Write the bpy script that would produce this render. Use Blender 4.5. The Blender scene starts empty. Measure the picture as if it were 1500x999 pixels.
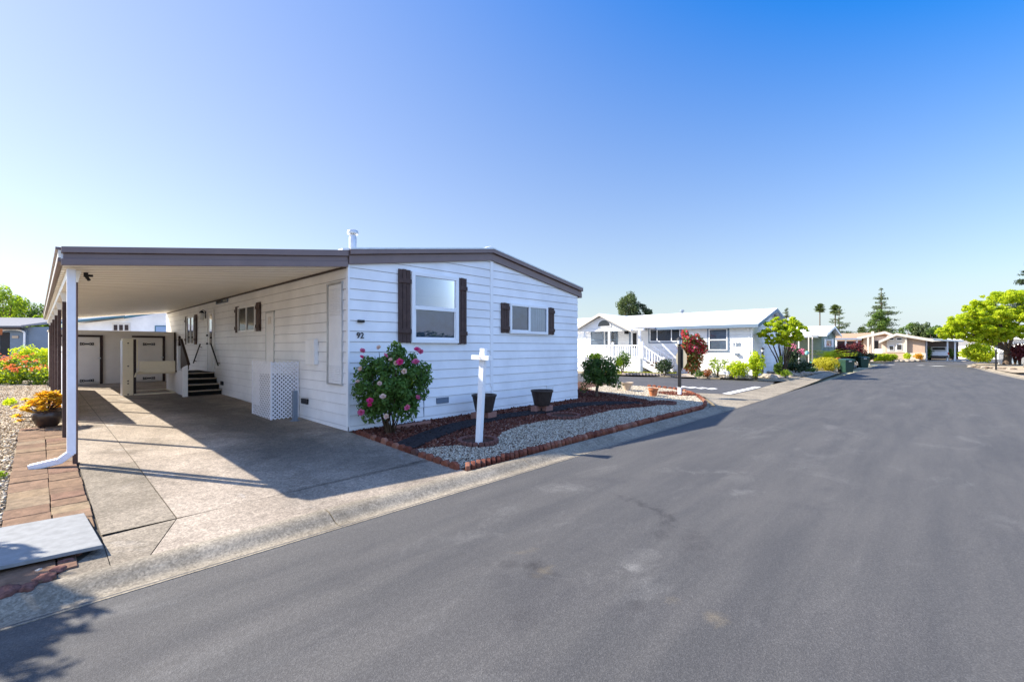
import bpy, bmesh, math, random
import numpy as np
from mathutils import Vector, Matrix, noise as mnoise

random.seed(7)
S = bpy.context.scene
COL = S.collection
R = math.radians
PI = math.pi

# ---------------------------------------------------------------- survey helpers
# house frame: origin at the near corner of the white home, x along its gable front, y along its carport side
FPX, CX, HY, EYE = 660.0, 750.0, 508.5, 1.6
CAMX, CAMY = -4.074, -8.131
HEAD = R(43.46)
FW = (math.cos(HEAD), math.sin(HEAD))
RT = (FW[1], -FW[0])
def _ray(px, py):
    a = (px - CX) / FPX
    return (FW[0] + RT[0]*a, FW[1] + RT[1]*a, (HY - py) / FPX)
def atd(px, py, t):
    d = _ray(px, py); return Vector((CAMX + d[0]*t, CAMY + d[1]*t, EYE + d[2]*t))
def ong(px, py, z=0.0):
    d = _ray(px, py); return atd(px, py, (z - EYE) / d[2])
def onx(px, py, x):
    d = _ray(px, py); return atd(px, py, (x - CAMX) / d[0])
def ony(px, py, y):
    d = _ray(px, py); return atd(px, py, (y - CAMY) / d[1])

def zg(x, y):
    """height of the home's lot: a fall of 2.5 % to the kerb, a slight rise to the back"""
    if y < 0: return 0.025*max(y, -3.6)
    return 0.0125*min(y, 16.0)

ROADZ = -0.15

# ---------------------------------------------------------------- node helpers
def new_mat(name):
    m = bpy.data.materials.new(name); m.use_nodes = True
    nt = m.node_tree; nt.nodes.clear()
    out = nt.nodes.new('ShaderNodeOutputMaterial')
    return m, nt, out
def N(nt, kind, **kw):
    n = nt.nodes.new(kind)
    for k, v in kw.items():
        if k in n.inputs: n.inputs[k].default_value = v
        else: setattr(n, k, v)
    return n
def L(nt, a, b): nt.links.new(a, b)
def c4(c): return (c[0], c[1], c[2], 1.0)
def coords(nt, scale=(1, 1, 1), obj=True):
    tc = nt.nodes.new('ShaderNodeTexCoord')
    mp = nt.nodes.new('ShaderNodeMapping'); mp.inputs['Scale'].default_value = scale
    geo = nt.nodes.new('ShaderNodeNewGeometry')
    L(nt, tc.outputs['Object'] if obj else geo.outputs['Position'], mp.inputs['Vector'])
    return mp.outputs['Vector']
def ramp(nt, fac, stops):
    r = nt.nodes.new('ShaderNodeValToRGB')
    while len(r.color_ramp.elements) < len(stops): r.color_ramp.elements.new(0.5)
    for e, (p, c) in zip(r.color_ramp.elements, stops):
        e.position = p; e.color = c4(c) if len(c) == 3 else c
    L(nt, fac, r.inputs['Fac']); return r.outputs['Color']
def noise(nt, vec, scale, detail=4, rough=0.55, dist=0.0):
    n = N(nt, 'ShaderNodeTexNoise', Scale=scale, Detail=detail, Roughness=rough, Distortion=dist)
    L(nt, vec, n.inputs['Vector']); return n.outputs['Fac']
def mixc(nt, fac, a, b, blend='MIX'):
    m = nt.nodes.new('ShaderNodeMix'); m.data_type = 'RGBA'; m.blend_type = blend
    for sock, v in ((m.inputs[0], fac), (m.inputs[6], a), (m.inputs[7], b)):
        if hasattr(v, 'links'): L(nt, v, sock)
        elif isinstance(v, (int, float)): sock.default_value = v
        else: sock.default_value = c4(v)
    return m.outputs[2]
def mathn(nt, op, a, b=0.0, clamp=False):
    m = nt.nodes.new('ShaderNodeMath'); m.operation = op; m.use_clamp = clamp
    for i, v in enumerate((a, b)):
        if hasattr(v, 'links'): L(nt, v, m.inputs[i])
        else: m.inputs[i].default_value = v
    return m.outputs[0]
def principled(nt, out, color, rough=0.6, spec=0.3, metal=0.0, bump=None, bstr=0.2, bdist=0.01):
    p = nt.nodes.new('ShaderNodeBsdfPrincipled')
    if hasattr(color, 'links'): L(nt, color, p.inputs['Base Color'])
    else: p.inputs['Base Color'].default_value = c4(color)
    if hasattr(rough, 'links'): L(nt, rough, p.inputs['Roughness'])
    else: p.inputs['Roughness'].default_value = rough
    p.inputs['Specular IOR Level'].default_value = spec
    p.inputs['Metallic'].default_value = metal
    if bump is not None:
        b = N(nt, 'ShaderNodeBump', Strength=bstr, Distance=bdist)
        L(nt, bump, b.inputs['Height']); L(nt, b.outputs['Normal'], p.inputs['Normal'])
    L(nt, p.outputs['BSDF'], out.inputs['Surface'])
    return p

def paint(name, col, rough=0.5, var=0.12, scale=3.0, spec=0.35, bstr=0.08, metal=0.0, fine=60):
    """painted or plain surface: faint large mottling, fine grain bump"""
    m, nt, out = new_mat(name)
    v = coords(nt, obj=False)
    f = noise(nt, v, scale, 5, 0.6)
    dark = tuple(c*(1-var) for c in col); light = tuple(min(1, c*(1+var*0.5)) for c in col)
    c = ramp(nt, f, [(0.3, dark), (0.7, light)])
    principled(nt, out, c, rough, spec, metal, noise(nt, v, fine, 3), bstr, 0.004)
    return m
def island(name, stops, rough=0.8, spec=0.2, scale=20, var=0.25, bstr=0.3, bscale=80):
    """a different tone for each stone, chip or tile of one mesh"""
    m, nt, out = new_mat(name)
    g = nt.nodes.new('ShaderNodeNewGeometry')
    c = ramp(nt, g.outputs['Random Per Island'], stops)
    v = coords(nt, obj=False)
    f = noise(nt, v, scale, 4, 0.65)
    c = mixc(nt, 1.0, c, ramp(nt, f, [(0.25, (1-var,)*3), (0.75, (1+0*var,)*3)]), 'MULTIPLY')
    principled(nt, out, c, rough, spec, 0, noise(nt, v, bscale, 4), bstr, 0.01)
    return m
def leafmat(name, stops, trans=0.35, rough=0.5, gloss=0.25):
    m, nt, out = new_mat(name)
    g = nt.nodes.new('ShaderNodeNewGeometry')
    c = ramp(nt, g.outputs['Random Per Island'], stops)
    v = coords(nt, obj=False)
    c = mixc(nt, 0.35, c, ramp(nt, noise(nt, v, 2.2, 2), [(0.3, stops[0][1]), (0.7, stops[-1][1])]))
    p = nt.nodes.new('ShaderNodeBsdfPrincipled')
    L(nt, c, p.inputs['Base Color']); p.inputs['Roughness'].default_value = rough
    p.inputs['Specular IOR Level'].default_value = gloss
    t = nt.nodes.new('ShaderNodeBsdfTranslucent')
    L(nt, mixc(nt, 1.0, c, (1.25, 1.3, 0.6), 'MULTIPLY'), t.inputs['Color'])
    mx = nt.nodes.new('ShaderNodeMixShader'); mx.inputs[0].default_value = trans
    L(nt, p.outputs[0], mx.inputs[1]); L(nt, t.outputs[0], mx.inputs[2]); L(nt, mx.outputs[0], out.inputs['Surface'])
    return m
def glassmat(name, tint=(0.6, 0.68, 0.75), mirror=1.3):
    """window glass: mirrors at a slant, lets the blind or the dark room behind show"""
    m, nt, out = new_mat(name)
    fr = N(nt, 'ShaderNodeFresnel', IOR=1.55)
    f = mathn(nt, 'MULTIPLY_ADD', fr.outputs[0], mirror); f.node.inputs[2].default_value = 0.02; f.node.use_clamp = True
    gl = N(nt, 'ShaderNodeBsdfGlossy', Roughness=0.015); gl.inputs['Color'].default_value = (0.95, 0.97, 1, 1)
    v = coords(nt, obj=False)
    b = N(nt, 'ShaderNodeBump', Strength=0.05, Distance=0.02); L(nt, noise(nt, v, 2.5, 2), b.inputs['Height'])
    tr = nt.nodes.new('ShaderNodeBsdfTransparent'); tr.inputs[0].default_value = c4(tint)
    mx = nt.nodes.new('ShaderNodeMixShader')
    L(nt, f, mx.inputs[0]); L(nt, tr.outputs[0], mx.inputs[1]); L(nt, gl.outputs[0], mx.inputs[2])
    L(nt, mx.outputs[0], out.inputs['Surface'])
    return m

# ---------------------------------------------------------------- mesh builder
class MB:
    def __init__(s): s.v = []; s.f = []; s.m = []
    def add(s, vs, fs, mi=0):
        o = len(s.v); s.v += [tuple(v) for v in vs]
        s.f += [tuple(i + o for i in f) for f in fs]; s.m += [mi]*len(fs)
        return s
    def quad(s, a, b, c, d, mi=0): return s.add([a, b, c, d], [(0, 1, 2, 3)], mi)
    def poly(s, pts, mi=0): return s.add(pts, [tuple(range(len(pts)))], mi)
    def box(s, x0, x1, y0, y1, z0, z1, mi=0):
        vs = [(x, y, z) for z in (z0, z1) for y in (y0, y1) for x in (x0, x1)]
        return s.add(vs, [(0, 2, 3, 1), (4, 5, 7, 6), (0, 1, 5, 4), (2, 6, 7, 3), (0, 4, 6, 2), (1, 3, 7, 5)], mi)
    def obox(s, c, ax, ay, az, mi=0):
        c, ax, ay, az = map(Vector, (c, ax, ay, az)); vs = []
        for k in (-1, 1):
            for j in (-1, 1):
                for i in (-1, 1): vs.append(c + ax*i + ay*j + az*k)
        return s.add(vs, [(0, 2, 3, 1), (4, 5, 7, 6), (0, 1, 5, 4), (2, 6, 7, 3), (0, 4, 6, 2), (1, 3, 7, 5)], mi)
    def bar(s, a, b, w, h, up=(0, 0, 1), mi=0):
        a, b = Vector(a), Vector(b); d = b - a; ln = d.length; d.normalize()
        up = Vector(up)
        if abs(d.dot(up)) > 0.99: up = Vector((0, 1, 0))
        sx = d.cross(up).normalized(); uz = sx.cross(d).normalized()
        return s.obox((a + b)/2, d*ln/2, sx*w/2, uz*h/2, mi)
    def prism(s, pts, ext, mi=0):
        """closed polygon pts (3d) pushed along the vector ext"""
        n = len(pts); e = Vector(ext); p = [Vector(q) for q in pts]
        vs = p + [q + e for q in p]
        fs = [tuple(range(n))[::-1], tuple(range(n, 2*n))] + [(i, (i+1) % n, n + (i+1) % n, n + i) for i in range(n)]
        return s.add(vs, fs, mi)
    def tube(s, path, rad, n=8, cap=True, mi=0):
        path = [Vector(p) for p in path]; k = len(path)
        rad = rad if isinstance(rad, (list, tuple)) else [rad]*k
        vs = []; fs = []; ref = Vector((0.13, 0.37, 0.92))
        for i, p in enumerate(path):
            d = (path[min(i+1, k-1)] - path[max(i-1, 0)]).normalized()
            a = d.cross(ref)
            if a.length < 0.05: a = d.cross(Vector((1, 0, 0)))
            a.normalize(); b = d.cross(a)
            for j in range(n):
                t = 2*PI*j/n; vs.append(p + (a*math.cos(t) + b*math.sin(t))*rad[i])
        for i in range(k-1):
            for j in range(n): fs.append((i*n+j, i*n+(j+1) % n, (i+1)*n+(j+1) % n, (i+1)*n+j))
        if cap: fs += [tuple(range(n))[::-1], tuple(range((k-1)*n, k*n))]
        return s.add(vs, fs, mi)
    def lathe(s, prof, c, n=20, mi=0, sx=1, sy=1):
        """prof: (radius, z) from bottom to top"""
        vs = []; fs = []; k = len(prof)
        for r, z in prof:
            for j in range(n):
                t = 2*PI*j/n; vs.append((c[0] + r*sx*math.cos(t), c[1] + r*sy*math.sin(t), c[2] + z))
        for i in range(k-1):
            for j in range(n): fs.append((i*n+j, i*n+(j+1) % n, (i+1)*n+(j+1) % n, (i+1)*n+j))
        fs += [tuple(range(n))[::-1], tuple(range((k-1)*n, k*n))]
        return s.add(vs, fs, mi)
    def build(s, name, mat, parent=None, smooth=False, bevel=0.0, world=True, seg=2):
        me = bpy.data.meshes.new(name)
        off = worldpos(parent) if (parent is not None and world) else Vector((0, 0, 0))
        me.from_pydata([(v[0]-off[0], v[1]-off[1], v[2]-off[2]) for v in s.v], [], s.f)
        mats = mat if isinstance(mat, (list, tuple)) else [mat]
        for m in mats: me.materials.append(m)
        if len(mats) > 1: me.polygons.foreach_set('material_index', s.m)
        bm = bmesh.new(); bm.from_mesh(me)
        bmesh.ops.recalc_face_normals(bm, faces=bm.faces); bm.to_mesh(me); bm.free()
        if smooth: me.polygons.foreach_set('use_smooth', [True]*len(me.polygons))
        o = bpy.data.objects.new(name, me); COL.objects.link(o)
        if parent is not None: o.parent = parent
        if bevel:
            b = o.modifiers.new('bevel', 'BEVEL'); b.width = bevel; b.segments = seg; b.limit_method = 'ANGLE'; b.angle_limit = R(40)
            b.harden_normals = False
        if smooth and bevel == 0:
            try:
                me.set_sharp_from_angle(angle=R(42))
            except Exception: pass
        return o

def worldpos(o):
    p = Vector((0, 0, 0))
    while o is not None: p = p + o.location; o = o.parent
    return p
def tag(o, label, cat, group=None):
    o['label'] = label; o['category'] = cat
    if group: o['group'] = group
    return o
def thing(name, label, cat, loc=(0, 0, 0), group=None):
    o = bpy.data.objects.new(name, None); COL.objects.link(o)
    o.location = loc; o.empty_display_size = 0.2
    return tag(o, label, cat, group)
def struct(o, kind='structure'): o['kind'] = kind; return o
KIDS = {}
def dup(root, loc, rotz=None, label=None, scale=None):
    r = root.copy(); COL.objects.link(r); r.location = loc
    if rotz is not None: r.rotation_euler = (0, 0, rotz)
    if scale is not None: r.scale = (scale,)*3
    if label: r['label'] = label
    for ch in list(root.children):
        c = ch.copy(); COL.objects.link(c); c.parent = r
        for g in list(ch.children):
            d = g.copy(); COL.objects.link(d); d.parent = c
    return r

def np_mesh(name, verts, faces, mat, parent=None, smooth=False):
    """fast path for leaves and pebbles; verts (n,3), faces (m,k) all of the same size"""
    me = bpy.data.meshes.new(name); off = worldpos(parent) if parent is not None else Vector((0, 0, 0))
    verts = np.asarray(verts, dtype=np.float32) - np.array(off[:], dtype=np.float32)
    faces = np.asarray(faces, dtype=np.int32); m, k = faces.shape
    me.vertices.add(len(verts)); me.vertices.foreach_set('co', verts.ravel())
    me.loops.add(m*k); me.loops.foreach_set('vertex_index', faces.ravel())
    me.polygons.add(m)
    me.polygons.foreach_set('loop_start', np.arange(0, m*k, k, dtype=np.int32))
    try: me.polygons.foreach_set('loop_total', np.full(m, k, dtype=np.int32))
    except Exception: pass
    if smooth: me.polygons.foreach_set('use_smooth', np.ones(m, dtype=bool))
    me.update(calc_edges=True); me.validate()
    me.materials.append(mat)
    o = bpy.data.objects.new(name, me); COL.objects.link(o)
    if parent is not None: o.parent = parent
    return o

def leaf_arrays(rng, pos, nrm, size, aspect=0.5, fold=0.15, jitter=0.7):
    """two folded halves per leaf around a midrib; returns verts, tri-quads"""
    n = len(pos)
    nr = nrm + rng.normal(0, jitter, (n, 3)); nr /= np.linalg.norm(nr, axis=1, keepdims=True) + 1e-9
    t = rng.normal(0, 1, (n, 3)); t -= nr*np.sum(t*nr, axis=1, keepdims=True); t /= np.linalg.norm(t, axis=1, keepdims=True) + 1e-9
    b = np.cross(nr, t)
    L_ = (size*rng.uniform(0.6, 1.3, n))[:, None]; W = L_*aspect
    v = np.empty((n, 6, 3))
    v[:, 0] = pos - t*L_*0.5
    v[:, 1] = pos - t*L_*0.12 + b*W*0.5 + nr*L_*fold
    v[:, 2] = pos + t*L_*0.22 + b*W*0.42 + nr*L_*fold*0.8
    v[:, 3] = pos + t*L_*0.5
    v[:, 4] = pos + t*L_*0.22 - b*W*0.42 + nr*L_*fold*0.8
    v[:, 5] = pos - t*L_*0.12 - b*W*0.5 + nr*L_*fold
    base = (np.arange(n)*6)[:, None]
    f = np.concatenate([base + np.array([[0, 1, 2, 3]]), base + np.array([[0, 3, 4, 5]])], axis=1).reshape(-1, 4)
    return v.reshape(-1, 3), f
def blob_points(rng, blobs, n, shell=0.55):
    B = np.array(blobs, dtype=float)
    w = (B[:, 3]*B[:, 4]*B[:, 5])**(0.66); w /= w.sum()
    k = rng.choice(len(B), n, p=w)
    d = rng.normal(0, 1, (n, 3)); d /= np.linalg.norm(d, axis=1, keepdims=True)
    r = (shell**3 + (1 - shell**3)*rng.random(n))**(1/3.0)
    r *= rng.uniform(0.9, 1.12, n)
    p = B[k, :3] + d*B[k, 3:6]*r[:, None]
    nn = d/B[k, 3:6]; nn /= np.linalg.norm(nn, axis=1, keepdims=True)
    nn[:, 2] += 0.35
    return p, nn
def clumps(rng, c, r, k, frac=(0.22, 0.4), inner=0.72, flat=0.8):
    """small leaf clumps spread through and over an ellipsoid of radii r about c"""
    out = []
    for i in range(k):
        d = rng.normal(0, 1, 3); d /= np.linalg.norm(d)
        q = inner*rng.uniform(0.55, 1.0)
        s = rng.uniform(*frac)
        out.append((c[0] + d[0]*r[0]*q, c[1] + d[1]*r[1]*q, c[2] + d[2]*r[2]*q, r[0]*s, r[1]*s, r[2]*s*flat + 0.02))
    return out
def foliage(name, mat, parent, blobs, n, size, seed, aspect=0.5, shell=0.5, jitter=0.7, zmin=None):
    rng = np.random.default_rng(seed)
    p, nn = blob_points(rng, blobs, n, shell)
    if zmin is not None:
        k = p[:, 2] > zmin; p, nn = p[k], nn[k]
    v, f = leaf_arrays(rng, p, nn, size, aspect, jitter=jitter)
    return np_mesh(name, v, f, mat, parent)

ICO_V = None
def pebbles(name, mat, pts, sizes, seed, flat=0.6, parent=None, long=1.0, tilt=0.35, lift=0.3):
    """little stones or chips: one low icosphere each, squashed and turned at random"""
    rng = np.random.default_rng(seed); n = len(pts)
    bm = bmesh.new(); bmesh.ops.create_icosphere(bm, subdivisions=1, radius=1.0)
    bm.verts.ensure_lookup_table()
    iv = np.array([v.co[:] for v in bm.verts]); jf = np.array([[v.index for v in f.verts] for f in bm.faces]); bm.free()
    a = rng.uniform(0, 2*PI, n); ca, sa = np.cos(a), np.sin(a)
    sx = sizes*rng.uniform(0.8, 1.3, n)*long; sy = sizes*rng.uniform(0.6, 1.0, n); sz = sizes*flat*rng.uniform(0.7, 1.2, n)
    V = np.repeat(iv[None], n, 0)*(1 + rng.normal(0, 0.12, (n, len(iv), 1)))
    x = V[:, :, 0]*sx[:, None]; y = V[:, :, 1]*sy[:, None]; z = V[:, :, 2]*sz[:, None]
    tx = rng.normal(0, tilt, n)[:, None]; ty = rng.normal(0, tilt, n)[:, None]
    z2 = z + x*tx + y*ty
    X = x*ca[:, None] - y*sa[:, None] + pts[:, 0:1]; Y = x*sa[:, None] + y*ca[:, None] + pts[:, 1:2]; Z = z2 + pts[:, 2:3] + (sz*lift)[:, None]
    v = np.stack([X, Y, Z], -1).reshape(-1, 3)
    f = (jf[None] + (np.arange(n)*len(iv))[:, None, None]).reshape(-1, 3)
    return np_mesh(name, v, f, mat, parent)
def inpoly(pts, poly):
    x, y = pts[:, 0], pts[:, 1]; r = np.zeros(len(pts), bool); n = len(poly); j = n-1
    for i in range(n):
        xi, yi = poly[i]; xj, yj = poly[j]
        c = ((yi > y) != (yj > y)) & (x < (xj-xi)*(y-yi)/(yj-yi+1e-12) + xi)
        r ^= c; j = i
    return r
def scatter(rng, poly, dens, holes=()):
    P = np.array(poly); a, b = P.min(0), P.max(0)
    n = int((b-a).prod()*dens); q = rng.uniform(a, b, (n, 2)); k = inpoly(q, poly)
    for h in holes: k &= ~inpoly(q, h)
    q = q[k]
    z = np.where(q[:, 1] < 0, 0.025*np.maximum(q[:, 1], -3.6), 0.0125*np.minimum(q[:, 1], 16))
    return np.column_stack([q, z])
def rock(name, label, mat, c, r, seed, group, flat=0.65, cat='rock'):
    bm = bmesh.new(); bmesh.ops.create_icosphere(bm, subdivisions=3, radius=1.0)
    rr = random.Random(seed); o = Vector((rr.uniform(0, 50), rr.uniform(0, 50), rr.uniform(0, 50)))
    sx, sy, sz = r*rr.uniform(0.9, 1.4), r*rr.uniform(0.75, 1.1), r*flat*rr.uniform(0.8, 1.15)
    a = rr.uniform(0, PI)
    for v in bm.verts:
        k = 1 + 0.38*mnoise.noise(v.co*1.2 + o) + 0.20*mnoise.noise(v.co*3.1 + o) + 0.07*mnoise.noise(v.co*7.0 + o)
        p = v.co*k; x, y, z = p.x*sx, p.y*sy, p.z*sz
        v.co = (x*math.cos(a) - y*math.sin(a), x*math.sin(a) + y*math.cos(a), max(z, -0.25*sz))
    me = bpy.data.meshes.new(name); bm.to_mesh(me); bm.free(); me.materials.append(mat)
    me.polygons.foreach_set('use_smooth', [True]*len(me.polygons))
    ob = bpy.data.objects.new(name, me); COL.objects.link(ob); ob.location = (c[0], c[1], c[2] + 0.22*sz)
    return tag(ob, label, cat, group)
def text_mesh(name, body, size, mat, parent, loc, xdir, updir, depth=0.006, bold=0.0):
    cu = bpy.data.curves.new(name, 'FONT'); cu.body = body; cu.size = size; cu.extrude = depth; cu.offset = bold
    cu.align_x = 'CENTER'; cu.align_y = 'CENTER'
    t = bpy.data.objects.new(name, cu); COL.objects.link(t)
    dg = bpy.context.evaluated_depsgraph_get()
    me = bpy.data.meshes.new_from_object(t.evaluated_get(dg)); COL.objects.unlink(t); bpy.data.objects.remove(t)
    me.name = name; me.materials.clear(); me.materials.append(mat)
    x = Vector(xdir).normalized(); y = Vector(updir).normalized(); z = x.cross(y)
    off = Vector(loc) - worldpos(parent)
    M = Matrix((x, y, z)).transposed().to_4x4(); M.translation = off
    me.transform(M)
    o = bpy.data.objects.new(name, me); COL.objects.link(o); o.parent = parent
    return o

# ================================================================= materials
M = {}
M['siding'] = paint('white_siding_paint', (0.85, 0.845, 0.83), 0.5, 0.14, 0.9, 0.3, 0.06)
M['trim'] = paint('white_trim_paint', (0.84, 0.84, 0.83), 0.4, 0.04, 2, 0.4, 0.04)
M['brown'] = paint('brown_fascia_paint', (0.185, 0.128, 0.118), 0.42, 0.12, 2.5, 0.45, 0.05)
M['shutter'] = paint('brown_stained_board', (0.078, 0.046, 0.038), 0.6, 0.3, 9, 0.25, 0.3, fine=35)
M['darkbrown'] = paint('dark_brown_paint', (0.035, 0.018, 0.015), 0.5, 0.15, 4, 0.35, 0.1)
M['ceiling'] = paint('cream_pan_metal', (0.88, 0.83, 0.72), 0.45, 0.05, 1.2, 0.35, 0.03)
M['seam'] = paint('tan_ceiling_seam', (0.50, 0.43, 0.32), 0.6, 0.25, 3)  # darker tan for the recessed strips between ceiling pans
M['roofwhite'] = paint('white_metal_roof', (0.82, 0.82, 0.82), 0.4, 0.04, 1.5, 0.4, 0.04)
M['galv'] = paint('galvanised_metal', (0.55, 0.56, 0.56), 0.35, 0.15, 6, 0.5, 0.05, metal=0.6)
M['greypaint'] = paint('grey_painted_steel', (0.18, 0.22, 0.27), 0.5, 0.15, 6)
M['cream'] = paint('cream_enamel', (0.78, 0.68, 0.48), 0.4, 0.07, 3, 0.4, 0.05)
M['tan'] = paint('tan_shed_paint', (0.72, 0.67, 0.60), 0.6, 0.07, 2, 0.25, 0.06)
M['black'] = paint('black_paint', (0.012, 0.012, 0.013), 0.45, 0.2, 5, 0.4, 0.08)
M['blackgrip'] = paint('black_grip_rubber', (0.012, 0.014, 0.014), 0.9, 0.3, 8, 0.1, 0.3)
M['groove_shade'] = paint('groove_shade_grey', (0.46, 0.46, 0.465), 0.9, 0.1, 3)  # grey core that paints the shadow lines into the lap grooves
M['screen_sky_tint'] = paint('insect_screen_sky_tint', (0.08, 0.18, 0.40), 0.7, 0.3, 4)  # insect screen with the blue of reflected sky painted into its colour
M['dark_room'] = paint('dark_interior', (0.035, 0.035, 0.035), 0.9, 0.1, 3)
M['blind'] = paint('window_blind_sky_tint', (0.26, 0.38, 0.56), 0.7, 0.05, 3)  # blue blind, the sky's reflection put into its colour
M['curtain'] = paint('grey_curtain', (0.22, 0.23, 0.25), 0.8, 0.15, 5)
M['curtain_pale'] = paint('pale_curtain', (0.66, 0.69, 0.74), 0.8, 0.08, 4)
M['glass'] = glassmat('window_glass')
M['glassdark'] = glassmat('window_glass_grey', (0.5, 0.56, 0.62))
M['glassdull'] = glassmat('dull_window_glass', (0.5, 0.5, 0.5), 0.55)
M['metalwhite'] = paint('white_post_enamel', (0.80, 0.80, 0.83), 0.4, 0.08, 5, 0.45, 0.05)
M['terracotta'] = paint('terracotta_clay', (0.46, 0.17, 0.075), 0.8, 0.15, 12, 0.15, 0.15)
M['palepot'] = paint('pale_stone_pot', (0.50, 0.40, 0.30), 0.8, 0.12, 10, 0.15, 0.2)
M['barrel'] = paint('dark_resin_barrel', (0.048, 0.034, 0.028), 0.5, 0.3, 14, 0.35, 0.2)
M['glaze'] = paint('brown_glazed_pot', (0.050, 0.030, 0.022), 0.3, 0.25, 10, 0.5, 0.1)
M['block'] = paint('pink_concrete_block', (0.30, 0.155, 0.12), 0.9, 0.2, 14, 0.15, 0.4)
def brick_mat():
    m, nt, out = new_mat('red_brick'); oi = nt.nodes.new('ShaderNodeObjectInfo')
    c = ramp(nt, oi.outputs['Random'], [(0, (0.12, 0.035, 0.022)), (0.3, (0.24, 0.085, 0.050)), (0.65, (0.17, 0.06, 0.038)), (0.9, (0.33, 0.15, 0.095)), (1, (0.10, 0.05, 0.04))])
    v = coords(nt, obj=False); f = noise(nt, v, 25, 5, 0.65)
    c = mixc(nt, 1.0, c, ramp(nt, f, [(0.3, (0.6,)*3), (0.7, (1.1,)*3)]), 'MULTIPLY')
    principled(nt, out, c, 0.9, 0.15, 0, noise(nt, v, 60, 4), 0.5, 0.01); return m
M['brick'] = brick_mat()
M['mulch'] = island('red_bark_mulch', [(0, (0.07, 0.022, 0.016)), (0.4, (0.145, 0.046, 0.030)), (0.8, (0.215, 0.085, 0.054)), (1, (0.30, 0.18, 0.135))], 0.95, 0.1, 30, 0.3, 0.4, 50)
M['gravel'] = island('white_gravel', [(0, (0.13, 0.105, 0.075)), (0.25, (0.33, 0.275, 0.195)), (0.6, (0.52, 0.445, 0.325)), (0.92, (0.68, 0.61, 0.48)), (1, (0.08, 0.065, 0.05))], 0.75, 0.25, 40, 0.2, 0.2, 60)
M['gravel_tan'] = island('tan_gravel', [(0, (0.30, 0.21, 0.12)), (0.4, (0.50, 0.39, 0.25)), (0.8, (0.64, 0.53, 0.38)), (1, (0.70, 0.63, 0.50))], 0.85, 0.2, 40, 0.2, 0.2, 60)
M['soil'] = paint('dark_soil', (0.085, 0.045, 0.032), 0.95, 0.4, 14, 0.1, 0.6, fine=45)
M['soilpale'] = paint('pale_dry_soil', (0.36, 0.29, 0.20), 0.95, 0.3, 6, 0.1, 0.6, fine=40)
M['fabric'] = paint('black_bark_strip', (0.036, 0.030, 0.030), 0.95, 0.4, 18, 0.1, 0.7, fine=50)
M['rockred'] = paint('red_lava_rock', (0.17, 0.082, 0.066), 0.95, 0.5, 30, 0.1, 0.6, fine=40)
M['rockpale'] = paint('pale_field_rock', (0.33, 0.28, 0.22), 0.9, 0.45, 6, 0.15, 0.5, fine=25)
M['bark'] = paint('grey_bark', (0.13, 0.095, 0.07), 0.95, 0.4, 9, 0.1, 0.8, fine=25)
M['stem'] = paint('brown_stems', (0.085, 0.055, 0.032), 0.9, 0.3, 20, 0.1, 0.4)
M['paver'] = island('red_flagstone', [(0, (0.19, 0.115, 0.075)), (0.3, (0.27, 0.175, 0.105)), (0.6, (0.24, 0.135, 0.09)), (0.85, (0.31, 0.225, 0.135)), (1, (0.25, 0.18, 0.125))], 0.9, 0.15, 9, 0.6, 0.9, 22)
M['board'] = paint('pale_grey_board', (0.235, 0.24, 0.235), 0.75, 0.2, 12, 0.2, 0.12, fine=90)
M['binplastic'] = paint('dark_green_bin_plastic', (0.018, 0.055, 0.040), 0.45, 0.15, 5, 0.4, 0.1)
M['rubber'] = paint('tyre_rubber', (0.015, 0.015, 0.016), 0.85, 0.2, 10, 0.2, 0.2)
M['chrome'] = paint('bright_metal', (0.7, 0.7, 0.7), 0.2, 0.05, 4, 0.5, 0.0, metal=0.9)
M['carwhite'] = paint('white_car_paint', (0.78, 0.79, 0.80), 0.22, 0.02, 1, 0.5, 0.0)
M['carsilver'] = paint('silver_car_paint', (0.45, 0.47, 0.50), 0.22, 0.03, 1, 0.6, 0.0, metal=0.5)
M['redlens'] = paint('red_lamp_lens', (0.45, 0.02, 0.015), 0.2, 0.1, 20, 0.5, 0.0)
M['roadpaint'] = paint('worn_white_road_paint', (0.72, 0.71, 0.68), 0.8, 0.28, 9, 0.2, 0.3, fine=120)
M['stucco'] = paint('beige_stucco', (0.46, 0.34, 0.255), 0.8, 0.06, 2, 0.2, 0.2)
M['stuccopale'] = paint('pale_cream_trim', (0.58, 0.52, 0.45), 0.7, 0.05, 2, 0.2, 0.1)
M['tiles'] = paint('tan_roof_shingle', (0.42, 0.27, 0.165), 0.85, 0.22, 9, 0.2, 0.4, fine=20)
M['greenwall'] = paint('sage_green_siding', (0.20, 0.265, 0.23), 0.6, 0.08, 2, 0.25, 0.1)
M['bluefascia'] = paint('blue_grey_fascia', (0.145, 0.20, 0.265), 0.5, 0.08, 2, 0.35, 0.05)
M['bluewall'] = paint('blue_grey_siding', (0.17, 0.22, 0.28), 0.6, 0.08, 2, 0.25, 0.1)
M['tealfascia'] = paint('teal_fascia', (0.055, 0.155, 0.20), 0.5, 0.1, 2)
M['greyroof'] = paint('grey_shingle_roof', (0.20, 0.20, 0.215), 0.9, 0.2, 8, 0.15, 0.4, fine=25)
M['signback'] = paint('sign_back_aluminium', (0.22, 0.205, 0.165), 0.5, 0.08, 6, 0.4, 0.05)
M['lampglass'] = paint('milky_lamp_glass', (0.78, 0.80, 0.78), 0.25, 0.05, 6, 0.5, 0.0)
M['globe'] = paint('pale_teal_glass', (0.18, 0.42, 0.42), 0.25, 0.2, 8, 0.5, 0.0)
M['tealpot'] = paint('teal_glazed_pot', (0.02, 0.22, 0.25), 0.3, 0.2, 8, 0.5, 0.0)
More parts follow.
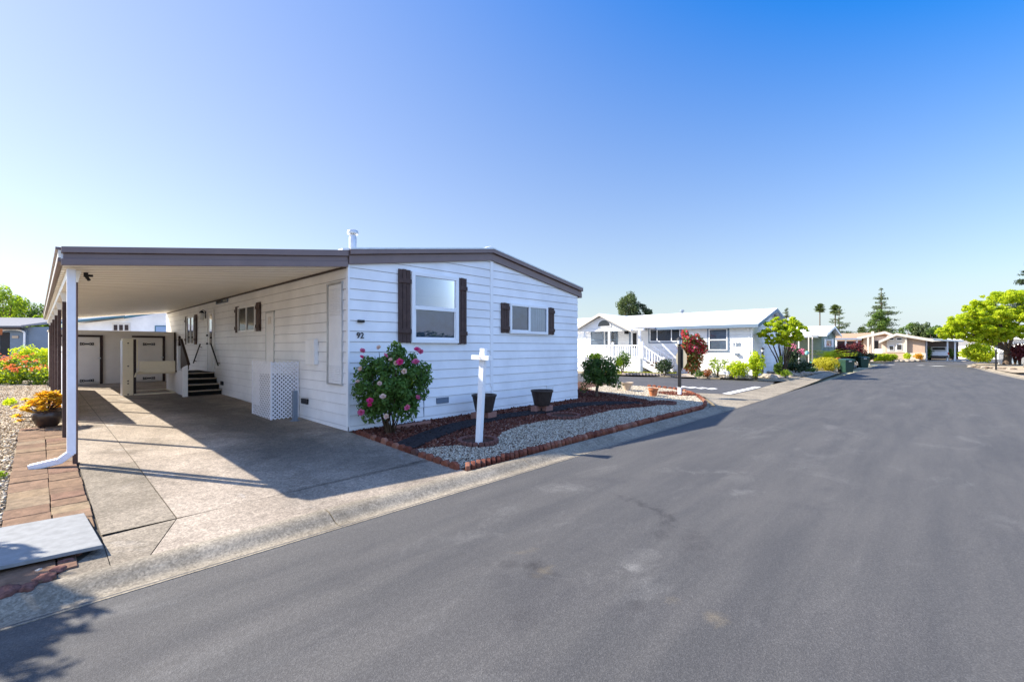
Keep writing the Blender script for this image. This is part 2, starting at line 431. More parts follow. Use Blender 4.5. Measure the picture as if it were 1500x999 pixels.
M['amber'] = paint('amber_glazed_ball', (0.42, 0.16, 0.025), 0.25, 0.3, 7, 0.5, 0.0)
M['edge_pale'] = paint('pale_edging_block', (0.34, 0.28, 0.235), 0.9, 0.3, 8, 0.15, 0.3)

# foliage: albedos between 0.03 and 0.2
def G3(a, b, c, **k): return [(0.0, a), (0.5, b), (1.0, c)]
M['lf_rose'] = leafmat('rose_leaf', G3((0.055, 0.12, 0.028), (0.095, 0.195, 0.040), (0.15, 0.25, 0.055)), 0.38, 0.45)
M['lf_orange'] = leafmat('citrus_leaf', G3((0.035, 0.075, 0.018), (0.07, 0.14, 0.028), (0.12, 0.20, 0.04)), 0.36, 0.4)
M['lf_yellow'] = leafmat('yellow_green_leaf', G3((0.22, 0.34, 0.018), (0.42, 0.52, 0.022), (0.64, 0.62, 0.035)), 0.58, 0.5)
M['lf_bright'] = leafmat('bright_green_leaf', G3((0.13, 0.22, 0.022), (0.22, 0.33, 0.03), (0.36, 0.42, 0.035)), 0.48, 0.5)
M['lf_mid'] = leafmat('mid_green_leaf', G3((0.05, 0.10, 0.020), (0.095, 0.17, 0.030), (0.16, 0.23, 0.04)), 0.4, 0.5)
M['lf_dark'] = leafmat('dark_green_leaf', G3((0.018, 0.035, 0.016), (0.032, 0.058, 0.022), (0.055, 0.085, 0.03)), 0.2, 0.55)
M['lf_conifer'] = leafmat('grey_green_needle', G3((0.05, 0.08, 0.04), (0.085, 0.125, 0.055), (0.14, 0.175, 0.06)), 0.3, 0.6)
M['lf_gold'] = leafmat('golden_succulent', G3((0.55, 0.22, 0.02), (0.70, 0.38, 0.035), (0.62, 0.50, 0.07)), 0.5, 0.4)
M['lf_hedgegold'] = leafmat('golden_hedge_leaf', G3((0.34, 0.31, 0.015), (0.46, 0.41, 0.02), (0.55, 0.50, 0.04)), 0.3, 0.5)
M['lf_red'] = leafmat('red_bougainvillea', G3((0.42, 0.02, 0.025), (0.68, 0.04, 0.045), (0.62, 0.10, 0.20)), 0.45, 0.55)
M['lf_wine'] = leafmat('wine_red_leaf', G3((0.075, 0.016, 0.02), (0.12, 0.025, 0.03), (0.18, 0.035, 0.04)), 0.3, 0.5)
M['lf_rust'] = leafmat('rust_orange_leaf', G3((0.30, 0.07, 0.02), (0.40, 0.12, 0.03), (0.25, 0.12, 0.05)), 0.35, 0.5)
M['lf_grass'] = leafmat('dry_lawn_grass', G3((0.14, 0.19, 0.02), (0.24, 0.27, 0.03), (0.34, 0.30, 0.05)), 0.35, 0.6)
M['lf_palm'] = leafmat('palm_frond', G3((0.045, 0.075, 0.025), (0.085, 0.12, 0.035), (0.14, 0.17, 0.05)), 0.25, 0.45)
M['petal_pink'] = leafmat('pink_petal', G3((0.58, 0.10, 0.26), (0.66, 0.15, 0.34), (0.70, 0.24, 0.42)), 0.35, 0.6)
M['petal_pale'] = leafmat('pale_petal', G3((0.66, 0.45, 0.46), (0.72, 0.54, 0.52), (0.76, 0.62, 0.58)), 0.35, 0.6)
M['petal_hot'] = leafmat('hot_pink_petal', G3((0.62, 0.03, 0.19), (0.70, 0.05, 0.26), (0.72, 0.09, 0.30)), 0.35, 0.6)
M['petal_orange'] = leafmat('orange_red_petal', G3((0.62, 0.13, 0.06), (0.70, 0.24, 0.12), (0.58, 0.16, 0.15)), 0.4, 0.6)

def asphalt_mat():
    m, nt, out = new_mat('grey_sealed_asphalt')
    v = coords(nt, obj=False)
    big = noise(nt, v, 0.35, 5, 0.6, 0.4)
    c = ramp(nt, big, [(0.3, (0.059, 0.0565, 0.0545)), (0.7, (0.077, 0.0735, 0.069))])
    # drag marks along the street
    vs = coords(nt, (0.25, 2.2, 1), obj=False)
    c = mixc(nt, 0.6, c, ramp(nt, noise(nt, vs, 1.3, 5, 0.65), [(0.35, (0.053, 0.0525, 0.0525)), (0.65, (0.086, 0.082, 0.0765))]))
    # pale dusty scuffs
    sc = ramp(nt, noise(nt, coords(nt, (0.55, 1.2, 1), obj=False), 1.05, 9, 0.72, 0.8), [(0.56, (0, 0, 0)), (0.74, (1, 1, 1))])
    c = mixc(nt, mathn(nt, 'MULTIPLY', sc, 0.38), c, (0.16, 0.155, 0.145))
    # dark scrubbed patches
    dk = ramp(nt, noise(nt, coords(nt, (0.6, 0.8, 1), obj=False), 0.8, 6, 0.6, 1.6), [(0.57, (0, 0, 0)), (0.72, (1, 1, 1))])
    c = mixc(nt, mathn(nt, 'MULTIPLY', dk, 0.5), c, (0.046, 0.045, 0.046))
    # single scrubs, tyre arcs and bare spots (x, y, half length, half width, turn, tone, strength)
    geo = nt.nodes.new('ShaderNodeNewGeometry'); br = noise(nt, v, 4.0, 9, 0.75, 0.8)
    def spot_(px, py, qx, qy, w, tone, st):
        nonlocal c
        a, b = ong(px, py, ROADZ), ong(qx, qy, ROADZ); m_ = (a + b)/2; d = b - a
        mp = nt.nodes.new('ShaderNodeMapping'); mp.vector_type = 'TEXTURE'; mp.inputs['Location'].default_value = (m_.x, m_.y, 0); mp.inputs['Rotation'].default_value = (0, 0, math.atan2(d.y, d.x)); mp.inputs['Scale'].default_value = (max(d.length/2, 0.05)*2.0, w*1.8, 1000)
        L(nt, geo.outputs['Position'], mp.inputs['Vector'])
        ln = nt.nodes.new('ShaderNodeVectorMath'); ln.operation = 'LENGTH'; L(nt, mp.outputs[0], ln.inputs[0])
        k = ramp(nt, mathn(nt, 'MULTIPLY', mathn(nt, 'ADD', ln.outputs['Value'], mathn(nt, 'MULTIPLY', br, 3.4)), 0.4), [(0.62, (1, 1, 1)), (0.92, (0, 0, 0))])
        c = mixc(nt, mathn(nt, 'MULTIPLY', k, st), c, tone)
    dkt, lt, brn = (0.030, 0.028, 0.028), (0.155, 0.15, 0.14), (0.115, 0.098, 0.072)
    for s_ in ((912, 728, 960, 744, .10, dkt, .8), (955, 740, 990, 766, .10, dkt, .8), (990, 762, 962, 788, .09, dkt, .6), (775, 815, 800, 842, .14, dkt, .75), (715, 832, 770, 822, .16, dkt, .5), (1025, 778, 1010, 815, .16, dkt, .5), (735, 922, 790, 900, .2, dkt, .4), (930, 880, 950, 900, .1, dkt, .35),
               (745, 812, 785, 805, .06, brn, .7), (790, 840, 815, 825, .05, brn, .7), (1035, 910, 1055, 898, .07, brn, .7), (975, 882, 990, 876, .06, brn, .5), (915, 838, 940, 826, .06, lt, .7), (1065, 724, 1110, 720, .12, lt, .5), (780, 712, 870, 716, .20, lt, .45), (960, 690, 1000, 688, .14, lt, .4), (640, 800, 720, 775, .2, lt, .3), (880, 850, 980, 800, .14, lt, .3), (1010, 692, 1080, 690, .1, lt, .5)): spot_(*s_)
    # aggregate
    vo = N(nt, 'ShaderNodeTexVoronoi', Scale=150.0); L(nt, v, vo.inputs['Vector'])
    ag = ramp(nt, vo.outputs['Color'], [(0.0, (0.55,)*3), (0.6, (1.0,)*3), (1.0, (1.75,)*3)])
    c = mixc(nt, 0.6, c, mixc(nt, 1.0, c, ag, 'MULTIPLY'))
    h = mathn(nt, 'ADD', mathn(nt, 'MULTIPLY', vo.outputs['Distance'], 0.7), noise(nt, v, 110, 3))
    principled(nt, out, c, 0.78, 0.28, 0, h, 0.3, 0.007)
    return m
M['asphalt'] = asphalt_mat()
M['asphaltdark'] = None
def asphalt_dark():
    m, nt, out = new_mat('fresh_dark_asphalt')
    v = coords(nt, obj=False)
    c = ramp(nt, noise(nt, v, 0.8, 6, 0.65), [(0.3, (0.050, 0.050, 0.053)), (0.7, (0.068, 0.067, 0.069))])
    vo = N(nt, 'ShaderNodeTexVoronoi', Scale=80.0); L(nt, v, vo.inputs['Vector'])
    c = mixc(nt, 0.6, c, mixc(nt, 1.0, c, ramp(nt, vo.outputs['Color'], [(0, (0.6,)*3), (1, (1.6,)*3)]), 'MULTIPLY'))
    principled(nt, out, c, 0.85, 0.25, 0, noise(nt, v, 50, 4), 0.4, 0.01)
    return m
M['asphaltdark'] = asphalt_dark()
def concrete(name, lo, hi, stain=0.5, white=0.0, shade_stain=False):
    m, nt, out = new_mat(name)
    v = coords(nt, obj=False)
    c = ramp(nt, noise(nt, v, 0.9, 7, 0.62, 0.3), [(0.28, lo), (0.72, hi)])
    d = ramp(nt, noise(nt, coords(nt, (1.0, 0.6, 1), obj=False), 0.75, 6, 0.65, 1.0), [(0.54, (0, 0, 0)), (0.74, (1, 1, 1))])
    c = mixc(nt, mathn(nt, 'MULTIPLY', d, stain), c, tuple(q*0.52 for q in lo))
    if white:
        w = ramp(nt, noise(nt, coords(nt, (0.9, 0.5, 1), obj=False), 0.9, 9, 0.7, 1.2), [(0.60, (0, 0, 0)), (0.70, (1, 1, 1))])
        c = mixc(nt, mathn(nt, 'MULTIPLY', w, white), c, (0.52, 0.50, 0.46))
    if shade_stain:
        # parking stains plus carport shade painted into the colour: broad band, ragged rim
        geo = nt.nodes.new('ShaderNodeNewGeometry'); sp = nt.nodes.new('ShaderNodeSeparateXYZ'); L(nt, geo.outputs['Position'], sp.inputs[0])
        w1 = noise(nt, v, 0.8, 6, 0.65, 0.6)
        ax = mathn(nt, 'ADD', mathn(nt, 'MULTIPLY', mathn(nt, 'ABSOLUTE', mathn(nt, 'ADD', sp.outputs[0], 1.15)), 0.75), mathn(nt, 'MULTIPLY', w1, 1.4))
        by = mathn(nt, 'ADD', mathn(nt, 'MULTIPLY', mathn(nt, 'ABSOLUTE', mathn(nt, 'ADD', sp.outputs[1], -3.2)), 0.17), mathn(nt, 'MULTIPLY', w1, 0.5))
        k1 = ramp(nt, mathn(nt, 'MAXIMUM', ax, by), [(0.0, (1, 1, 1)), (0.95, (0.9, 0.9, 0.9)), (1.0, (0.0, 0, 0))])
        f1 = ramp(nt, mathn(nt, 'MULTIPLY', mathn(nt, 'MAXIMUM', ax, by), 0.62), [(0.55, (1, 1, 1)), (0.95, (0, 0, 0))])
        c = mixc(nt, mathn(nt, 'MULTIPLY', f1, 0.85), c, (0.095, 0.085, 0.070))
    vo = N(nt, 'ShaderNodeTexVoronoi', Scale=75.0); L(nt, v, vo.inputs['Vector'])
    c = mixc(nt, 0.6, c, mixc(nt, 1.0, c, ramp(nt, vo.outputs['Color'], [(0, (0.42,)*3), (0.55, (1.0,)*3), (1, (1.5,)*3)]), 'MULTIPLY'))
    vo2 = N(nt, 'ShaderNodeTexVoronoi', Scale=38.0); L(nt, v, vo2.inputs['Vector'])
    c = mixc(nt, 0.4, c, mixc(nt, 1.0, c, ramp(nt, vo2.outputs['Color'], [(0, (0.55,)*3), (0.6, (1.0,)*3), (1, (1.35,)*3)]), 'MULTIPLY'))
    c = mixc(nt, 0.6, c, mixc(nt, 1.0, c, ramp(nt, noise(nt, v, 14, 6, 0.75), [(0.3, (0.62,)*3), (0.7, (1.18,)*3)]), 'MULTIPLY'))
    c = mixc(nt, 0.5, c, mixc(nt, 1.0, c, ramp(nt, noise(nt, v, 3.5, 6, 0.7), [(0.3, (0.70,)*3), (0.7, (1.12,)*3)]), 'MULTIPLY'))
    principled(nt, out, c, 0.85, 0.2, 0, noise(nt, v, 70, 5, 0.6), 0.35, 0.006)
    return m
M['drive'] = concrete('aged_driveway_concrete', (0.235, 0.192, 0.145), (0.40, 0.335, 0.262), 0.75, 0.6, shade_stain=True)
M['driveold'] = concrete('worn_aggregate_concrete', (0.165, 0.137, 0.10), (0.29, 0.245, 0.185), 0.6, 0.4)
M['curb'] = concrete('kerb_concrete', (0.185, 0.157, 0.115), (0.33, 0.285, 0.215), 0.6)
M['joint'] = paint('dirt_filled_joint', (0.085, 0.07, 0.05), 0.95, 0.3, 20)
M['yard'] = paint('dry_yard_earth', (0.36, 0.30, 0.215), 0.95, 0.45, 0.9, 0.1, 0.6, fine=18)
M['ground'] = paint('dry_grass_ground', (0.34, 0.31, 0.20), 0.95, 0.3, 0.15, 0.1, 0.5, fine=6)
M['walk'] = concrete('pale_walk_concrete', (0.38, 0.32, 0.25), (0.48, 0.42, 0.34), 0.25)

# ================================================================= camera, sun, sky
cam_d = bpy.data.cameras.new('camera'); cam = bpy.data.objects.new('camera', cam_d); COL.objects.link(cam)
cam.location = (CAMX, CAMY, EYE)
cam.rotation_euler = (R(90), 0, HEAD - R(90))
cam_d.sensor_width = 36.0; cam_d.lens = 36.0*FPX/1500.0
cam_d.shift_y = (HY - 499.5)/1500.0
cam_d.clip_start = 0.05; cam_d.clip_end = 3000
S.camera = cam

SUN_EL = R(39.4)
SUN_TO = Vector((-0.515, 0.857, 0)).normalized()          # horizontal direction to the sun
sd = bpy.data.lights.new('sun', 'SUN'); sun = bpy.data.objects.new('sun', sd); COL.objects.link(sun)
sd.energy = 4.0; sd.angle = R(0.55); sd.color = (1.0, 0.92, 0.80)
to = Vector((SUN_TO.x*math.cos(SUN_EL), SUN_TO.y*math.cos(SUN_EL), math.sin(SUN_EL)))
sun.rotation_euler = to.to_track_quat('Z', 'Y').to_euler()
sun.location = to*60

W = bpy.data.worlds.new('World'); S.world = W; W.use_nodes = True
wn = W.node_tree; wn.nodes.clear()
sky = wn.nodes.new('ShaderNodeTexSky'); sky.sky_type = 'NISHITA'; sky.sun_disc = False
sky.sun_elevation = SUN_EL; sky.sun_rotation = math.atan2(SUN_TO.x, SUN_TO.y)
sky.air_density = 1.15; sky.dust_density = 0.3; sky.ozone_density = 3.0; sky.altitude = 0
bg = wn.nodes.new('ShaderNodeBackground'); bg.inputs['Strength'].default_value = 0.0510
wo = wn.nodes.new('ShaderNodeOutputWorld')
hs = wn.nodes.new('ShaderNodeHueSaturation')
# the photograph's sky: deeper blue high up and away from the sun, paler toward the horizon and the sun
wtc = wn.nodes.new('ShaderNodeTexCoord'); wsp = wn.nodes.new('ShaderNodeSeparateXYZ'); wn.links.new(wtc.outputs['Generated'], wsp.inputs[0])
wdt = wn.nodes.new('ShaderNodeVectorMath'); wdt.operation = 'DOT_PRODUCT'; wn.links.new(wtc.outputs['Generated'], wdt.inputs[0]); wdt.inputs[1].default_value = SUN_TO
wz = mathn(wn, 'MAXIMUM', wsp.outputs[2], 0.0); ws = wdt.outputs['Value']; wzs = mathn(wn, 'MULTIPLY', wz, ws)
def lin_(c0, cz_, cs, czs):
    t = mathn(wn, 'ADD', mathn(wn, 'MULTIPLY', wz, cz_), c0); t = mathn(wn, 'ADD', t, mathn(wn, 'MULTIPLY', ws, cs)); return mathn(wn, 'ADD', t, mathn(wn, 'MULTIPLY', wzs, czs))
wn.links.new(lin_(0.752, 0.959, -0.032, -0.856), hs.inputs['Saturation']); wn.links.new(lin_(0.878, 1.329, 0.055, -1.226), hs.inputs['Value'])
hs.inputs['Hue'].default_value = 0.511
wn.links.new(sky.outputs[0], hs.inputs['Color']); hz_ = mixc(wn, mathn(wn, 'MULTIPLY', mathn(wn, 'MULTIPLY', mathn(wn, 'ADD', mathn(wn, 'MULTIPLY', wsp.outputs[2], -1.0), 0.12), 8.5, True), 0.85), hs.outputs[0], (4.3, 5.15, 6.1))
# added fill: unseen sky behind the camera brightened to lift shaded walls
wfd = wn.nodes.new('ShaderNodeVectorMath'); wfd.operation = 'DOT_PRODUCT'; wn.links.new(wtc.outputs['Generated'], wfd.inputs[0]); wfd.inputs[1].default_value = (FW[0], FW[1], 0)
back_fill = mathn(wn, 'MULTIPLY', mathn(wn, 'ADD', mathn(wn, 'MULTIPLY', wfd.outputs['Value'], -1.0), 0.55), 1.5, True)
back_fill_add = mixc(wn, back_fill, (0, 0, 0), (2.6, 3.1, 4.4))
wn.links.new(mixc(wn, 1.0, hz_, back_fill_add, 'ADD'), bg.inputs[0]); wn.links.new(bg.outputs[0], wo.inputs[0])

S.view_settings.view_transform = 'Standard'; S.view_settings.look = 'None'
S.view_settings.gamma = 1.0; S.view_settings.exposure = 1.66; S.view_settings.use_curve_mapping = False
S.cycles.max_bounces = 10; S.cycles.diffuse_bounces = 8; S.cycles.transparent_max_bounces = 12
S.cycles.glossy_bounces = 3; S.cycles.transmission_bounces = 4
S.cycles.sample_clamp_indirect = 6.0

# ================================================================= ground, streets, kerbs
def sheet(name, pts, mat, kind='structure'):
    o = MB().poly(pts).build(name, mat); return struct(o, kind)
struct(MB().quad((-900, -900, -0.30), (900, -900, -0.30), (900, 900, -0.30), (-900, 900, -0.30)).build('ground', M['ground']))
# the street (runs along x) and the side street between the two corner homes
struct(MB().quad((-80, -40, ROADZ), (110, -40, ROADZ), (110, -3.88, ROADZ), (-80, -3.88, ROADZ)).build('road', M['asphalt']))
CS = [(13.55, -2.62), (18.3, -2.62), (21.2, -2.2), (21.55, 1.0), (21.1, 5.0), (20.6, 9.0), (20.0, 45.0), (13.1, 45.0), (13.1, 1.0), (13.15, -0.9)]
struct(MB().poly([(x, y, ROADZ + 0.006) for x, y in CS]).build('side_street', M['asphaltdark']))

# rolled kerb of the main street, in lengths with open joints
prof = [(-3.505, -0.30), (-3.505, -0.078), (-3.56, -0.076), (-3.62, -0.088), (-3.68, -0.115), (-3.73, -0.142), (-3.78, -0.156), (-3.85, -0.156), (-3.93, -0.146), (-3.93, -0.30)]
mb = MB()
xs = [-40, -30, -22, -15, -9, -6.1, -2.02, 0.95, 4.0, 7.05, 9.25]
for a, b in zip(xs[:-1], xs[1:]):
    a += 0.006; b -= 0.006; n = len(prof)
    vs = [(a, y, z) for y, z in prof] + [(b, y, z) for y, z in prof]
    mb.add(vs, [(i, i+1, n+i+1, n+i) for i in range(n-1)] + [tuple(range(n))[::-1], tuple(range(n, 2*n))])
struct(mb.build('kerb', M['curb'], smooth=True))
# valley gutter over the mouth of the side street and the kerb round the island tip
def ribbon(mb, L1, L2):
    for (a, b), (c, d) in zip(zip(L1[:-1], L1[1:]), zip(L2[:-1], L2[1:])): mb.quad(a, b, d, c)
    return mb
out_ = [(9.26, -3.93, -0.142), (14, -3.90, -0.142), (20, -3.72, -0.142), (27, -3.42, -0.142), (36, -3.15, -0.146), (48, -2.7, -0.146), (60, -2.2, -0.146)]
mid_ = [(9.26, -3.75, -0.142), (14, -3.45, -0.142), (20, -3.3, -0.142), (27, -3.12, -0.142), (36, -2.92, -0.146), (48, -2.45, -0.156), (60, -1.95, -0.156)]
inn_ = [(9.26, -3.50, -0.138), (13.0, -2.80, -0.140), (19.6, -2.50, -0.140), (24.5, -2.72, -0.050), (36, -2.60, -0.046), (48, -2.14, -0.046), (60, -1.64, -0.046)]
mb = ribbon(MB(), out_, mid_); ribbon(mb, mid_, inn_)
isl = [(9.26, -3.50), (10.0, -3.14), (11.35, -2.42), (12.35, -1.62), (13.02, -0.72), (13.12, 0.3), (12.95, 1.2), (12.95, 45)]
def off_(p, d):
    res = []
    for i, (x, y) in enumerate(p):
        a = p[max(i-1, 0)]; b = p[min(i+1, len(p)-1)]; tx, ty = b[0]-a[0], b[1]-a[1]; l = math.hypot(tx, ty)
        res.append((x + ty/l*d, y - tx/l*d))
    return res
i2, i3 = off_(isl, 0.14), off_(isl, 0.42)
i3[0] = (9.7, -3.62); i3[1] = (10.7, -3.2); i3[2] = (11.9, -2.75)
ribbon(mb, [(x, y, -0.074) for x, y in isl], [(x, y, -0.125) for x, y in i2]); ribbon(mb, [(x, y, -0.125) for x, y in i2], [(x, y, -0.141) for x, y in i3])
struct(mb.build('corner_gutter', M['curb'], smooth=True))
# concrete filling between the island kerb, the stop line and the valley gutter
struct(MB().poly([(x, y, ROADZ + 0.004) for x, y in [(8.9, -3.95), (14.0, -3.92), (20.0, -3.74), (24.4, -3.55), (24.4, -2.74), (19.6, -2.52), (13.6, -2.56), (12.9, -0.5), (12.0, -1.4), (9.1, -3.2)]]).build('corner_apron', M['curb']))
# far kerb of the side street, round the corner of the home opposite
fk = [(20.25, 45.0), (20.85, 9.0), (21.35, 5.0), (21.8, 1.0), (21.75, -1.2), (22.3, -2.1), (24.5, -2.72)]
mb = ribbon(MB(), [(x, y, -0.142) for x, y in off_(fk, 0.28)], [(x, y, -0.136) for x, y in off_(fk, 0.12)])
ribbon(mb, [(x, y, -0.136) for x, y in off_(fk, 0.12)], [(x, y, -0.04) for x, y in fk]); ribbon(mb, [(x, y, -0.04) for x, y in fk], [(x, y, -0.038) for x, y in off_(fk, -0.16)])
struct(mb.build('far_kerb', M['curb'], smooth=True))
# far side of the street
mb = MB()
rk = [(9, -10.55), (16, -10.6), (24, -11.0), (29, -11.2)]
ribbon(mb, [(x, y, -0.146) for x, y in rk], [(x, y - 0.42, -0.140) for x, y in rk])
rk2 = [(30.0, -11.6), (37, -11.0), (44, -10.55), (52, -10.2), (60, -10.1), (68, -12.6), (74, -17)]
ribbon(mb, [(x, y, -0.146) for x, y in rk2], [(x, y - 0.35, -0.14) for x, y in rk2]); ribbon(mb, [(x, y - 0.35, -0.14) for x, y in rk2], [(x, y - 0.5, -0.04) for x, y in rk2])
struct(mb.build('opposite_kerb', M['curb']))

# the lot of the white home: a skirted sheet that follows zg
mb = MB(); rows = [(-3.5, 8.6), (-3.3, 9.35), (-3.05, 9.95), (-2.35, 11.28), (-1.55, 12.28), (-0.7, 12.93), (0.3, 13.03), (1.2, 12.93), (16, 12.93), (60, 12.93)]
for (y0, x0), (y1, x1) in zip(rows[:-1], rows[1:]):
    mb.quad((-60, y0, zg(0, y0) - 0.02), (x0, y0, zg(0, y0) - 0.02), (x1, y1, zg(0, y1) - 0.02), (-60, y1, zg(0, y1) - 0.02))
    mb.quad((x0, y0, zg(0, y0) - 0.02), (x0, y0, -0.3), (x1, y1, -0.3), (x1, y1, zg(0, y1) - 0.02))
struct(mb.build('home_lot', M['yard']))
# lots of the homes opposite, and the bank at the end of the street
mb = MB(); e = off_(fk, -0.16)
pts = [(x, y) for x, y in e] + [(36, -2.60), (48, -2.14), (60, -1.64), (60, 45)]
mb.poly([(x, y, -0.045) for x, y in pts]); struct(mb.build('opposite_lots', M['yard']))

# painted marks
def mark(pts): struct(MB().poly([(x, y, ROADZ + 0.012) for x, y in pts]).build('road_marking', M['roadpaint']))
mark([(13.6, -2.22), (17.7, -2.22), (17.7, -2.50), (13.6, -2.52)])
for k in range(4): mark([(15.0 + 0.0*k, -1.35 + 0.42*k), (15.55, -1.42 + 0.42*k), (15.75, -1.12 + 0.42*k), (15.2, -1.04 + 0.42*k)])
for px0, px1, py in ((1281, 1296, 535), (1304, 1312, 534.5), (1349, 1357, 535.5), (1369, 1387, 536.5)):
    a = ong(px0, py, ROADZ); b = ong(px1, py, ROADZ); d = Vector((FW[0], FW[1], 0))*0.55
    mark([(a.x, a.y), (b.x, b.y), (b.x + d.x, b.y + d.y), (a.x + d.x, a.y + d.y)])
# parking bay on the right
struct(MB().poly([(x, y, ROADZ + 0.006) for x, y in [(10, -10.97), (28.9, -11.6), (40, -14.5), (40, -30), (10, -30)]]).build('parking_bay', M['asphaltdark']))
mark([(23.6, -11.6), (24.0, -11.6), (30.5, -16.4), (30.1, -16.4)])

# ---- driveway slabs with joints
mb = MB(); g = 0.0045
def slab(pts, lift=0.0):
    mb.poly([(x, y, zg(x, y) + 0.004 + lift) for x, y in pts])
struct(MB().add([(-3.69, y, zg(0, y) - 0.012) for y in (-3.5, 0, 15.2)] + [(0.0, y, zg(0, y) - 0.012) for y in (-3.5, 0, 15.2)], [(0, 3, 4, 1), (1, 4, 5, 2)]).build('driveway_base', M['joint']))
om = MB()
ys = [-2.74, 0.0, 3.1, 6.2, 9.3, 12.3, 15.2]
for a, b in zip(ys[:-1], ys[1:]):
    om.poly([(x, y, zg(x, y) + 0.004) for x, y in [(-3.68, a+g), (-3.135-g, a+g), (-3.135-g, b-g), (-3.68, b-g)]]) if a < 0 else slab([(-3.68, a+g), (-3.135-g, a+g), (-3.135-g, b-g), (-3.68, b-g)]); slab([(-3.135+g, a+g), (-0.02, a+g), (-0.02, b-g), (-3.135+g, b-g)])
om.poly([(x, y, zg(x, y) + 0.004) for x, y in [(-3.68, -3.495), (-3.44-g, -3.495), (-3.14-g, -2.76), (-3.68, -2.80)]]); slab([(-3.44+g, -3.495), (-0.06, -3.495), (-0.03, -2.60), (-3.14+g, -2.76)])
om.poly([(x, y, zg(x, y) + 0.002) for x, y in [(-3.685, -2.95), (-3.685, -3.495), (-4.10, -3.495), (-3.97, -3.40), (-3.86, -3.26), (-3.76, -3.08)]])
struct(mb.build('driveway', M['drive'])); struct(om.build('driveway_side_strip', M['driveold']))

# ================================================================= the white corner home
HX, HYL = 7.45, 17.4
EAVE, RIDGE = 3.16, 3.75
def clip_band(poly, z0, z1):
    """convex polygon (u,z) cut to the band z0..z1"""
    def cut(P, keep, val):
        out = []
        for i in range(len(P)):
            a, b = P[i], P[(i+1) % len(P)]; ka, kb = keep(a[1]), keep(b[1])
            if ka: out.append(a)
            if ka != kb:
                t = (val - a[1])/(b[1] - a[1]); out.append((a[0] + (b[0]-a[0])*t, val))
        return out
    P = cut(poly, lambda z: z >= z0 - 1e-9, z0)
    return cut(P, lambda z: z <= z1 + 1e-9, z1) if len(P) > 2 else []
def siding(mb, org, u, nrm, poly, zfirst, step, proud=0.02, thin=0.004, wob=0.0):
    """lapped boards: each course leans out to its lower edge and ends in a small lip"""
    org, u, nrm = Vector(org), Vector(u), Vector(nrm)
    zmax = max(p[1] for p in poly); z = zfirst; zs = [min(p[1] for p in poly)]
    while z < zmax:
        if z > zs[0] + 0.02: zs.append(z)
        z += step
    zs.append(zmax)
    rr = random.Random(5)
    for a, b in zip(zs[:-1], zs[1:]):
        P = clip_band(poly, a, b)
        if len(P) < 3: continue
        pr = proud + rr.uniform(-wob, wob)
        def at(p, z0=a, z1=a+step): 
            k = (p[1]-z0)/(z1-z0); o = pr + (thin - pr)*max(0, min(1, k))
            return org + u*p[0] + nrm*o + Vector((0, 0, p[1]))
        lowgap = 0.009
        PP = clip_band(poly, min(a + lowgap, b - 0.002), b)
        if len(PP) < 3: continue
        mb.poly([at(p) for p in PP]); P = PP; a2 = min(a + lowgap, b - 0.002)
        lo = [p for p in P if abs(p[1]-a2) < 1e-6]
        if len(lo) >= 2:
            q0, q1 = min(lo), max(lo)
            mb.poly([at(q0), at(q1), org + u*q1[0] + Vector((0, 0, a2)), org + u*q0[0] + Vector((0, 0, a2))])
    return mb
STEP = 0.2015
home = thing('mobile_home', 'white single storey home with lapped siding, brown trim and the number 92', 'house', (0, 0, 0))
# core behind the boards
core = MB(); gp = [(0.004, 0), (HX-0.004, 0), (HX-0.004, EAVE), (HX/2, RIDGE), (0.004, EAVE)]
core.prism([(x, 0.004, z) for x, z in gp], (0, HYL - 0.008, 0))
wall = core.build('wall', M['groove_shade'], home)
mb = MB(); Z0 = 0.088
siding(mb, (0, 0, 0), (1, 0, 0), (0, -1, 0), [(-0.0, 0.0), (HX, 0.0), (HX, EAVE+0.01), (HX/2, RIDGE+0.01), (0, EAVE+0.01)], Z0, STEP, wob=0.0025)
siding(mb, (0, 0, 0), (0, 1, 0), (-1, 0, 0), [(0, 0.0), (HYL, 0.0), (HYL, EAVE), (0, EAVE)], Z0, STEP, wob=0.0025)
siding(mb, (HX, 0, 0), (0, 1, 0), (1, 0, 0), [(0, 0.0), (HYL, 0.0), (HYL, EAVE), (0, EAVE)], Z0, STEP)
mb.build('siding_boards', M['siding'], home)
# corner boards and the seam batten
mb = MB(); mb.box(-0.026, 0.0, -0.026, 0.055, 0.09, EAVE + 0.02); mb.box(0.0, 0.012, -0.026, -0.001, 0.09, EAVE + 0.02)
mb.build('corner_board', M['trim'], home)
mb = MB(); mb.box(3.70, 3.735, -0.030, -0.004, 0.62, RIDGE-0.02); mb.box(3.74, 3.80, -0.026, -0.003, 0.02, RIDGE-0.02); mb.build('seam_batten', M['trim'], home)
mb = MB(); mb.box(1.70, 1.712, -0.024, -0.006, 0.09, 0.72); mb.build('panel_joint', M['greypaint'], home)
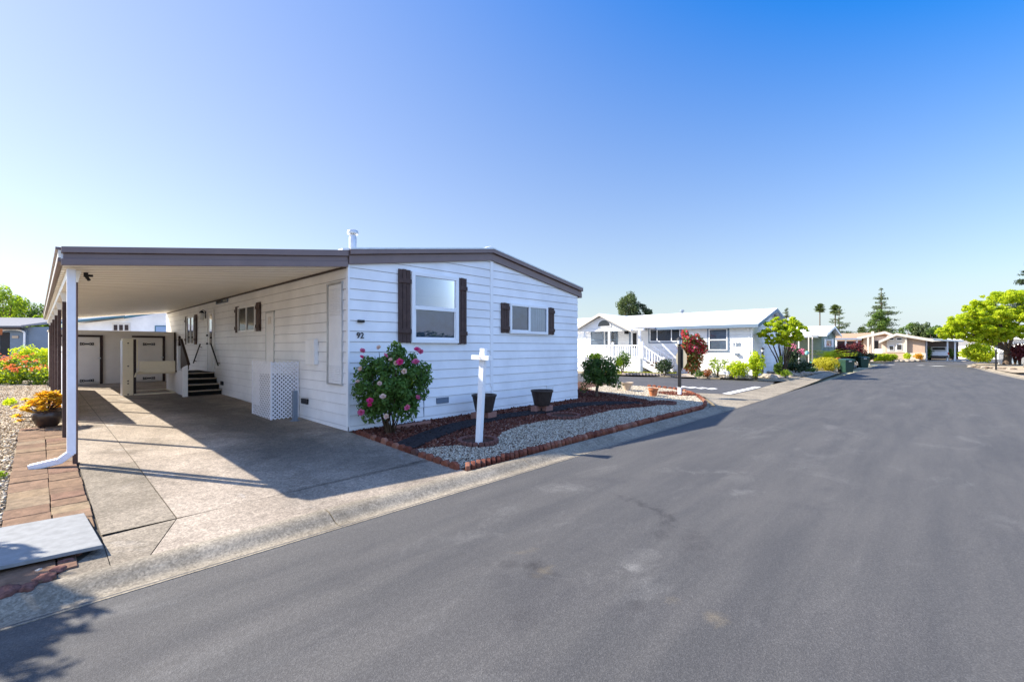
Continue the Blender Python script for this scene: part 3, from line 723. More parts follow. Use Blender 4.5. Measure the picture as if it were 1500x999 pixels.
# roof: two shallow planes, ridge cap, stepped brown fascia
OV = 0.10
sl = (RIDGE - EAVE)/(HX/2)
def roofz(x): return EAVE + sl*min(x, HX - x)
mb = MB(); t0, t1 = 0.27, 0.305
for s in (0, 1):
    X = lambda x: x if s == 0 else HX - x
    e = -0.16; pts = [(X(e), 0, roofz(0) + e*sl), (X(HX/2), 0, RIDGE)]
    a, b = pts
    mb.prism([(a[0], -OV+0.02, a[2]+t0), (b[0], -OV+0.02, b[2]+t0), (b[0], -OV+0.02, b[2]+t1), (a[0], -OV+0.02, a[2]+t1)], (0, HYL + 2*OV - 0.04, 0))
    # lower slab closes the eave
    mb.prism([(a[0], 0.03, a[2]), (b[0], 0.03, b[2]), (b[0], 0.03, b[2]+t0-0.002), (a[0], 0.03, a[2]+t0-0.002)], (0, HYL - 0.03, 0))
roof = mb.build('roof', M['roofwhite'], home)
mb = MB(); r0 = RIDGE + t1
mb.prism([(HX/2-0.22, -0.02, r0-0.02), (HX/2+0.22, -0.02, r0-0.02), (HX/2, -0.02, r0+0.065)], (0, HYL, 0)); mb.build('ridge_cap', M['roofwhite'], roof)
mb = MB()
for s in (0, 1):
    X = lambda x: x if s == 0 else HX - x
    e = -0.14 if s else -0.02
    for lo, hi, yo in ((0.005, 0.180, -0.065), (0.185, 0.280, -0.125)):
        a = Vector((X(e), yo, roofz(0) + e*sl + lo)); b = Vector((X(HX/2), yo, RIDGE + lo))
        mb.prism([a, b, b + Vector((0, 0, hi-lo)), a + Vector((0, 0, hi-lo))], (0, -yo - 0.028 if yo > -0.1 else 0.095, 0))
mb.build('fascia', M['brown'], roof, bevel=0.006)
mb = MB()
for s in (0, 1):
    X = lambda x: x if s == 0 else HX - x
    e = -0.14 if s else -0.02
    a = Vector((X(e), -0.13, roofz(0) + e*sl + 0.281)); b = Vector((X(HX/2), -0.13, RIDGE + 0.281))
    mb.prism([a, b, b + Vector((0, 0, 0.03)), a + Vector((0, 0, 0.03))], (0, 0.10, 0))
mb.build('drip_edge', M['galv'], roof)
mb = MB(); mb.box(HX + 0.03, HX + 0.16, -0.06, HYL, EAVE - 0.03, EAVE + 0.10); mb.build('eave_gutter', M['brown'], roof)
mb = MB(); c = (0.235, 0.30, 3.40)
mb.lathe([(0.075, 0), (0.075, 0.36), (0.062, 0.40), (0.062, 0.42)], c, 20); mb.lathe([(0.105, 0.43), (0.112, 0.46), (0.10, 0.50), (0.06, 0.52)], c, 20)
mb.build('flue_pipe', M['galv'], roof, smooth=True)

def shutter(x0, x1, z0, z1, parent):
    """board and batten shutter on the gable front"""
    mb = MB(); n = 4 if x1 - x0 > 0.27 else 3; n = 3; w = (x1 - x0)/n
    for i in range(n): mb.box(x0 + i*w + 0.004, x0 + (i+1)*w - 0.004, -0.052, -0.024, z0 + 0.006*(i % 2), z1 - 0.008*((i+1) % 2))
    for zz in (z0 + 0.16*(z1-z0), z1 - 0.16*(z1-z0)): mb.box(x0 - 0.008, x1 + 0.008, -0.074, -0.0525, zz - 0.045, zz + 0.045)
    return mb.build('shutter', M['shutter'], parent, bevel=0.004)
# tall single hung window
win = MB(); x0, x1, z0, z1 = 1.365, 2.64, 1.69, 3.205
def frame(mb, x0, x1, z0, z1, w, ya, yb):
    mb.box(x0, x1, ya, yb, z0, z0+w); mb.box(x0, x1, ya, yb, z1-w, z1)
    mb.box(x0, x0+w, ya, yb, z0+w+0.0005, z1-w-0.0005); mb.box(x1-w, x1, ya, yb, z0+w+0.0005, z1-w-0.0005)
    return mb
mb = frame(MB(), x0, x1, z0, z1, 0.085, -0.085, -0.012); f1 = mb.build('window', M['trim'], home, bevel=0.004)
mb = MB(); zm = 2.44
mb.box(x0+0.086, x1-0.086, -0.078, -0.040, zm-0.04, zm+0.04); mb.box(x0+0.086, x0+0.115, -0.060, -0.040, z0+0.086, zm-0.041); mb.box(x1-0.115, x1-0.086, -0.060, -0.040, z0+0.086, zm-0.041)
mb.box(x0+0.116, x1-0.116, -0.060, -0.040, z0+0.086, z0+0.125); mb.build('sash', M['trim'], f1, bevel=0.003)
MB().quad((x0+0.086, -0.050, zm+0.041), (x1-0.086, -0.050, zm+0.041), (x1-0.086, -0.050, z1-0.086), (x0+0.086, -0.050, z1-0.086)).build('pane', M['glass'], f1)
MB().quad((x0+0.116, -0.044, z0+0.126), (x1-0.116, -0.044, z0+0.126), (x1-0.116, -0.044, zm-0.041), (x0+0.116, -0.044, zm-0.041)).build('pane', M['glassdark'], f1)
mb = MB(); z = zm + 0.03
while z < z1 - 0.1:
    mb.quad((x0+0.09, -0.026, z), (x1-0.09, -0.026, z), (x1-0.09, -0.036, z+0.021), (x0+0.09, -0.036, z+0.021)); z += 0.024
mb.build('blind', M['blind'], f1)
MB().quad((x0+0.09, -0.0225, z0+0.08), (x1-0.09, -0.0225, z0+0.08), (x1-0.09, -0.0225, zm), (x0+0.09, -0.0225, zm)).build('insect_screen', M['screen_sky_tint'], f1)
shutter(1.055, 1.352, 1.69, 3.225, home); shutter(2.655, 2.905, 1.67, 3.215, home)
# low sliding window
x0, x1, z0, z1 = 4.365, 5.92, 1.955, 2.745
f2 = frame(MB(), x0, x1, z0, z1, 0.07, -0.08, -0.012).build('window', M['trim'], home, bevel=0.004)
xm = (x0+x1)/2 - 0.01
mb = MB(); mb.box(xm-0.035, xm+0.035, -0.074, -0.040, z0+0.071, z1-0.071); mb.box(x0+0.071, xm-0.036, -0.058, -0.040, z0+0.071, z0+0.10); mb.build('sash', M['trim'], f2, bevel=0.003)
MB().quad((x0+0.071, -0.046, z0+0.101), (xm-0.036, -0.046, z0+0.101), (xm-0.036, -0.046, z1-0.071), (x0+0.071, -0.046, z1-0.071)).build('pane', M['glassdark'], f2)
MB().quad((xm+0.036, -0.052, z0+0.071), (x1-0.071, -0.052, z0+0.071), (x1-0.071, -0.052, z1-0.071), (xm+0.036, -0.052, z1-0.071)).build('pane', M['glass'], f2)
MB().quad((x0+0.071, -0.0225, z0+0.071), (xm, -0.0225, z0+0.071), (xm, -0.0225, z1-0.071), (x0+0.071, -0.0225, z1-0.071)).build('insect_screen', M['screen_sky_tint'], f2)
mb = MB(); k = 26
for i in range(k):
    a, b = xm + (x1-0.072-xm)*i/k, xm + (x1-0.072-xm)*(i+1)/k; ya = -0.027 - 0.007*math.sin(i*1.9); yb = -0.027 - 0.007*math.sin((i+1)*1.9)
    mb.quad((a, ya, z0+0.08), (b, yb, z0+0.08), (b, yb, z1-0.072), (a, ya, z1-0.072))
mb.build('curtain', M['curtain_pale'], f2)
shutter(4.065, 4.35, 1.965, 2.74, home); shutter(5.945, 6.235, 1.955, 2.735, home)
# number, lamp, vents
text_mesh('house_number', '92', 0.155, M['black'], home, (0.222, -0.030, 1.822), (1, 0, 0), (0, 0, 1), 0.006, 0.0015)
mb = MB(); mb.box(0.165, 0.30, -0.06, -0.02, 2.075, 2.125); mb.build('number_lamp', M['black'], home, bevel=0.004)
def vent(x0, x1, z0, z1, mat=M['greypaint']):
    mb = MB(); frame(mb, x0, x1, z0, z1, 0.018, -0.036, -0.012); mb.box(x0+0.01, x1-0.01, -0.016, -0.012, z0+0.01, z1-0.01)
    k = 5
    for i in range(k):
        z = z0 + 0.022 + (z1-z0-0.04)*i/k; mb.quad((x0+0.02, -0.032, z), (x1-0.02, -0.032, z), (x1-0.02, -0.019, z+0.02), (x0+0.02, -0.019, z+0.02))
    mb.build('crawl_vent', mat, home)
vent(2.04, 2.38, 0.34, 0.47); vent(5.92, 6.22, 0.40, 0.52, M['siding'])
# ---- the carport side (wall x = 0): parts given as y, z
def yframe(mb, y0, y1, z0, z1, w, xa, xb):
    mb.box(xa, xb, y0, y1, z0, z0+w); mb.box(xa, xb, y0, y1, z1-w, z1)
    mb.box(xa, xb, y0, y0+w, z0+w+0.0005, z1-w-0.0005); mb.box(xa, xb, y1-w, y1, z0+w+0.0005, z1-w-0.0005); return mb
def ybatten(y0, y1, z0, z1):
    mb = MB(); n = 2; w = (y1-y0)/n
    for i in range(n): mb.box(-0.052, -0.024, y0 + i*w + 0.004, y0 + (i+1)*w - 0.004, z0, z1)
    for zz in (z0 + 0.17*(z1-z0), z1 - 0.17*(z1-z0)): mb.box(-0.074, -0.0525, y0 - 0.008, y1 + 0.008, zz - 0.045, zz + 0.045)
    return mb.build('shutter', M['shutter'], home, bevel=0.004)
def ywindow(y0, y1, z0, z1):
    f = yframe(MB(), y0, y1, z0, z1, 0.05, -0.07, -0.012).build('window', M['trim'], home, bevel=0.003)
    ym = (y0+y1)/2; MB().box(-0.066, -0.035, ym-0.025, ym+0.025, z0+0.051, z1-0.051).build('sash', M['trim'], f)
    for a, b, m in ((y0+0.051, ym-0.026, 'glassdull'), (ym+0.026, y1-0.051, 'glassdull')):
        MB().quad((-0.046, a, z0+0.051), (-0.046, b, z0+0.051), (-0.046, b, z1-0.051), (-0.046, a, z1-0.051)).build('pane', M[m], f)
    mb = MB(); z = z0 + 0.055
    while z < z1 - 0.075:
        mb.quad((-0.024, y0+0.055, z), (-0.024, ym, z), (-0.034, ym, z+0.022), (-0.034, y0+0.055, z+0.022)); z += 0.026
    mb.build('blind', M['curtain'], f)
    MB().quad((-0.0225, ym, z0+0.05), (-0.0225, y1-0.05, z0+0.05), (-0.0225, y1-0.05, z1-0.05), (-0.0225, ym, z1-0.05)).build('dark_screen', M['dark_room'], f)
ywindow(5.13, 6.62, 2.02, 2.75); ybatten(4.79, 5.10, 2.02, 2.785); ybatten(6.64, 6.93, 2.02, 2.785)
ywindow(11.95, 13.1, 1.70, 2.77); ybatten(11.62, 11.92, 1.70, 2.80); ybatten(13.13, 13.42, 1.70, 2.80)
# entrance door
d0, d1, dz0, dz1 = 9.26, 10.06, 0.80, 2.85
dr = MB(); dr.box(-0.045, -0.012, d0+0.06, d1-0.06, dz0, dz1-0.06); door = dr.build('door', M['trim'], home, bevel=0.004)
mb = MB(); mb.box(-0.065, -0.010, d0, d0+0.055, dz0, dz1); mb.box(-0.065, -0.010, d1-0.055, d1, dz0, dz1); mb.box(-0.065, -0.010, d0+0.056, d1-0.056, dz1-0.055, dz1); mb.build('door_frame', M['trim'], door)
mb = MB(); mb.box(-0.053, -0.0455, 9.47, 9.76, 1.68, 2.70); mb.build('door_window', M['dark_room'], door)
MB().quad((-0.0545, 9.48, 1.69), (-0.0545, 9.75, 1.69), (-0.0545, 9.75, 2.69), (-0.0545, 9.48, 2.69)).build('pane', M['glassdull'], door)
mb = MB(); mb.lathe([(0.03, -0.03), (0.035, 0), (0.02, 0.03)], (-0.085, 9.93, 1.72), 10); mb.build('door_handle', M['black'], door); mb = MB(); mb.lathe([(0.03, -0.03), (0.035, 0), (0.02, 0.03)], (-0.085, 9.93, 2.0), 10); mb.build('door_lock', M['black'], door)
# wall lantern
mb = MB(); mb.box(-0.03, -0.012, 10.39, 10.49, 2.60, 2.86); mb.tube([(-0.03, 10.44, 2.83), (-0.10, 10.44, 2.90), (-0.13, 10.44, 2.86)], 0.012); mb.lathe([(0.02, 0), (0.085, -0.07), (0.09, -0.09)][::-1], (-0.13, 10.44, 2.87), 10)
ln = mb.build('wall_lantern', M['black'], home)
mb = MB(); mb.lathe([(0.05, -0.33), (0.075, -0.30), (0.08, -0.10), (0.07, -0.09)], (-0.13, 10.44, 2.87), 10); mb.build('lantern_glass', M['lampglass'], ln)
# louvred air vent below the eave
mb = MB(); yframe(mb, 7.76, 9.02, 2.99, 3.14, 0.02, -0.05, -0.010); mb.box(-0.05, -0.01, 8.36, 8.39, 3.012, 3.118)
av = mb.build('air_vent', M['greypaint'], home); mb = MB(); mb.quad((-0.022, 8.4, 3.0), (-0.022, 9.0, 3.0), (-0.022, 9.0, 3.13), (-0.022, 8.4, 3.13)); mb.build('vent_opening', M['black'], av)
mb = MB()
for i in range(5): z = 3.012 + 0.02*i; mb.quad((-0.045, 7.78, z), (-0.045, 8.36, z), (-0.025, 8.36, z+0.018), (-0.025, 7.78, z+0.018))
mb.build('vent_louvre', M['galv'], av)
# water heater closet with louvred door, narrow panel door, meter box
mb = MB(); y0, y1, z0, z1 = 0.20, 0.845, 0.855, 2.87
mb.box(-0.040, -0.012, y0+0.03, y1-0.07, z0+0.03, z1-0.05); cl = mb.build('closet_door', M['siding'], home, bevel=0.004)
mb = MB(); mb.box(-0.05, -0.008, y1-0.05, y1, z0, z1); mb.box(-0.045, -0.008, y0, y1-0.051, z1-0.035, z1); mb.box(-0.045, -0.008, y0, y1-0.051, z0, z0+0.025); mb.box(-0.04, -0.008, y0, y0+0.018, z0+0.026, z1-0.036)
mb.build('closet_frame', M['galv'], cl)
for zz, k in ((2.22, 15), (0.93, 9)):
    mb = MB()
    for i in range(k):
        for a in (0.27, 0.40, 0.53, 0.65):
            z = zz + i*0.036; mb.quad((-0.041, a, z), (-0.041, a+0.085, z), (-0.052, a+0.085, z+0.016), (-0.052, a, z+0.016)); mb.quad((-0.041, a, z+0.022), (-0.041, a+0.085, z+0.022), (-0.052, a+0.085, z+0.016), (-0.052, a, z+0.016))
    mb.build('door_louvre', M['siding'], cl)
mb = MB(); mb.box(-0.032, -0.010, 3.87, 4.37, 1.18, 2.46); pd = mb.build('panel_door', M['siding'], home, bevel=0.004)
mb = MB(); mb.box(-0.036, -0.010, 3.83, 3.855, 1.16, 2.50); mb.box(-0.036, -0.010, 4.385, 4.41, 1.16, 2.50); mb.box(-0.040, -0.010, 3.83, 4.41, 2.47, 2.50); mb.build('panel_frame', M['galv'], pd)
mb = MB(); mb.box(-0.046, -0.0325, 4.02, 4.20, 2.18, 2.36); mb.build('panel_vent', M['tan'], pd)
mb = MB(); mb.box(-0.10, -0.012, 1.31, 1.76, 1.235, 1.76); mb.build('meter_box', M['siding'], home, bevel=0.008)
mb = MB(); mb.box(-0.045, -0.014, 1.80, 2.14, 0.36, 0.47); mb.build('crawl_vent', M['black'], home); mb = MB(); mb.box(-0.045, -0.014, 8.25, 8.5, 0.40, 0.52); mb.build('crawl_vent', M['black'], home)

# ================================================================= carport
cp = thing('carport', 'open carport with brown fascia, cream metal ceiling and slim brown posts beside the white home', 'carport', (-3.7, 0.4, 0))
CX0, CX1, CY0, CY1 = -3.86, -0.05, -0.02, 17.1
def cz(x): return 3.10 + (x + 0.15)*0.124          # underside: falls to the outer side
mb = MB(); y = CY0 + 0.03; w = 0.305
while y < CY1 - 0.05:
    y2 = min(y + w, CY1)
    for a, b, o in ((y, y+0.03, 0.035), (y+0.03, y+0.05, None), (y+0.05, y2-0.002, 0.0)):
        smi = 0 if o == 0.0 else 1
        za, zb = (o, o) if o is not None else (0.035, 0.0)
        mb.quad((CX0+0.02, a, cz(CX0)+za+0.02), (CX1, a, cz(CX1)+za+0.02), (CX1, b, cz(CX1)+zb+0.02), (CX0+0.02, b, cz(CX0)+zb+0.02), smi)
    mb.quad((CX0+0.02, y2-0.002, cz(CX0)+0.02), (CX1, y2-0.002, cz(CX1)+0.02), (CX1, y2, cz(CX1)+0.055), (CX0+0.02, y2, cz(CX0)+0.055))
    y = y2
dk = mb.build('ceiling', [M['ceiling'], M['seam']], cp)
mb = MB(); mb.prism([(CX0, CY0+0.02, cz(CX0)+0.08), (CX1, CY0+0.02, cz(CX1)+0.08), (CX1, CY0+0.02, cz(CX1)+0.29), (CX0, CY0+0.02, cz(CX0)+0.21)], (0, CY1-CY0-0.04, 0)); mb.build('roof_deck', M['roofwhite'], cp)
mb = MB()
for lo0, hi0, lo1, hi1, yo in ((0.0, 0.085, 0.0, 0.11, -0.06), (0.087, 0.155, 0.112, 0.20, -0.042), (0.157, 0.235, 0.202, 0.315, -0.085)):
    mb.prism([(CX0+(0.02 if yo == -0.042 else 0), CY0+yo+0.03, cz(CX0)+lo0), (CX1+0.02, CY0+yo+0.03, cz(CX1)+lo1), (CX1+0.02, CY0+yo+0.03, cz(CX1)+hi1), (CX0+(0.02 if yo == -0.042 else 0), CY0+yo+0.03, cz(CX0)+hi0)], (0, -yo, 0))
mb.build('fascia', M['brown'], cp, bevel=0.005)
mb = MB(); mb.box(CX0-0.03, CX0+0.02, CY0+0.03, CY1, cz(CX0)+0.05, cz(CX0)+0.10); mb.box(CX0-0.05, CX0+0.02, CY0+0.03, CY1, cz(CX0)+0.20, cz(CX0)+0.235); mb.build('eave_flashing', M['brown'], cp)
mb = MB(); mb.box(CX0-0.025, CX0+0.018, CY0+0.035, CY1, cz(CX0)+0.102, cz(CX0)+0.198); mb.build('eave_gutter', M['ceiling'], cp)
mb = MB(); mb.box(-3.79, -3.70, CY0+0.62, CY1, cz(CX0)-0.10, cz(CX0)+0.015); mb.build('edge_beam', M['ceiling'], cp)
mb = MB(); mb.prism([(CX0, CY1, cz(CX0)+0.02), (CX1, CY1, cz(CX1)+0.02), (CX1, CY1, cz(CX1)+0.26), (CX0, CY1, cz(CX0)+0.20)], (0, 0.05, 0)); mb.build('rear_beam', M['ceiling'], cp)
mb = MB(); mb.box(-0.06, -0.022, 0.05, HYL-0.35, cz(CX1)-0.015, cz(CX1)+0.018); mb.build('ledger_trim', M['darkbrown'], cp)
for i, y in enumerate((0.42, 2.80, 5.20, 7.60, 10.0, 12.4, 14.8)):
    mb = MB(); zb = zg(0, y)
    xp = -3.712 if i == 0 else -3.745; zt_ = cz(CX0) + (0.0 if i == 0 else -0.102)
    mb.box(xp-0.026, xp+0.026, y-0.045, y+0.045, zb, zt_); mb.box(xp-0.045, xp+0.045, y-0.06, y+0.06, zb, zb+0.012)
    p = mb.build('post', M['shutter'], cp)
    mb = MB(); mb.prism([(xp-0.06, y-0.046, zt_), (xp+0.06, y-0.046, zt_), (xp+0.026, y-0.046, zt_-0.16), (xp-0.026, y-0.046, zt_-0.16)], (0, -0.006, 0)); mb.build('post_bracket', M['ceiling'], p)
# white downspout in front of the first post
mb = MB(); dx, dy = -3.755, 0.27
mb.box(dx-0.045, dx+0.045, dy-0.032, dy+0.032, 0.17, cz(CX0)-0.0)
ds = mb.build('downspout', M['metalwhite'], cp, bevel=0.012)
mb = MB(); mb.bar((dx+0.005, dy, 0.20), (dx-0.12, dy+0.03, 0.09), 0.085, 0.075, (0, 1, 0)); mb.bar((dx-0.09, dy+0.02, 0.105), (-4.14, dy+0.16, 0.035), 0.085, 0.07, (0, 1, 0)); mb.build('elbow', M['metalwhite'], ds, bevel=0.012)
mb = MB(); mb.bar((-4.120, dy+0.151, 0.0385), (-4.1425, dy+0.161, 0.0345), 0.07, 0.055, (0, 1, 0)); mb.build('spout_opening', M['black'], ds)
# small fixtures under the ceiling by the first post
mb = MB(); mb.box(-3.60, -3.55, 0.95, 1.0, cz(-3.6)-0.04, cz(-3.6)+0.02); mb.tube([(-3.575, 0.97, cz(-3.6)-0.03), (-3.54, 0.95, cz(-3.6)-0.09)], 0.022); mb.tube([(-3.575, 0.97, cz(-3.6)-0.02), (-3.50, 0.95, cz(-3.6)-0.02)], 0.018); mb.build('flood_lamp', M['black'], cp)

# lattice screen hung between posts, and the translucent screen standing at the edge
sc = thing('lattice_screen', 'grey lattice screen standing along the outer edge of the carport between posts', 'screen', (-3.72, 4.0, 0.05))
mb = MB(); ya, yb, za, zb = 5.26, 13.8, 0.12, 1.62
for a, b in ((ya, ya+0.05), (7.54, 7.66), (9.94, 10.06), (12.34, 12.46), (yb-0.05, yb)): mb.box(-3.70, -3.66, a, b, za, zb)
mb.box(-3.70, -3.66, ya, yb, za, za+0.05); mb.box(-3.70, -3.66, ya, yb, zb-0.11, zb)
mb.build('screen_frame', M['metalwhite'], sc)
def lattice(mb, O, U, V, w, h, pitch=0.075, strip=0.045, th=0.006, nrm=None):
    """diagonal lath clipped to the panel w by h, spanned by unit vectors U, V from O"""
    O, U, V = Vector(O), Vector(U), Vector(V); Nn = U.cross(V).normalized()
    for s, o in ((1, 0.0), (-1, th*1.15)):
        t = -h if s == 1 else 0
        end = w if s == 1 else w + h
        while t < end:
            # centre line: (t,0) -> direction (1,s..)
            if s == 1: a, b = (t, 0.0), (t + h, h)
            else: a, b = (t, 0.0), (t - h, h)
            def clipx(a, b):
                (x0, y0), (x1, y1) = a, b; T0, T1 = 0.0, 1.0; d = x1 - x0
                for lim, sg in ((0, 1), (w, -1)):
                    f0, f1 = sg*(x0-lim), sg*(x1-lim)
                    if f0 < 0 and f1 < 0: return None
                    if f0 < 0: T0 = max(T0, f0/(f0-f1))
                    elif f1 < 0: T1 = min(T1, f0/(f0-f1))
                return None if T1 - T0 < 0.01 else ((x0+d*T0, y0+(y1-y0)*T0), (x0+d*T1, y0+(y1-y0)*T1))
            c = clipx(a, b)
            if c:
                p, q = [O + U*k[0] + V*k[1] + Nn*o for k in c]
                d = (q-p).normalized(); sx = d.cross(Nn)*strip/2
                mb.prism([p - sx, q - sx, q + sx, p + sx], Nn*th)
            t += pitch*1.4142
    return mb
lattice(MB(), (-3.68, ya+0.05, za+0.05), (0, 1, 0), (0, 0, 1), yb-ya-0.1, zb-za-0.1, 0.085, 0.062).build('lattice_panel', M['metalwhite'], sc)

# ================================================================= shed at the back of the carport
SY = 15.25; zb = zg(0, SY)
shed = thing('storage_shed', 'low tan storage shed with two brown trimmed doors across the back of the carport', 'shed', (-1.9, SY, zb))
mb = MB(); mb.box(-3.76, -0.06, SY, SY+2.0, zb, 2.20); mb.build('wall', M['tan'], shed)
mb = MB(); siding(mb, (-3.76, SY, 0), (1, 0, 0), (0, -1, 0), [(0, zb), (3.70, zb), (3.70, 2.06), (0, 2.06)], zb + 0.12, 0.195, 0.012, 0.003); mb.build('siding_boards', M['tan'], shed)
mb = MB(); mb.box(-3.79, -0.04, SY-0.035, SY+2.05, 2.20, 2.235); mb.box(-3.76, -0.06, SY-0.03, SY-0.002, 2.065, 2.199); mb.build('roof', M['tan'], shed)
mb = MB(); mb.box(-0.10, -0.05, SY-0.06, SY-0.031, zb, 2.22); mb.build('corner_board', M['darkbrown'], shed)
def hinge(mb, x, z, w=0.36):
    y0, y1 = SY-0.082, SY-0.066
    mb.box(x-w*0.16, x+w*0.16, y0, y1, z-0.022, z+0.022)
    for s in (-1, 1):
        for k in (0.27, 0.42):
            c = x + s*w*k
            for i in range(8):
                a, b = 2*PI*i/8, 2*PI*(i+1)/8; r0, r1 = 0.024, 0.048
                mb.quad((c+r0*math.cos(a), y0-0.004, z+r0*math.sin(a)), (c+r1*math.cos(a), y0-0.004, z+r1*math.sin(a)), (c+r1*math.cos(b), y0-0.004, z+r1*math.sin(b)), (c+r0*math.cos(b), y0-0.004, z+r0*math.sin(b)))
        mb.box(x+s*w*0.5-0.012, x+s*w*0.5+0.012, y0, y1, z-0.055, z+0.055)
for x0, x1, xo in ((-3.55, -2.41, -2.77), (-1.44, -0.49, -0.93)):
    mb = MB(); mb.box(x0, x1, SY-0.055, SY-0.015, zb+0.05, 1.98)
    if x0 > -2: mb.box((x0+x1)/2-0.008, (x0+x1)/2+0.008, SY-0.069, SY-0.0555, zb+0.06, 1.97)
    siding(mb, (x0, SY-0.055, 0), (1, 0, 0), (0, -1, 0), [(0, zb+0.06), (x1-x0, zb+0.06), (x1-x0, 1.97), (0, 1.97)], zb+0.12, 0.195, 0.010, 0.003)
    d = mb.build('door', M['tan'], shed)
    mb = MB(); mb.box(x0-0.02, x1+0.09, SY-0.075, SY-0.014, 1.985, 2.055); mb.box(x1+0.005, x1+0.09, SY-0.07, SY-0.014, zb, 1.983); mb.build('door_trim', M['darkbrown'], d)
    mb = MB(); hinge(mb, xo, 1.72); mb.build('door_ornament', M['black'], d); mb = MB(); hinge(mb, xo, 0.34); mb.build('door_ornament', M['black'], d)
    mb = MB(); mb.box(x1-0.06, x1+0.03, SY-0.085, SY-0.0755, 1.16, 1.20); mb.build('latch', M['galv'], d)

# ================================================================= entrance steps
st = thing('entry_steps', 'black gripped entry steps with pale nosings leading up to the side door', 'steps', (-0.45, 8.5, zg(0, 8.5)))
zb = 0.10; rise = (0.775 - zb)/4; ys = [8.42, 8.70, 8.98, 9.26]
for i, y in enumerate(ys):
    z1_ = zb + rise*(i+1); y2 = 11.4 if i == 3 else ys[i+1] + 0.02
    mb = MB(); mb.box(-0.88, -0.028, y+0.02, y2, z1_-rise if i else zb-0.02, z1_-0.026); mb.build('riser', M['blackgrip'], st)
    mb = MB(); mb.box(-0.90, -0.026, y, y2+0.0, z1_-0.025, z1_-0.004); t = mb.build('tread', M['blackgrip'], st)
    mb = MB(); mb.box(-0.905, -0.026, y-0.012, y-0.001, z1_-0.032, z1_+0.0); mb.build('nosing', M['palepot'], t)
mb = MB(); mb.prism([(-1.06, 8.30, zb), (-0.935, 8.30, zb), (-0.935, 8.30, 1.06), (-1.06, 8.30, 0.98)], (0, 0.11, 0)); mb.box(-0.985, -0.94, 8.425, 9.49, zb, 0.86); mb.build('stringer_wall', M['trim'], st, bevel=0.004)
mb = MB(); mb.box(-0.98, -0.862, 9.50, 9.62, zb, 1.64); mb.box(-0.97, -0.91, 9.645, 11.35, zb, 0.78); mb.build('newel_post', M['trim'], st, bevel=0.004)
mb = MB(); mb.prism([(-0.905, 8.46, 0.92), (-0.905, 9.48, 0.92), (-0.905, 9.48, 1.80), (-0.905, 8.46, 1.06)], (0.03, 0, 0)); mb.bar((-0.89, 8.42, 1.07), (-0.89, 9.49, 1.86), 0.07, 0.035); mb.build('stair_rail', M['darkbrown'], st)
mb = MB(); mb.lathe([(0.03, 0), (0.05, 0.04), (0.03, 0.08), (0.045, 0.12), (0.02, 0.16)], (-0.92, 9.56, 1.80), 10); mb.box(-0.95, -0.89, 9.53, 9.59, 1.642, 1.80); mb.build('rail_finial', M['darkbrown'], st)
for ya, za, yb2, zb2 in ((10.82, 1.70, 11.80, 1.02), (9.38, 1.70, 8.52, 1.02)):
    r = thing('grab_rail', 'dark sloping grab rail on the wall %s the side door' % ('beyond' if ya > 10 else 'nearer the street than'), 'handrail', (-0.05, ya, za), 'grab rails beside the side door')
    MB().tube([(-0.10, ya, za), (-0.10, yb2, zb2)], 0.022, 10).build('rail', M['black'], r, smooth=True)
    for k in (0.12, 0.88): MB().tube([(-0.10, ya+(yb2-ya)*k, za+(zb2-za)*k), (-0.02, ya+(yb2-ya)*k, za+(zb2-za)*k - 0.03)], 0.011, 8).build('bracket', M['black'], r)
pot = MB().lathe([(0.07, 0), (0.10, 0.28), (0.11, 0.28), (0.11, 0.30)], (-0.78, 9.45, 0.775), 14).build('bucket', M['greypaint'], None, smooth=True); tag(pot, 'small grey bucket on the top step by the side door', 'bucket')

# ================================================================= vertical platform lift
lf = thing('platform_lift', 'cream vertical wheelchair lift with a tall mast and raised gate beside the steps', 'wheelchair lift', (-2.05, 9.9, 0.12))
mb = MB(); zb = 0.115
mb.box(-2.28, -2.03, 9.80, 10.16, zb, 1.86); mb.build('mast', M['cream'], lf, bevel=0.012)
mb = MB(); mb.box(-2.30, -2.281, 9.82, 10.14, zb, 1.80); mb.build('mast_side', M['trim'], lf)
mb = MB(); mb.box(-2.028, -1.96, 9.84, 10.12, zb, 1.84); mb.build('guide_rail', M['darkbrown'], lf)
mb = MB(); mb.box(-1.955, -1.925, 9.80, 9.84, 0.95, 1.84); mb.build('control_pole', M['cream'], lf)
mb = MB(); mb.box(-1.90, -0.99, 9.78, 9.83, 0.80, 1.16); mb.box(-1.88, -0.99, 9.765, 9.779, 0.80, 0.93); mb.build('gate_panel', M['cream'], lf, bevel=0.008)
mb = MB(); mb.box(-1.92, -0.99, 9.84, 11.2, 0.76, 0.815); mb.build('platform', M['cream'], lf, bevel=0.006)
mb = MB(); mb.box(-2.02, -0.99, 9.74, 9.80, zb, zb+0.05); mb.box(-2.02, -0.99, 11.2, 11.26, zb, zb+0.05); mb.box(-1.02, -0.99, 9.80, 11.2, zb, zb+0.05); mb.build('base_frame', M['cream'], lf)
mb = MB(); mb.tube([(-2.00, 9.76, 0.68), (-1.97, 9.75, 0.80), (-1.90, 9.745, 0.87), (-1.80, 9.745, 0.83)], 0.022, 8); mb.build('release_lever', M['cream'], lf, smooth=True)
mb = MB()
for z in (1.72, 1.02, 0.57, 0.49, 0.16): mb.lathe([(0.016, -0.016), (0.022, 0), (0.016, 0.016)], (-2.155, 9.797, z), 8)
mb.build('bolt', M['darkbrown'], lf)
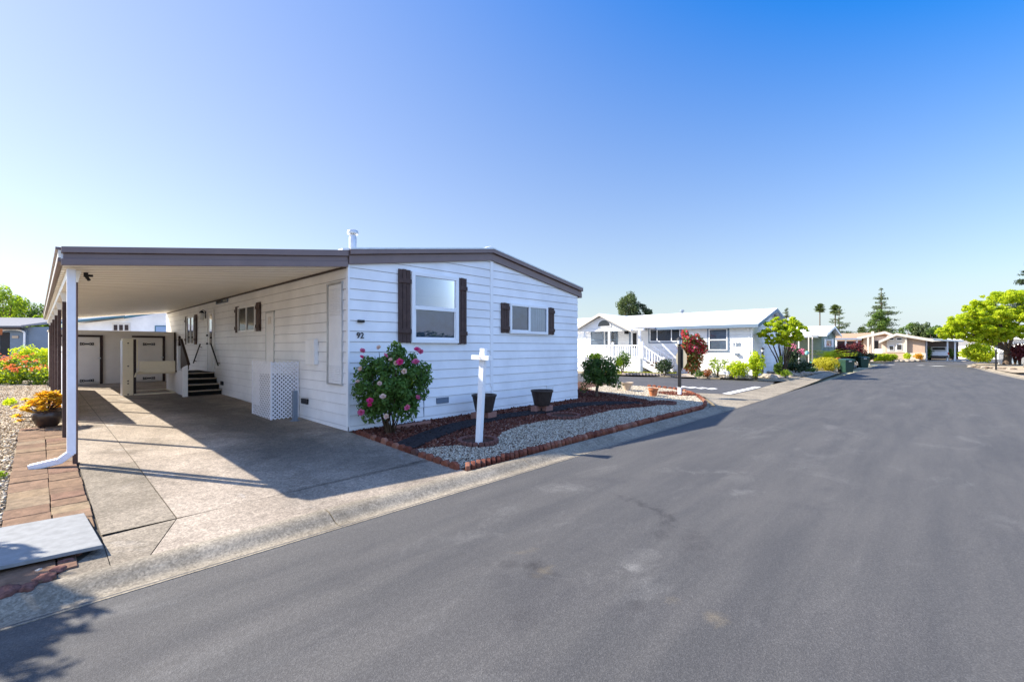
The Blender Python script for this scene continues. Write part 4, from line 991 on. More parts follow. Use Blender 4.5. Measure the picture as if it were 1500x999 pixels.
# lattice box round the air conditioner
lb = thing('lattice_enclosure', 'white lattice enclosure standing against the carport wall near the corner', 'lattice box', (-0.3, 2.9, 0.03))
bx, y0, y1, zt = -0.60, 2.30, 3.52, 1.28; zb = 0.035
for nm, O, U, w in (('front_panel', (bx, y0, zb), (1, 0, 0), 0.565), ('side_panel', (bx, y1, zb), (0, -1, 0), y1-y0)):
    lattice(MB(), O, U, (0, 0, 1), w, zt-zb, 0.062 if nm == 'front_panel' else 0.070, 0.031 if nm == 'front_panel' else 0.030, 0.003).build(nm, M['metalwhite'], lb)
mb = MB(); mb.box(bx-0.02, bx+0.02, y0-0.02, y0+0.02, zb, zt); mb.box(-0.055, -0.03, y0-0.012, y0+0.012, zb, zt); mb.box(bx-0.012, bx+0.012, y1-0.01, y1+0.012, zb, zt); mb.build('corner_post', M['metalwhite'], lb)
ac = MB(); ac.box(-0.52, -0.12, 2.42, 3.3, zb, 0.98); a = ac.build('air_conditioner', M['black'], None, bevel=0.02); tag(a, 'dark boxy unit half hidden inside the white lattice enclosure', 'air conditioner')  # black colour paints in the shade seen through the lattice holes
b = MB(); b.box(-0.315, -0.225, 1.83, 1.92, 0.02, 0.67); b.lathe([(0.10, 0), (0.10, 0.012)], (-0.27, 1.875, 0.025), 16); o = b.build('bollard', M['greypaint'], None, bevel=0.006); tag(o, 'short grey steel bollard in front of the lattice enclosure', 'bollard')

# ================================================================= front garden
rng = np.random.default_rng(11)
BED = [(0.03, -0.02), (-0.06, -1.8), (-0.10, -3.42), (8.6, -3.40), (9.25, -3.25), (9.9, -2.98), (11.2, -2.28), (12.15, -1.5), (12.75, -0.7), (12.85, 0.4), (12.75, 1.3), (12.6, 9.0), (7.48, 9.0), (7.48, -0.02)]
mb = MB()
mb.poly([(x, y, zg(x, y) + (0.003 if y <= 0 else 0.003)) for x, y in [(0.03, -0.02), (-0.10, -3.42), (8.6, -3.40), (9.25, -3.25), (9.9, -2.98), (11.2, -2.28), (12.15, -1.5), (12.75, -0.7), (12.8, 0.0), (7.48, 0.0), (7.48, -0.02)]])
mb.quad((7.48, 0.0, 0.003), (12.8, 0.0, 0.003), (12.6, 9.0, 0.1155), (7.48, 9.0, 0.1155))
struct(mb.build('bed_soil', M['soil']))
GRAV = [(0.02, -1.98), (0.55, -2.12), (1.0, -2.36), (1.7, -2.28), (2.1, -2.02), (2.9, -1.76), (3.8, -1.74), (4.6, -2.05), (6.3, -1.95), (7.6, -2.3), (8.3, -2.35), (8.85, -1.6), (9.2, -0.75), (9.5, 0.4), (10.2, 1.6), (12.7, 2.0), (12.8, 0.4), (12.68, -0.72), (12.1, -1.48), (11.16, -2.22), (9.85, -2.92), (9.2, -3.20), (8.5, -3.33), (-0.02, -3.33)]
GRAV = [(x, y) for x, y in GRAV]
STRIP = [(0.06, -1.50), (1.0, -1.02), (1.9, -0.72), (3.3, -0.55), (4.8, -0.66), (6.4, -0.56), (7.5, -0.95), (8.15, -1.6), (8.0, -2.0), (7.3, -1.55), (6.2, -1.08), (4.7, -1.18), (3.3, -1.02), (2.0, -1.22), (1.1, -1.52), (0.12, -1.98)]
mb = MB(); n2 = len(STRIP)//2
for i in range(n2-1):
    a, b = STRIP[i], STRIP[i+1]; c, d = STRIP[len(STRIP)-2-i], STRIP[len(STRIP)-1-i]
    mb.poly([(p[0], p[1], zg(*p) + 0.028) for p in (a, b, c, d)])
struct(mb.build('bark_path', M['fabric']))
def ell(cx, cy, rx, ry, n=20): return [(cx + rx*math.cos(2*PI*i/n), cy + ry*math.sin(2*PI*i/n)) for i in range(n)]
RINGS = [(1.20, -2.32, 0.36), (4.45, -1.72, 0.40), (8.55, -2.28, 0.36)]
LAMP = (11.08, -1.68)
ISLE = ell(11.35, -1.45, 0.62, 0.62)
holes = [ell(x, y, r, r) for x, y, r in RINGS] + [ISLE]
p = scatter(rng, GRAV, 2300, holes)
near = p[:, 0] < 5.5
sz = np.where(near, 0.0120, 0.0155)*rng.uniform(0.7, 1.45, len(p))
g_ = pebbles('white_gravel', M['gravel'], p, sz, 3, 0.7, long=1.15); g_['kind'] = 'stuff'
MUL = [(0.05, -0.04), (-0.0, -1.97)] + GRAV[0:14] + [(10.2, 1.6), (10.2, 5.0), (7.5, 5.0), (7.47, -0.04)]
p = scatter(rng, MUL, 1500, [STRIP] + holes[:3]); q = scatter(rng, ISLE, 1500)
p = np.vstack([p, q])
m_ = pebbles('red_bark_mulch', M['mulch'], p, 0.022*rng.uniform(0.6, 1.5, len(p)), 4, 0.35, long=1.5, tilt=0.5); m_['kind'] = 'stuff'
p = scatter(rng, STRIP, 900)
p[:, 2] += 0.02
k_ = pebbles('black_bark', M['fabric'], p, 0.018*rng.uniform(0.5, 1.3, len(p)), 6, 0.35, long=1.4); k_['kind'] = 'stuff'

# loose edging bricks, scalloped along the kerb
def brickmesh(seed, L_=0.20, w=0.085, h=0.10):
    rr = random.Random(seed); mb = MB(); n = 6
    L_, w, h = 0.17, 0.065, 0.105
    pts = [(-L_/2, 0), (L_/2, 0), (L_/2, h*0.72)] + [(L_/2 - L_*(i+1)/n, h*(0.72 + 0.34*math.sin(PI*(i+1)/n))) for i in range(n-1)] + [(-L_/2, h*0.72)]
    mb.prism([(x + rr.uniform(-.004, .004), -w/2, z - 0.03) for x, z in pts], (0, w, 0))
    return mb.build('edging_brick', M['brick'], None, bevel=0.012)
protos = [brickmesh(i) for i in range(3)]
EDGE = []
def run(pts, pitch):
    out = []
    for (x0, y0), (x1, y1) in zip(pts[:-1], pts[1:]):
        l = math.hypot(x1-x0, y1-y0); k = max(1, int(l/pitch))
        for i in range(k): t = (i+0.5)/k; out.append((x0+(x1-x0)*t, y0+(y1-y0)*t, math.atan2(y1-y0, x1-x0)))
    return out
SIDE = run([(0.02, -0.28), (-0.05, -1.8), (-0.10, -3.36)], 0.19)
KERB = run([(-0.02, -3.40), (8.55, -3.38)], 0.098)
TIP = run([(8.62, -3.37), (9.3, -3.22), (9.9, -2.96), (11.2, -2.26), (12.15, -1.48), (12.72, -0.72), (12.82, 0.4)], 0.2)
used = set(); cnt = 0
for grp, lab, lst, rot in (('red bricks beside the driveway', 'weathered red edging brick laid in the row between driveway and planting bed', SIDE, 0.0),
                      ('scalloped red bricks along the kerb', 'scalloped red edging brick set on edge in the long row above the kerb', KERB, 0.85),
                      ('red bricks round the island tip', 'red edging brick in the curved row round the gravel tip at the corner', TIP, 0.0)):
    for i, (x, y, a) in enumerate(lst):
        pr = protos[cnt % 3]
        o = pr if cnt < 3 else pr.copy()
        if cnt >= 3: COL.objects.link(o)
        cnt += 1
        o.location = (x, y, zg(x, y) + 0.012 + random.uniform(-.012, .012)); o.rotation_euler = (random.uniform(-.05, .05), random.uniform(-.06, .06), a + rot + random.uniform(-.06, .06))
        tag(o, lab, 'brick', grp)

# scalloped tree rings
ringlab = ['red scalloped edging ring round the foot of the white wooden post', 'dull red scalloped ring set flat in the bed in front of the right barrel planter', 'dark scalloped ring in the gravel nearest the island tip']
for (x, y, r), lab in zip(RINGS, ringlab):
    mb = MB(); n = 22
    for i in range(n):
        a0, a1 = 2*PI*i/n + 0.03, 2*PI*(i+1)/n - 0.03; zz = zg(x, y)
        P = lambda rr_, a, z: (x + rr_*math.cos(a), y + rr_*math.sin(a), zz + z)
        h = 0.075
        vs = [P(r-0.07, a0, 0), P(r, a0, 0), P(r, a1, 0), P(r-0.07, a1, 0), P(r-0.075, a0, h*0.8), P(r, a0, h*0.8), P(r, a1, h*0.8), P(r-0.075, a1, h*0.8)]
        am = (a0+a1)/2; vs += [P(r-0.05, am, h), P(r-0.01, am, h)]
        mb.add(vs, [(0, 1, 5, 4), (1, 2, 6, 5), (2, 3, 7, 6), (3, 0, 4, 7), (4, 5, 9, 8), (6, 7, 8, 9), (5, 6, 9), (7, 4, 8)])
    o = mb.build('edging_ring', M['rockred'], None); tag(o, lab, 'edging ring', 'scalloped rings in the bed')
    MB().poly([(q[0], q[1], zg(x, y) + 0.022) for q in ell(x, y, r-0.07, r-0.07)]).build('ring_soil', M['soil'], None).__setitem__('kind', 'structure')

# white wooden post with a short cross arm
ps = thing('sign_post', 'white wooden post with a short cross arm leaning in the gravel bed', 'sign post', (1.09, -2.46, zg(0, -2.46)))
A, B = Vector((1.09, -2.46, -0.08)), Vector((1.165, -2.50, 1.575))
mb = MB(); d = (B-A).normalized(); sx = Vector((0.25, -0.968, 0)); sx = (sx - d*sx.dot(d)).normalized(); sy = d.cross(sx)
mb.obox((A+B)/2, sx*0.047, sy*0.047, d*(B-A).length/2); mb.build('post', M['trim'], ps, bevel=0.005)
mb = MB(); c = A + d*1.50 - sy*0.0; f = -sy if (-sy).dot(Vector((CAMX-1.1, CAMY+2.5, 0))) > 0 else sy
mb.obox(c + f*0.0495, sx*0.175, f*0.055, d*0.038); mb.build('cross_arm', M['trim'], ps, bevel=0.004)
mb = MB(); mb.lathe([(0.009, -0.004), (0.009, 0.004)], c + f*0.112, 8); mb.build('bolt', M['terracotta'], ps)

# barrel planters on blocks
for i, (x, y, lab, bl) in enumerate(((2.93, -0.62, 'dark barrel planter behind the white wooden post', 'the left barrel planter'), (4.70, -0.86, 'dark barrel planter below the low sliding window', 'the right barrel planter'))):
    z = zg(x, y) + 0.155
    b = thing('barrel_planter', lab, 'planter', (x, y, z), 'dark barrel planters by the gable wall')
    prof_ = [(0.185, 0.0), (0.205, 0.06), (0.235, 0.20), (0.262, 0.335), (0.285, 0.345), (0.288, 0.385), (0.265, 0.388), (0.255, 0.33)]
    mb = MB(); mb.lathe(prof_, (x, y, z), 32)
    for k in range(16):
        a = 2*PI*k/16; mb.bar((x+0.190*math.cos(a), y+0.190*math.sin(a), z+0.01), (x+0.262*math.cos(a), y+0.262*math.sin(a), z+0.335), 0.035, 0.012, (math.cos(a), math.sin(a), 0))
    mb.build('tub', M['barrel'], b, smooth=True)
    MB().poly([(q[0], q[1], z+0.345) for q in ell(x, y, 0.258, 0.258, 28)]).build('potting_soil', M['soil'], b)
    for k, (dx, dy, rz) in enumerate(((-0.17, 0.06, 0.2), (0.10, -0.10, 0.05))):
        m2 = MB(); zz = zg(x+dx, y+dy); m2.obox((x+dx, y+dy, zz+0.078), (0.14*math.cos(rz), 0.14*math.sin(rz), 0), (-0.07*math.sin(rz), 0.07*math.cos(rz), 0), (0, 0, 0.074))
        o = m2.build('support_block', M['block'], None, bevel=0.008); tag(o, 'pink concrete block under %s, the %s one' % (bl, 'rear' if k == 0 else 'front'), 'block', 'blocks under the barrel planters')

# clay and pale pots on the island
def clay(x, y, r, h, mat, lab):
    z = zg(x, y) + 0.005; o = thing('flower_pot', lab, 'flower pot', (x, y, z))
    mb = MB(); mb.lathe([(r*0.62, 0), (r*0.88, h*0.74), (r, h*0.75), (r*1.02, h), (r*0.9, h), (r*0.84, h*0.8)], (x, y, z), 24); mb.build('pot', mat, o, smooth=True)
    MB().poly([(q[0], q[1], z+h*0.86) for q in ell(x, y, r*0.88, r*0.88)]).build('potting_soil', M['soil'], o)
clay(9.98, -1.26, 0.165, 0.27, M['terracotta'], 'terracotta flower pot standing on the white gravel island')
z = zg(10.8, 0.2); o = thing('flower_pot', 'pale flared stone flower pot on the gravel near the dwarf tree', 'flower pot', (10.8, 0.16, z))
mb = MB(); mb.lathe([(0.14, 0), (0.12, 0.03), (0.15, 0.16), (0.225, 0.29), (0.235, 0.31), (0.21, 0.31), (0.17, 0.2)], (10.8, 0.16, z), 24); mb.build('pot', M['palepot'], o, smooth=True)
MB().poly([(q[0], q[1], z+0.25) for q in ell(10.8, 0.16, 0.185, 0.185)]).build('potting_soil', M['soil'], o)

# dwarf citrus-like tree beyond the gable corner
tb = ong(874, 582, -0.01)
dt = thing('dwarf_tree', 'small round dark green dwarf tree just beyond the right corner of the white home', 'tree', tb)
cc = (tb.x + 0.10, tb.y - 0.05, 0.84)
cl = clumps(np.random.default_rng(3), cc, (0.68, 0.68, 0.58), 50, (0.24, 0.40), 0.80, 0.85) + [(cc[0], cc[1], cc[2], 0.40, 0.40, 0.36), (cc[0]+0.36, cc[1]-0.36, 0.42, 0.26, 0.26, 0.16), (cc[0]-0.3, cc[1]+0.3, 0.40, 0.2, 0.2, 0.12), (cc[0]-0.42, cc[1]+0.36, 0.24, 0.16, 0.16, 0.1)]
foliage('crown', M['lf_orange'], dt, cl, 5200, 0.075, 21, 0.5, 0.35)
foliage('new_growth', M['lf_yellow'], dt, [(cc[0]-0.1, cc[1]+0.1, 1.31, 0.28, 0.28, 0.10), (cc[0]+0.46, cc[1]-0.42, 1.10, 0.14, 0.14, 0.16)], 380, 0.07, 22, 0.5, 0.2)
mb = MB(); mb.tube([tb, (tb.x+0.01, tb.y, 0.25), (cc[0], cc[1], 0.55)], [0.05, 0.045, 0.035], 10)
for a in range(7): mb.tube([(cc[0]-0.03, cc[1], 0.38), (cc[0]+0.2*math.cos(a*0.9), cc[1]+0.2*math.sin(a*0.9), 0.66), (cc[0]+0.4*math.cos(a*0.9), cc[1]+0.4*math.sin(a*0.9), 0.88)], [0.025, 0.016, 0.008], 6)
mb.build('trunk', M['bark'], dt)
lowb = foliage('low_shrub', M['lf_wine'], None, clumps(np.random.default_rng(5), (8.0, 1.2, 0.22), (0.5, 0.6, 0.25), 14, (0.3, 0.5)), 900, 0.06, 24); tag(lowb, 'low dark red shrub in the mulch beside the right house corner', 'shrub')

# ---- rose bush at the near corner
rb = thing('rose_bush', 'tall rose bush with pink and pale blooms at the near corner of the white home', 'rose bush', (0.50, -0.62, -0.01))
cen = (0.47, -0.72, 1.00)
r3 = np.random.default_rng(8)
blobs = clumps(r3, cen, (0.60, 0.52, 0.60), 70, (0.11, 0.26), 1.0, 0.9) + [(0.98, -1.02, 1.0, 0.17, 0.16, 0.2), (0.92, -1.0, 0.74, 0.17, 0.17, 0.16), (0.0, -0.48, 0.78, 0.17, 0.16, 0.18), (0.22, -0.52, 0.40, 0.26, 0.22, 0.22), (0.62, -0.95, 0.44, 0.26, 0.26, 0.22), (0.40, -0.75, 0.58, 0.24, 0.2, 0.2)] + [(0.30, -0.58, 0.62, 0.26, 0.26, 0.24), (0.66, -0.90, 0.60, 0.24, 0.26, 0.22), (0.50, -0.66, 0.95, 0.36, 0.34, 0.40), (0.62, -0.62, 1.56, 0.14, 0.14, 0.12), (0.02, -0.5, 1.05, 0.18, 0.16, 0.26), (1.0, -1.0, 1.20, 0.16, 0.16, 0.14), (0.18, -0.45, 0.5, 0.22, 0.2, 0.16)]
foliage('foliage', M['lf_rose'], rb, blobs, 11500, 0.060, 31, 0.62, 0.3, 0.8)
foliage('pale_shoots', M['lf_bright'], rb, [(0.62, -0.62, 1.66, 0.10, 0.10, 0.05), (0.75, -0.95, 0.98, 0.12, 0.10, 0.10), (0.3, -0.9, 0.85, 0.10, 0.1, 0.1)], 130, 0.06, 32, 0.55, 0.1)
mb = MB(); rr = random.Random(4)
for i in range(24):
    a = rr.uniform(0, 2*PI); q = rr.uniform(0.2, 1.25); s = (0.50 + rr.uniform(-.10, .10), -0.62 + rr.uniform(-.10, .10), -0.02)
    e = (cen[0] + 0.45*q*math.cos(a), cen[1] + 0.42*q*math.sin(a), rr.uniform(0.9, 1.5)); m_ = ((s[0]*0.55+e[0]*0.45), (s[1]*0.55+e[1]*0.45), 0.45)
    mb.tube([s, m_, e], [0.013, 0.010, 0.005], 6)
mb.build('canes', M['stem'], rb)
def bloom(c, r, mat, seed):
    """rose: whorls of cupped petals"""
    rr = random.Random(seed); mb = MB(); c = Vector(c)
    ax = (Vector((CAMX, CAMY, EYE+1.2)) - c).normalized()*0.7 + Vector((rr.uniform(-.5, .5), rr.uniform(-.5, .5), rr.uniform(0.0, .6))); ax.normalize()
    u = ax.cross(Vector((0, 0, 1))).normalized(); v = ax.cross(u)
    for ring, (k, tilt, rad) in enumerate(((5, 1.25, 1.0), (5, 0.85, 0.85), (4, 0.45, 0.62), (3, 0.2, 0.4))):
        for i in range(k):
            a = 2*PI*(i + 0.5*ring)/k + rr.uniform(-.2, .2)
            d = u*math.cos(a) + v*math.sin(a); t = u*-math.sin(a) + v*math.cos(a)
            up = (d*math.sin(tilt) + ax*math.cos(tilt)); w = rad*r*0.62
            p0 = c - ax*0.25*r; p1 = p0 + up*rad*r*0.6 + d*0.12*r; p2 = p0 + up*rad*r*1.05 + d*(0.16 if tilt > 0.5 else 0.05)*r
            mb.add([p0 - t*w*0.35, p0 + t*w*0.35, p1 + t*w, p2 + t*w*0.6, p2 + ax*0.02 - t*w*0.6, p1 - t*w], [(0, 1, 2, 5), (5, 2, 3, 4)])
    return mb.build('bloom', mat, rb)
for i, (px, py, r, mk, dt_) in enumerate(((531, 514, .055, 'petal_pink', 8.0), (555, 509, .045, 'petal_pale', 8.1), (565, 521, .05, 'petal_pink', 7.9), (586, 530, .062, 'petal_hot', 7.85), (580, 532, .045, 'petal_pale', 7.9), (609, 530, .058, 'petal_pink', 8.05),
        (611, 512, .05, 'petal_hot', 8.3), (616, 515, .05, 'petal_pink', 8.2), (528, 540, .052, 'petal_pale', 7.95), (592, 544, .052, 'petal_pale', 7.8), (556, 562, .045, 'petal_pale', 7.75), (561, 581, .06, 'petal_pale', 7.7), (542, 587, .062, 'petal_hot', 7.75), (542, 593, .035, 'petal_hot', 7.8),
        (597, 597, .06, 'petal_pink', 7.75), (612, 582, .05, 'petal_pink', 8.0), (529, 604, .05, 'petal_pink', 7.9), (524, 559, .035, 'petal_pale', 7.9), (566, 610, .04, 'petal_pale', 7.75), (572, 527, .035, 'petal_pale', 7.85), (530, 523, .03, 'petal_hot', 7.9))):
    bloom(atd(px, py, dt_), r*rr.uniform(0.75, 1.1), M[mk], i)
# concrete edging slab near the rose
o = MB().box(0.62, 1.60, -0.42, -0.34, -0.02, 0.06).build('bed_board', M['block'], None, bevel=0.006); tag(o, 'short low edging board between rose bush and gable wall', 'edging board')

# ---- lamp on the island with a round sign fixed to it
LX, LY = LAMP; LZ = zg(LX, LY)
def lamp_post(name, lab, x, y, z, h, white=True, group=None, post=0.045, dirty=True):
    o = thing(name, lab, 'lamp', (x, y, z), group)
    mb = MB(); mb.box(x-post, x+post, y-post, y+post, z+(0.27 if white else 0), z+h-0.30); mb.build('post', M['black'], o, bevel=0.006)
    if white: MB().box(x-post-0.004, x+post+0.004, y-post-0.004, y+post+0.004, z, z+0.268).build('post_base', M['trim'], o)
    mb = MB(); mb.lathe([(0.035, 0), (0.05, 0.03), (0.085, 0.07)], (x, y, z+h-0.30), 8); mb.lathe([(0.12, 0), (0.11, 0.015), (0.05, 0.085), (0.018, 0.10), (0.018, 0.12)], (x, y, z+h-0.09), 8)
    for k in range(4):
        a = PI/4 + k*PI/2; mb.tube([(x+0.083*math.cos(a), y+0.083*math.sin(a), z+h-0.23), (x+0.105*math.cos(a), y+0.105*math.sin(a), z+h-0.085)], 0.006, 5)
    c = mb.build('lantern', M['black'], o)
    MB().lathe([(0.072, 0), (0.095, 0.135)], (x, y, z+h-0.228), 8).build('lantern_glass', M['lampglass'], c)
    return o
lamp_post('lamp_post', 'black lamp post with a white painted foot on the gravel island', LX, LY, LZ, 1.98)
toc = Vector((CAMX-LX, CAMY-LY, 0)).normalized()
sg = thing('traffic_sign', 'round grey back of a traffic sign fixed to the island lamp post', 'sign', (LX - toc.x*0.06, LY - toc.y*0.06, LZ+0.9))
c = Vector((LX, LY, 1.22)) - toc*0.062; s = Vector((-toc.y, toc.x, 0))
mb = MB(); n = 8
pts = [c + s*(0.335*math.cos(PI/8 + 2*PI*i/n)) + Vector((0, 0, 0.365*math.sin(PI/8 + 2*PI*i/n))) for i in range(n)]
sn = Vector((-0.82, 0.57, 0)); sgn = Vector((LX, LY, 1.20)) - sn*0.066; ss = Vector((0.57, 0.82, 0))
pts = [sgn + ss*(0.35*math.cos(PI/8 + 2*PI*i/8)) + Vector((0, 0, 0.35*math.sin(PI/8 + 2*PI*i/8))) for i in range(8)]
mb.prism(pts, -sn*0.004); mb.build('sign_plate', M['signback'], sg)
mb = MB(); mb.box(LX-0.058, LX+0.058, LY-0.06, LY-0.046, 0.80, 1.58); mb.build('sign_bracket', M['black'], sg)

# ================================================================= left edge: pavers, board, rocks, pot, gravel
mb = MB(); rr = random.Random(12)
for x0, x1, y, y1 in ((-3.965, -3.70, -2.5, 4.3), (-4.29, -3.975, -3.48, 4.3), (-3.96, -3.86, -3.36, -2.98)):
    while y < y1:
        l = rr.uniform(0.24, 0.44); z = zg(0, y + l/2) + 0.012; h = rr.uniform(0, 0.008)
        xa = x0 + rr.uniform(-0.012, 0.004); xb = x1 + rr.uniform(-0.006, 0.008)
        zz = lambda yy: zg(0, yy) + 0.014 + h
        vs = [(xa, y+0.008, zz(y)), (xb, y+0.008+rr.uniform(-.01, .01), zz(y)), (xb, y+l-0.004, zz(y+l)), (xa, y+l-0.004+rr.uniform(-.01, .01), zz(y+l))]
        mb.prism(vs, (0, 0, -0.05)); y += l
struct(mb.build('paver_path', M['paver'], None, bevel=0.006))
struct(MB().poly([(x, y, zg(x, y) - 0.008) for x, y in [(-4.34, -3.45), (-3.69, -3.45), (-3.69, 0), (-4.34, 0)]]).build('path_bed', M['joint']))
bo = MB(); z1, z2 = -0.005, -0.03
bo.add([(-5.3, -2.02, z1-0.01), (-3.76, -2.18, z1-0.01), (-3.705, -3.21, z2), (-5.3, -3.02, z2), (-5.3, -2.02, z1+0.018), (-3.76, -2.18, z1+0.018), (-3.705, -3.21, z2+0.03), (-5.3, -3.02, z2+0.03)], [(0, 1, 2, 3), (4, 5, 6, 7), (0, 1, 5, 4), (1, 2, 6, 5), (2, 3, 7, 6), (3, 0, 4, 7)])
o = bo.build('ramp_board', M['board'], None, bevel=0.004); tag(o, 'pale grey flat board laid over the red pavers by the driveway', 'board')
for i, (px, py, r) in enumerate(((110, 814, 0.038), (97, 824, 0.042), (84, 836, 0.048), (66, 848, 0.052), (38, 862, 0.058), (12, 868, 0.062))):
    p_ = ong(px, py, -0.08)
    labs = ['pinkish lava rock touching the front corner of the grey board', 'small dark red lava rock under the edge of the grey board', 'dark red lava rock second from the grey board corner', 'dark red lava rock in the middle of the kerbside row', 'rounded red lava rock resting against the large paver', 'red lava rock at the left end of the kerbside row']
    rock('lava_rock', labs[i], M['rockred'], (p_.x, p_.y, zg(0, p_.y)), r, 50+i, 'red rocks between pavers and kerb')
o = rock('pebble', 'small pale stone lying among the red kerbside rocks', M['board'], (*ong(57, 838, -0.08)[:2], -0.08), 0.026, 71, None, cat='stone')
p = scatter(rng, [(-4.30, -3.3), (-4.30, 17.0), (-9, 17.0), (-9, -3.3)], 600)
p = p[p[:, 0] > -5.0 - 0.06*(p[:, 1]+3)]
gl = pebbles('tan_gravel', M['gravel_tan'], p, 0.019*rng.uniform(0.6, 1.5, len(p)), 9, 0.6); gl['kind'] = 'stuff'
p = scatter(rng, [(-4.36, 4.3), (-3.8, 4.3), (-3.8, 16.0), (-4.36, 16.0)], 500)
g2 = pebbles('driveway_edge_gravel', M['gravel_tan'], p, 0.019*rng.uniform(0.6, 1.5, len(p)), 10, 0.6); g2['kind'] = 'stuff'
# weeds
for i, (px, py, r, n) in enumerate(((6, 700, 0.06, 60), (1182, 0, 0, 0))[:1]):
    q = ong(px, py, 0); o = foliage('weed', M['lf_bright'], None, [(q.x-0.03, q.y, 0.04, r, r, 0.05)], n, 0.05, 80+i, 0.35, 0.0); tag(o, 'small bright green weed at the left edge of the paver path', 'weed')
q = atd(14, 598, 11.6); o = foliage('yellow_weed', M['lf_yellow'], None, [(q.x, q.y, zg(0, q.y)+0.08, 0.12, 0.42, 0.08)], 220, 0.09, 82, 0.25, 0.0); tag(o, 'pale yellow straggly weed on the left gravel', 'weed')

# succulent in the brown glazed pot
pb = ong(70, 625, 0.06); 
sp = thing('potted_succulent', 'golden orange succulent trailing from a brown glazed pot by the first carport post', 'potted plant', pb)
mb = MB(); mb.lathe([(0.12, 0), (0.17, 0.06), (0.215, 0.17), (0.225, 0.24), (0.20, 0.30), (0.215, 0.32), (0.225, 0.34), (0.20, 0.345), (0.18, 0.30)], pb, 28); mb.build('pot', M['glaze'], sp, smooth=True)
def rosettes(pts, r, seed):
    rr = random.Random(seed); mb = MB()
    for p in pts:
        p = Vector(p); ax = Vector((rr.uniform(-.6, .6), rr.uniform(-.6, .6), 1)).normalized(); u = ax.cross(Vector((1, 0.2, 0))).normalized(); v = ax.cross(u); s = r*rr.uniform(0.7, 1.2)
        for ring, (k, el, ln) in enumerate(((8, 0.25, 1.0), (6, 0.75, 0.75), (4, 1.15, 0.5))):
            for i in range(k):
                a = 2*PI*(i+0.5*ring)/k; d = (u*math.cos(a) + v*math.sin(a))*math.cos(el) + ax*math.sin(el); t = u*-math.sin(a) + v*math.cos(a); nn = d.cross(t)
                mb.add([p, p + d*s*ln*0.6 + t*s*0.2 + nn*0.01, p + d*s*ln, p + d*s*ln*0.6 - t*s*0.2 + nn*0.01], [(0, 1, 2, 3)])
    return mb
rr = random.Random(9); pts = []
for i in range(70):
    a = rr.uniform(0, 2*PI); q = math.sqrt(rr.random())*0.33; pts.append((pb.x + q*math.cos(a), pb.y + q*math.sin(a), pb.z + 0.38 + 0.30*(1-(q/0.3)**2)*rr.uniform(0.5, 1.1) + rr.uniform(-.03, .03)))
strag = [(-0.42, 0.10, 0.40), (-0.36, -0.16, 0.16), (-0.40, -0.05, 0.24), (-0.05, 0.40, 0.56), (-0.30, 0.20, 0.52), (0.10, 0.32, 0.62)]
rosettes(pts + [(pb.x+a, pb.y+b_, pb.z+c_) for a, b_, c_ in strag], 0.10, 3).build('rosettes', M['lf_gold'], sp)
mb = MB()
for a, b_, c_ in strag: mb.tube([(pb.x, pb.y, pb.z+0.33), (pb.x+a*0.6, pb.y+b_*0.6, pb.z+min(c_, 0.36)*0.8+0.02), (pb.x+a, pb.y+b_, pb.z+c_)], 0.009, 6)
for p in pts[::3]: mb.tube([(pb.x, pb.y, pb.z+0.3), p], 0.008, 5)
mb.build('stems', M['stem'], sp)

# flowering shrub and rounder shrub at the back left
q = ong(20, 570, 0.15); 
sh = thing('flowering_shrub', 'wide light green shrub dotted with orange red flowers at the left edge', 'shrub', (q.x-0.6, q.y, 0.2))
B_ = []
for px, py, t, r in ((-30, 545, 17.6, .55), (0, 548, 17.2, .60), (25, 540, 17.5, .62), (45, 545, 17.2, .60), (62, 552, 16.9, .45), (20, 555, 16.8, .50), (-50, 550, 17.5, .6), (50, 535, 18.2, .55), (10, 533, 18.4, .5), (-20, 530, 18.5, .5)):
    w_ = atd(px, py, t); B_.append((w_.x, w_.y, max(w_.z, 0.5), r, r, r*0.72))
r5 = np.random.default_rng(40); BB = []
for b in B_: BB += clumps(r5, b[:3], b[3:6], 8, (0.35, 0.55), 0.7)
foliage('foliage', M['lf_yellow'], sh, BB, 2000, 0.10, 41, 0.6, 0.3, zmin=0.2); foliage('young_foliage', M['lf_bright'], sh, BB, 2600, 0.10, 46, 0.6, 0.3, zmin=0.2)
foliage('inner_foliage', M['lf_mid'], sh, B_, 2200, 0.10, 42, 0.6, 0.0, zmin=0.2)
pp, nn = blob_points(np.random.default_rng(43), [(b[0], b[1], b[2]+0.05, b[3]*1.02, b[4]*1.02, b[5]*1.05) for b in B_], 150, 0.95)
v, f = [], []
mb = MB()
for k_, p in enumerate(pp):
    if p[2] < 0.6: continue
    rr = random.Random(k_)
    for j in range(9):
        d = Vector((rr.gauss(0, 1), rr.gauss(0, 1), rr.gauss(0.3, .8))).normalized()*0.055; t = d.cross(Vector((0.3, 0.5, 0.8))).normalized()*0.035; c = Vector(p) + d
        mb.add([c - t, c + d*0.6, c + t, c - d*0.5], [(0, 1, 2, 3)])
mb.build('flowers', M['petal_orange'], sh)
w_ = atd(60, 520, 20.0)
s2 = thing('round_shrub', 'round yellow green shrub behind the orange flowered shrub', 'shrub', (w_.x-0.2, w_.y, 0.2))
foliage('foliage', M['lf_yellow'], s2, clumps(np.random.default_rng(44), (w_.x-0.15, w_.y, 1.15), (0.85, 0.85, 0.62), 30, (0.28, 0.42), 0.75) + [(w_.x-0.15, w_.y, 0.9, 0.6, 0.6, 0.6)], 2600, 0.10, 45, 0.55, 0.3)
MB().tube([(w_.x-0.15, w_.y, 0.15), (w_.x-0.15, w_.y, 0.9)], 0.05).build('stem', M['stem'], s2)
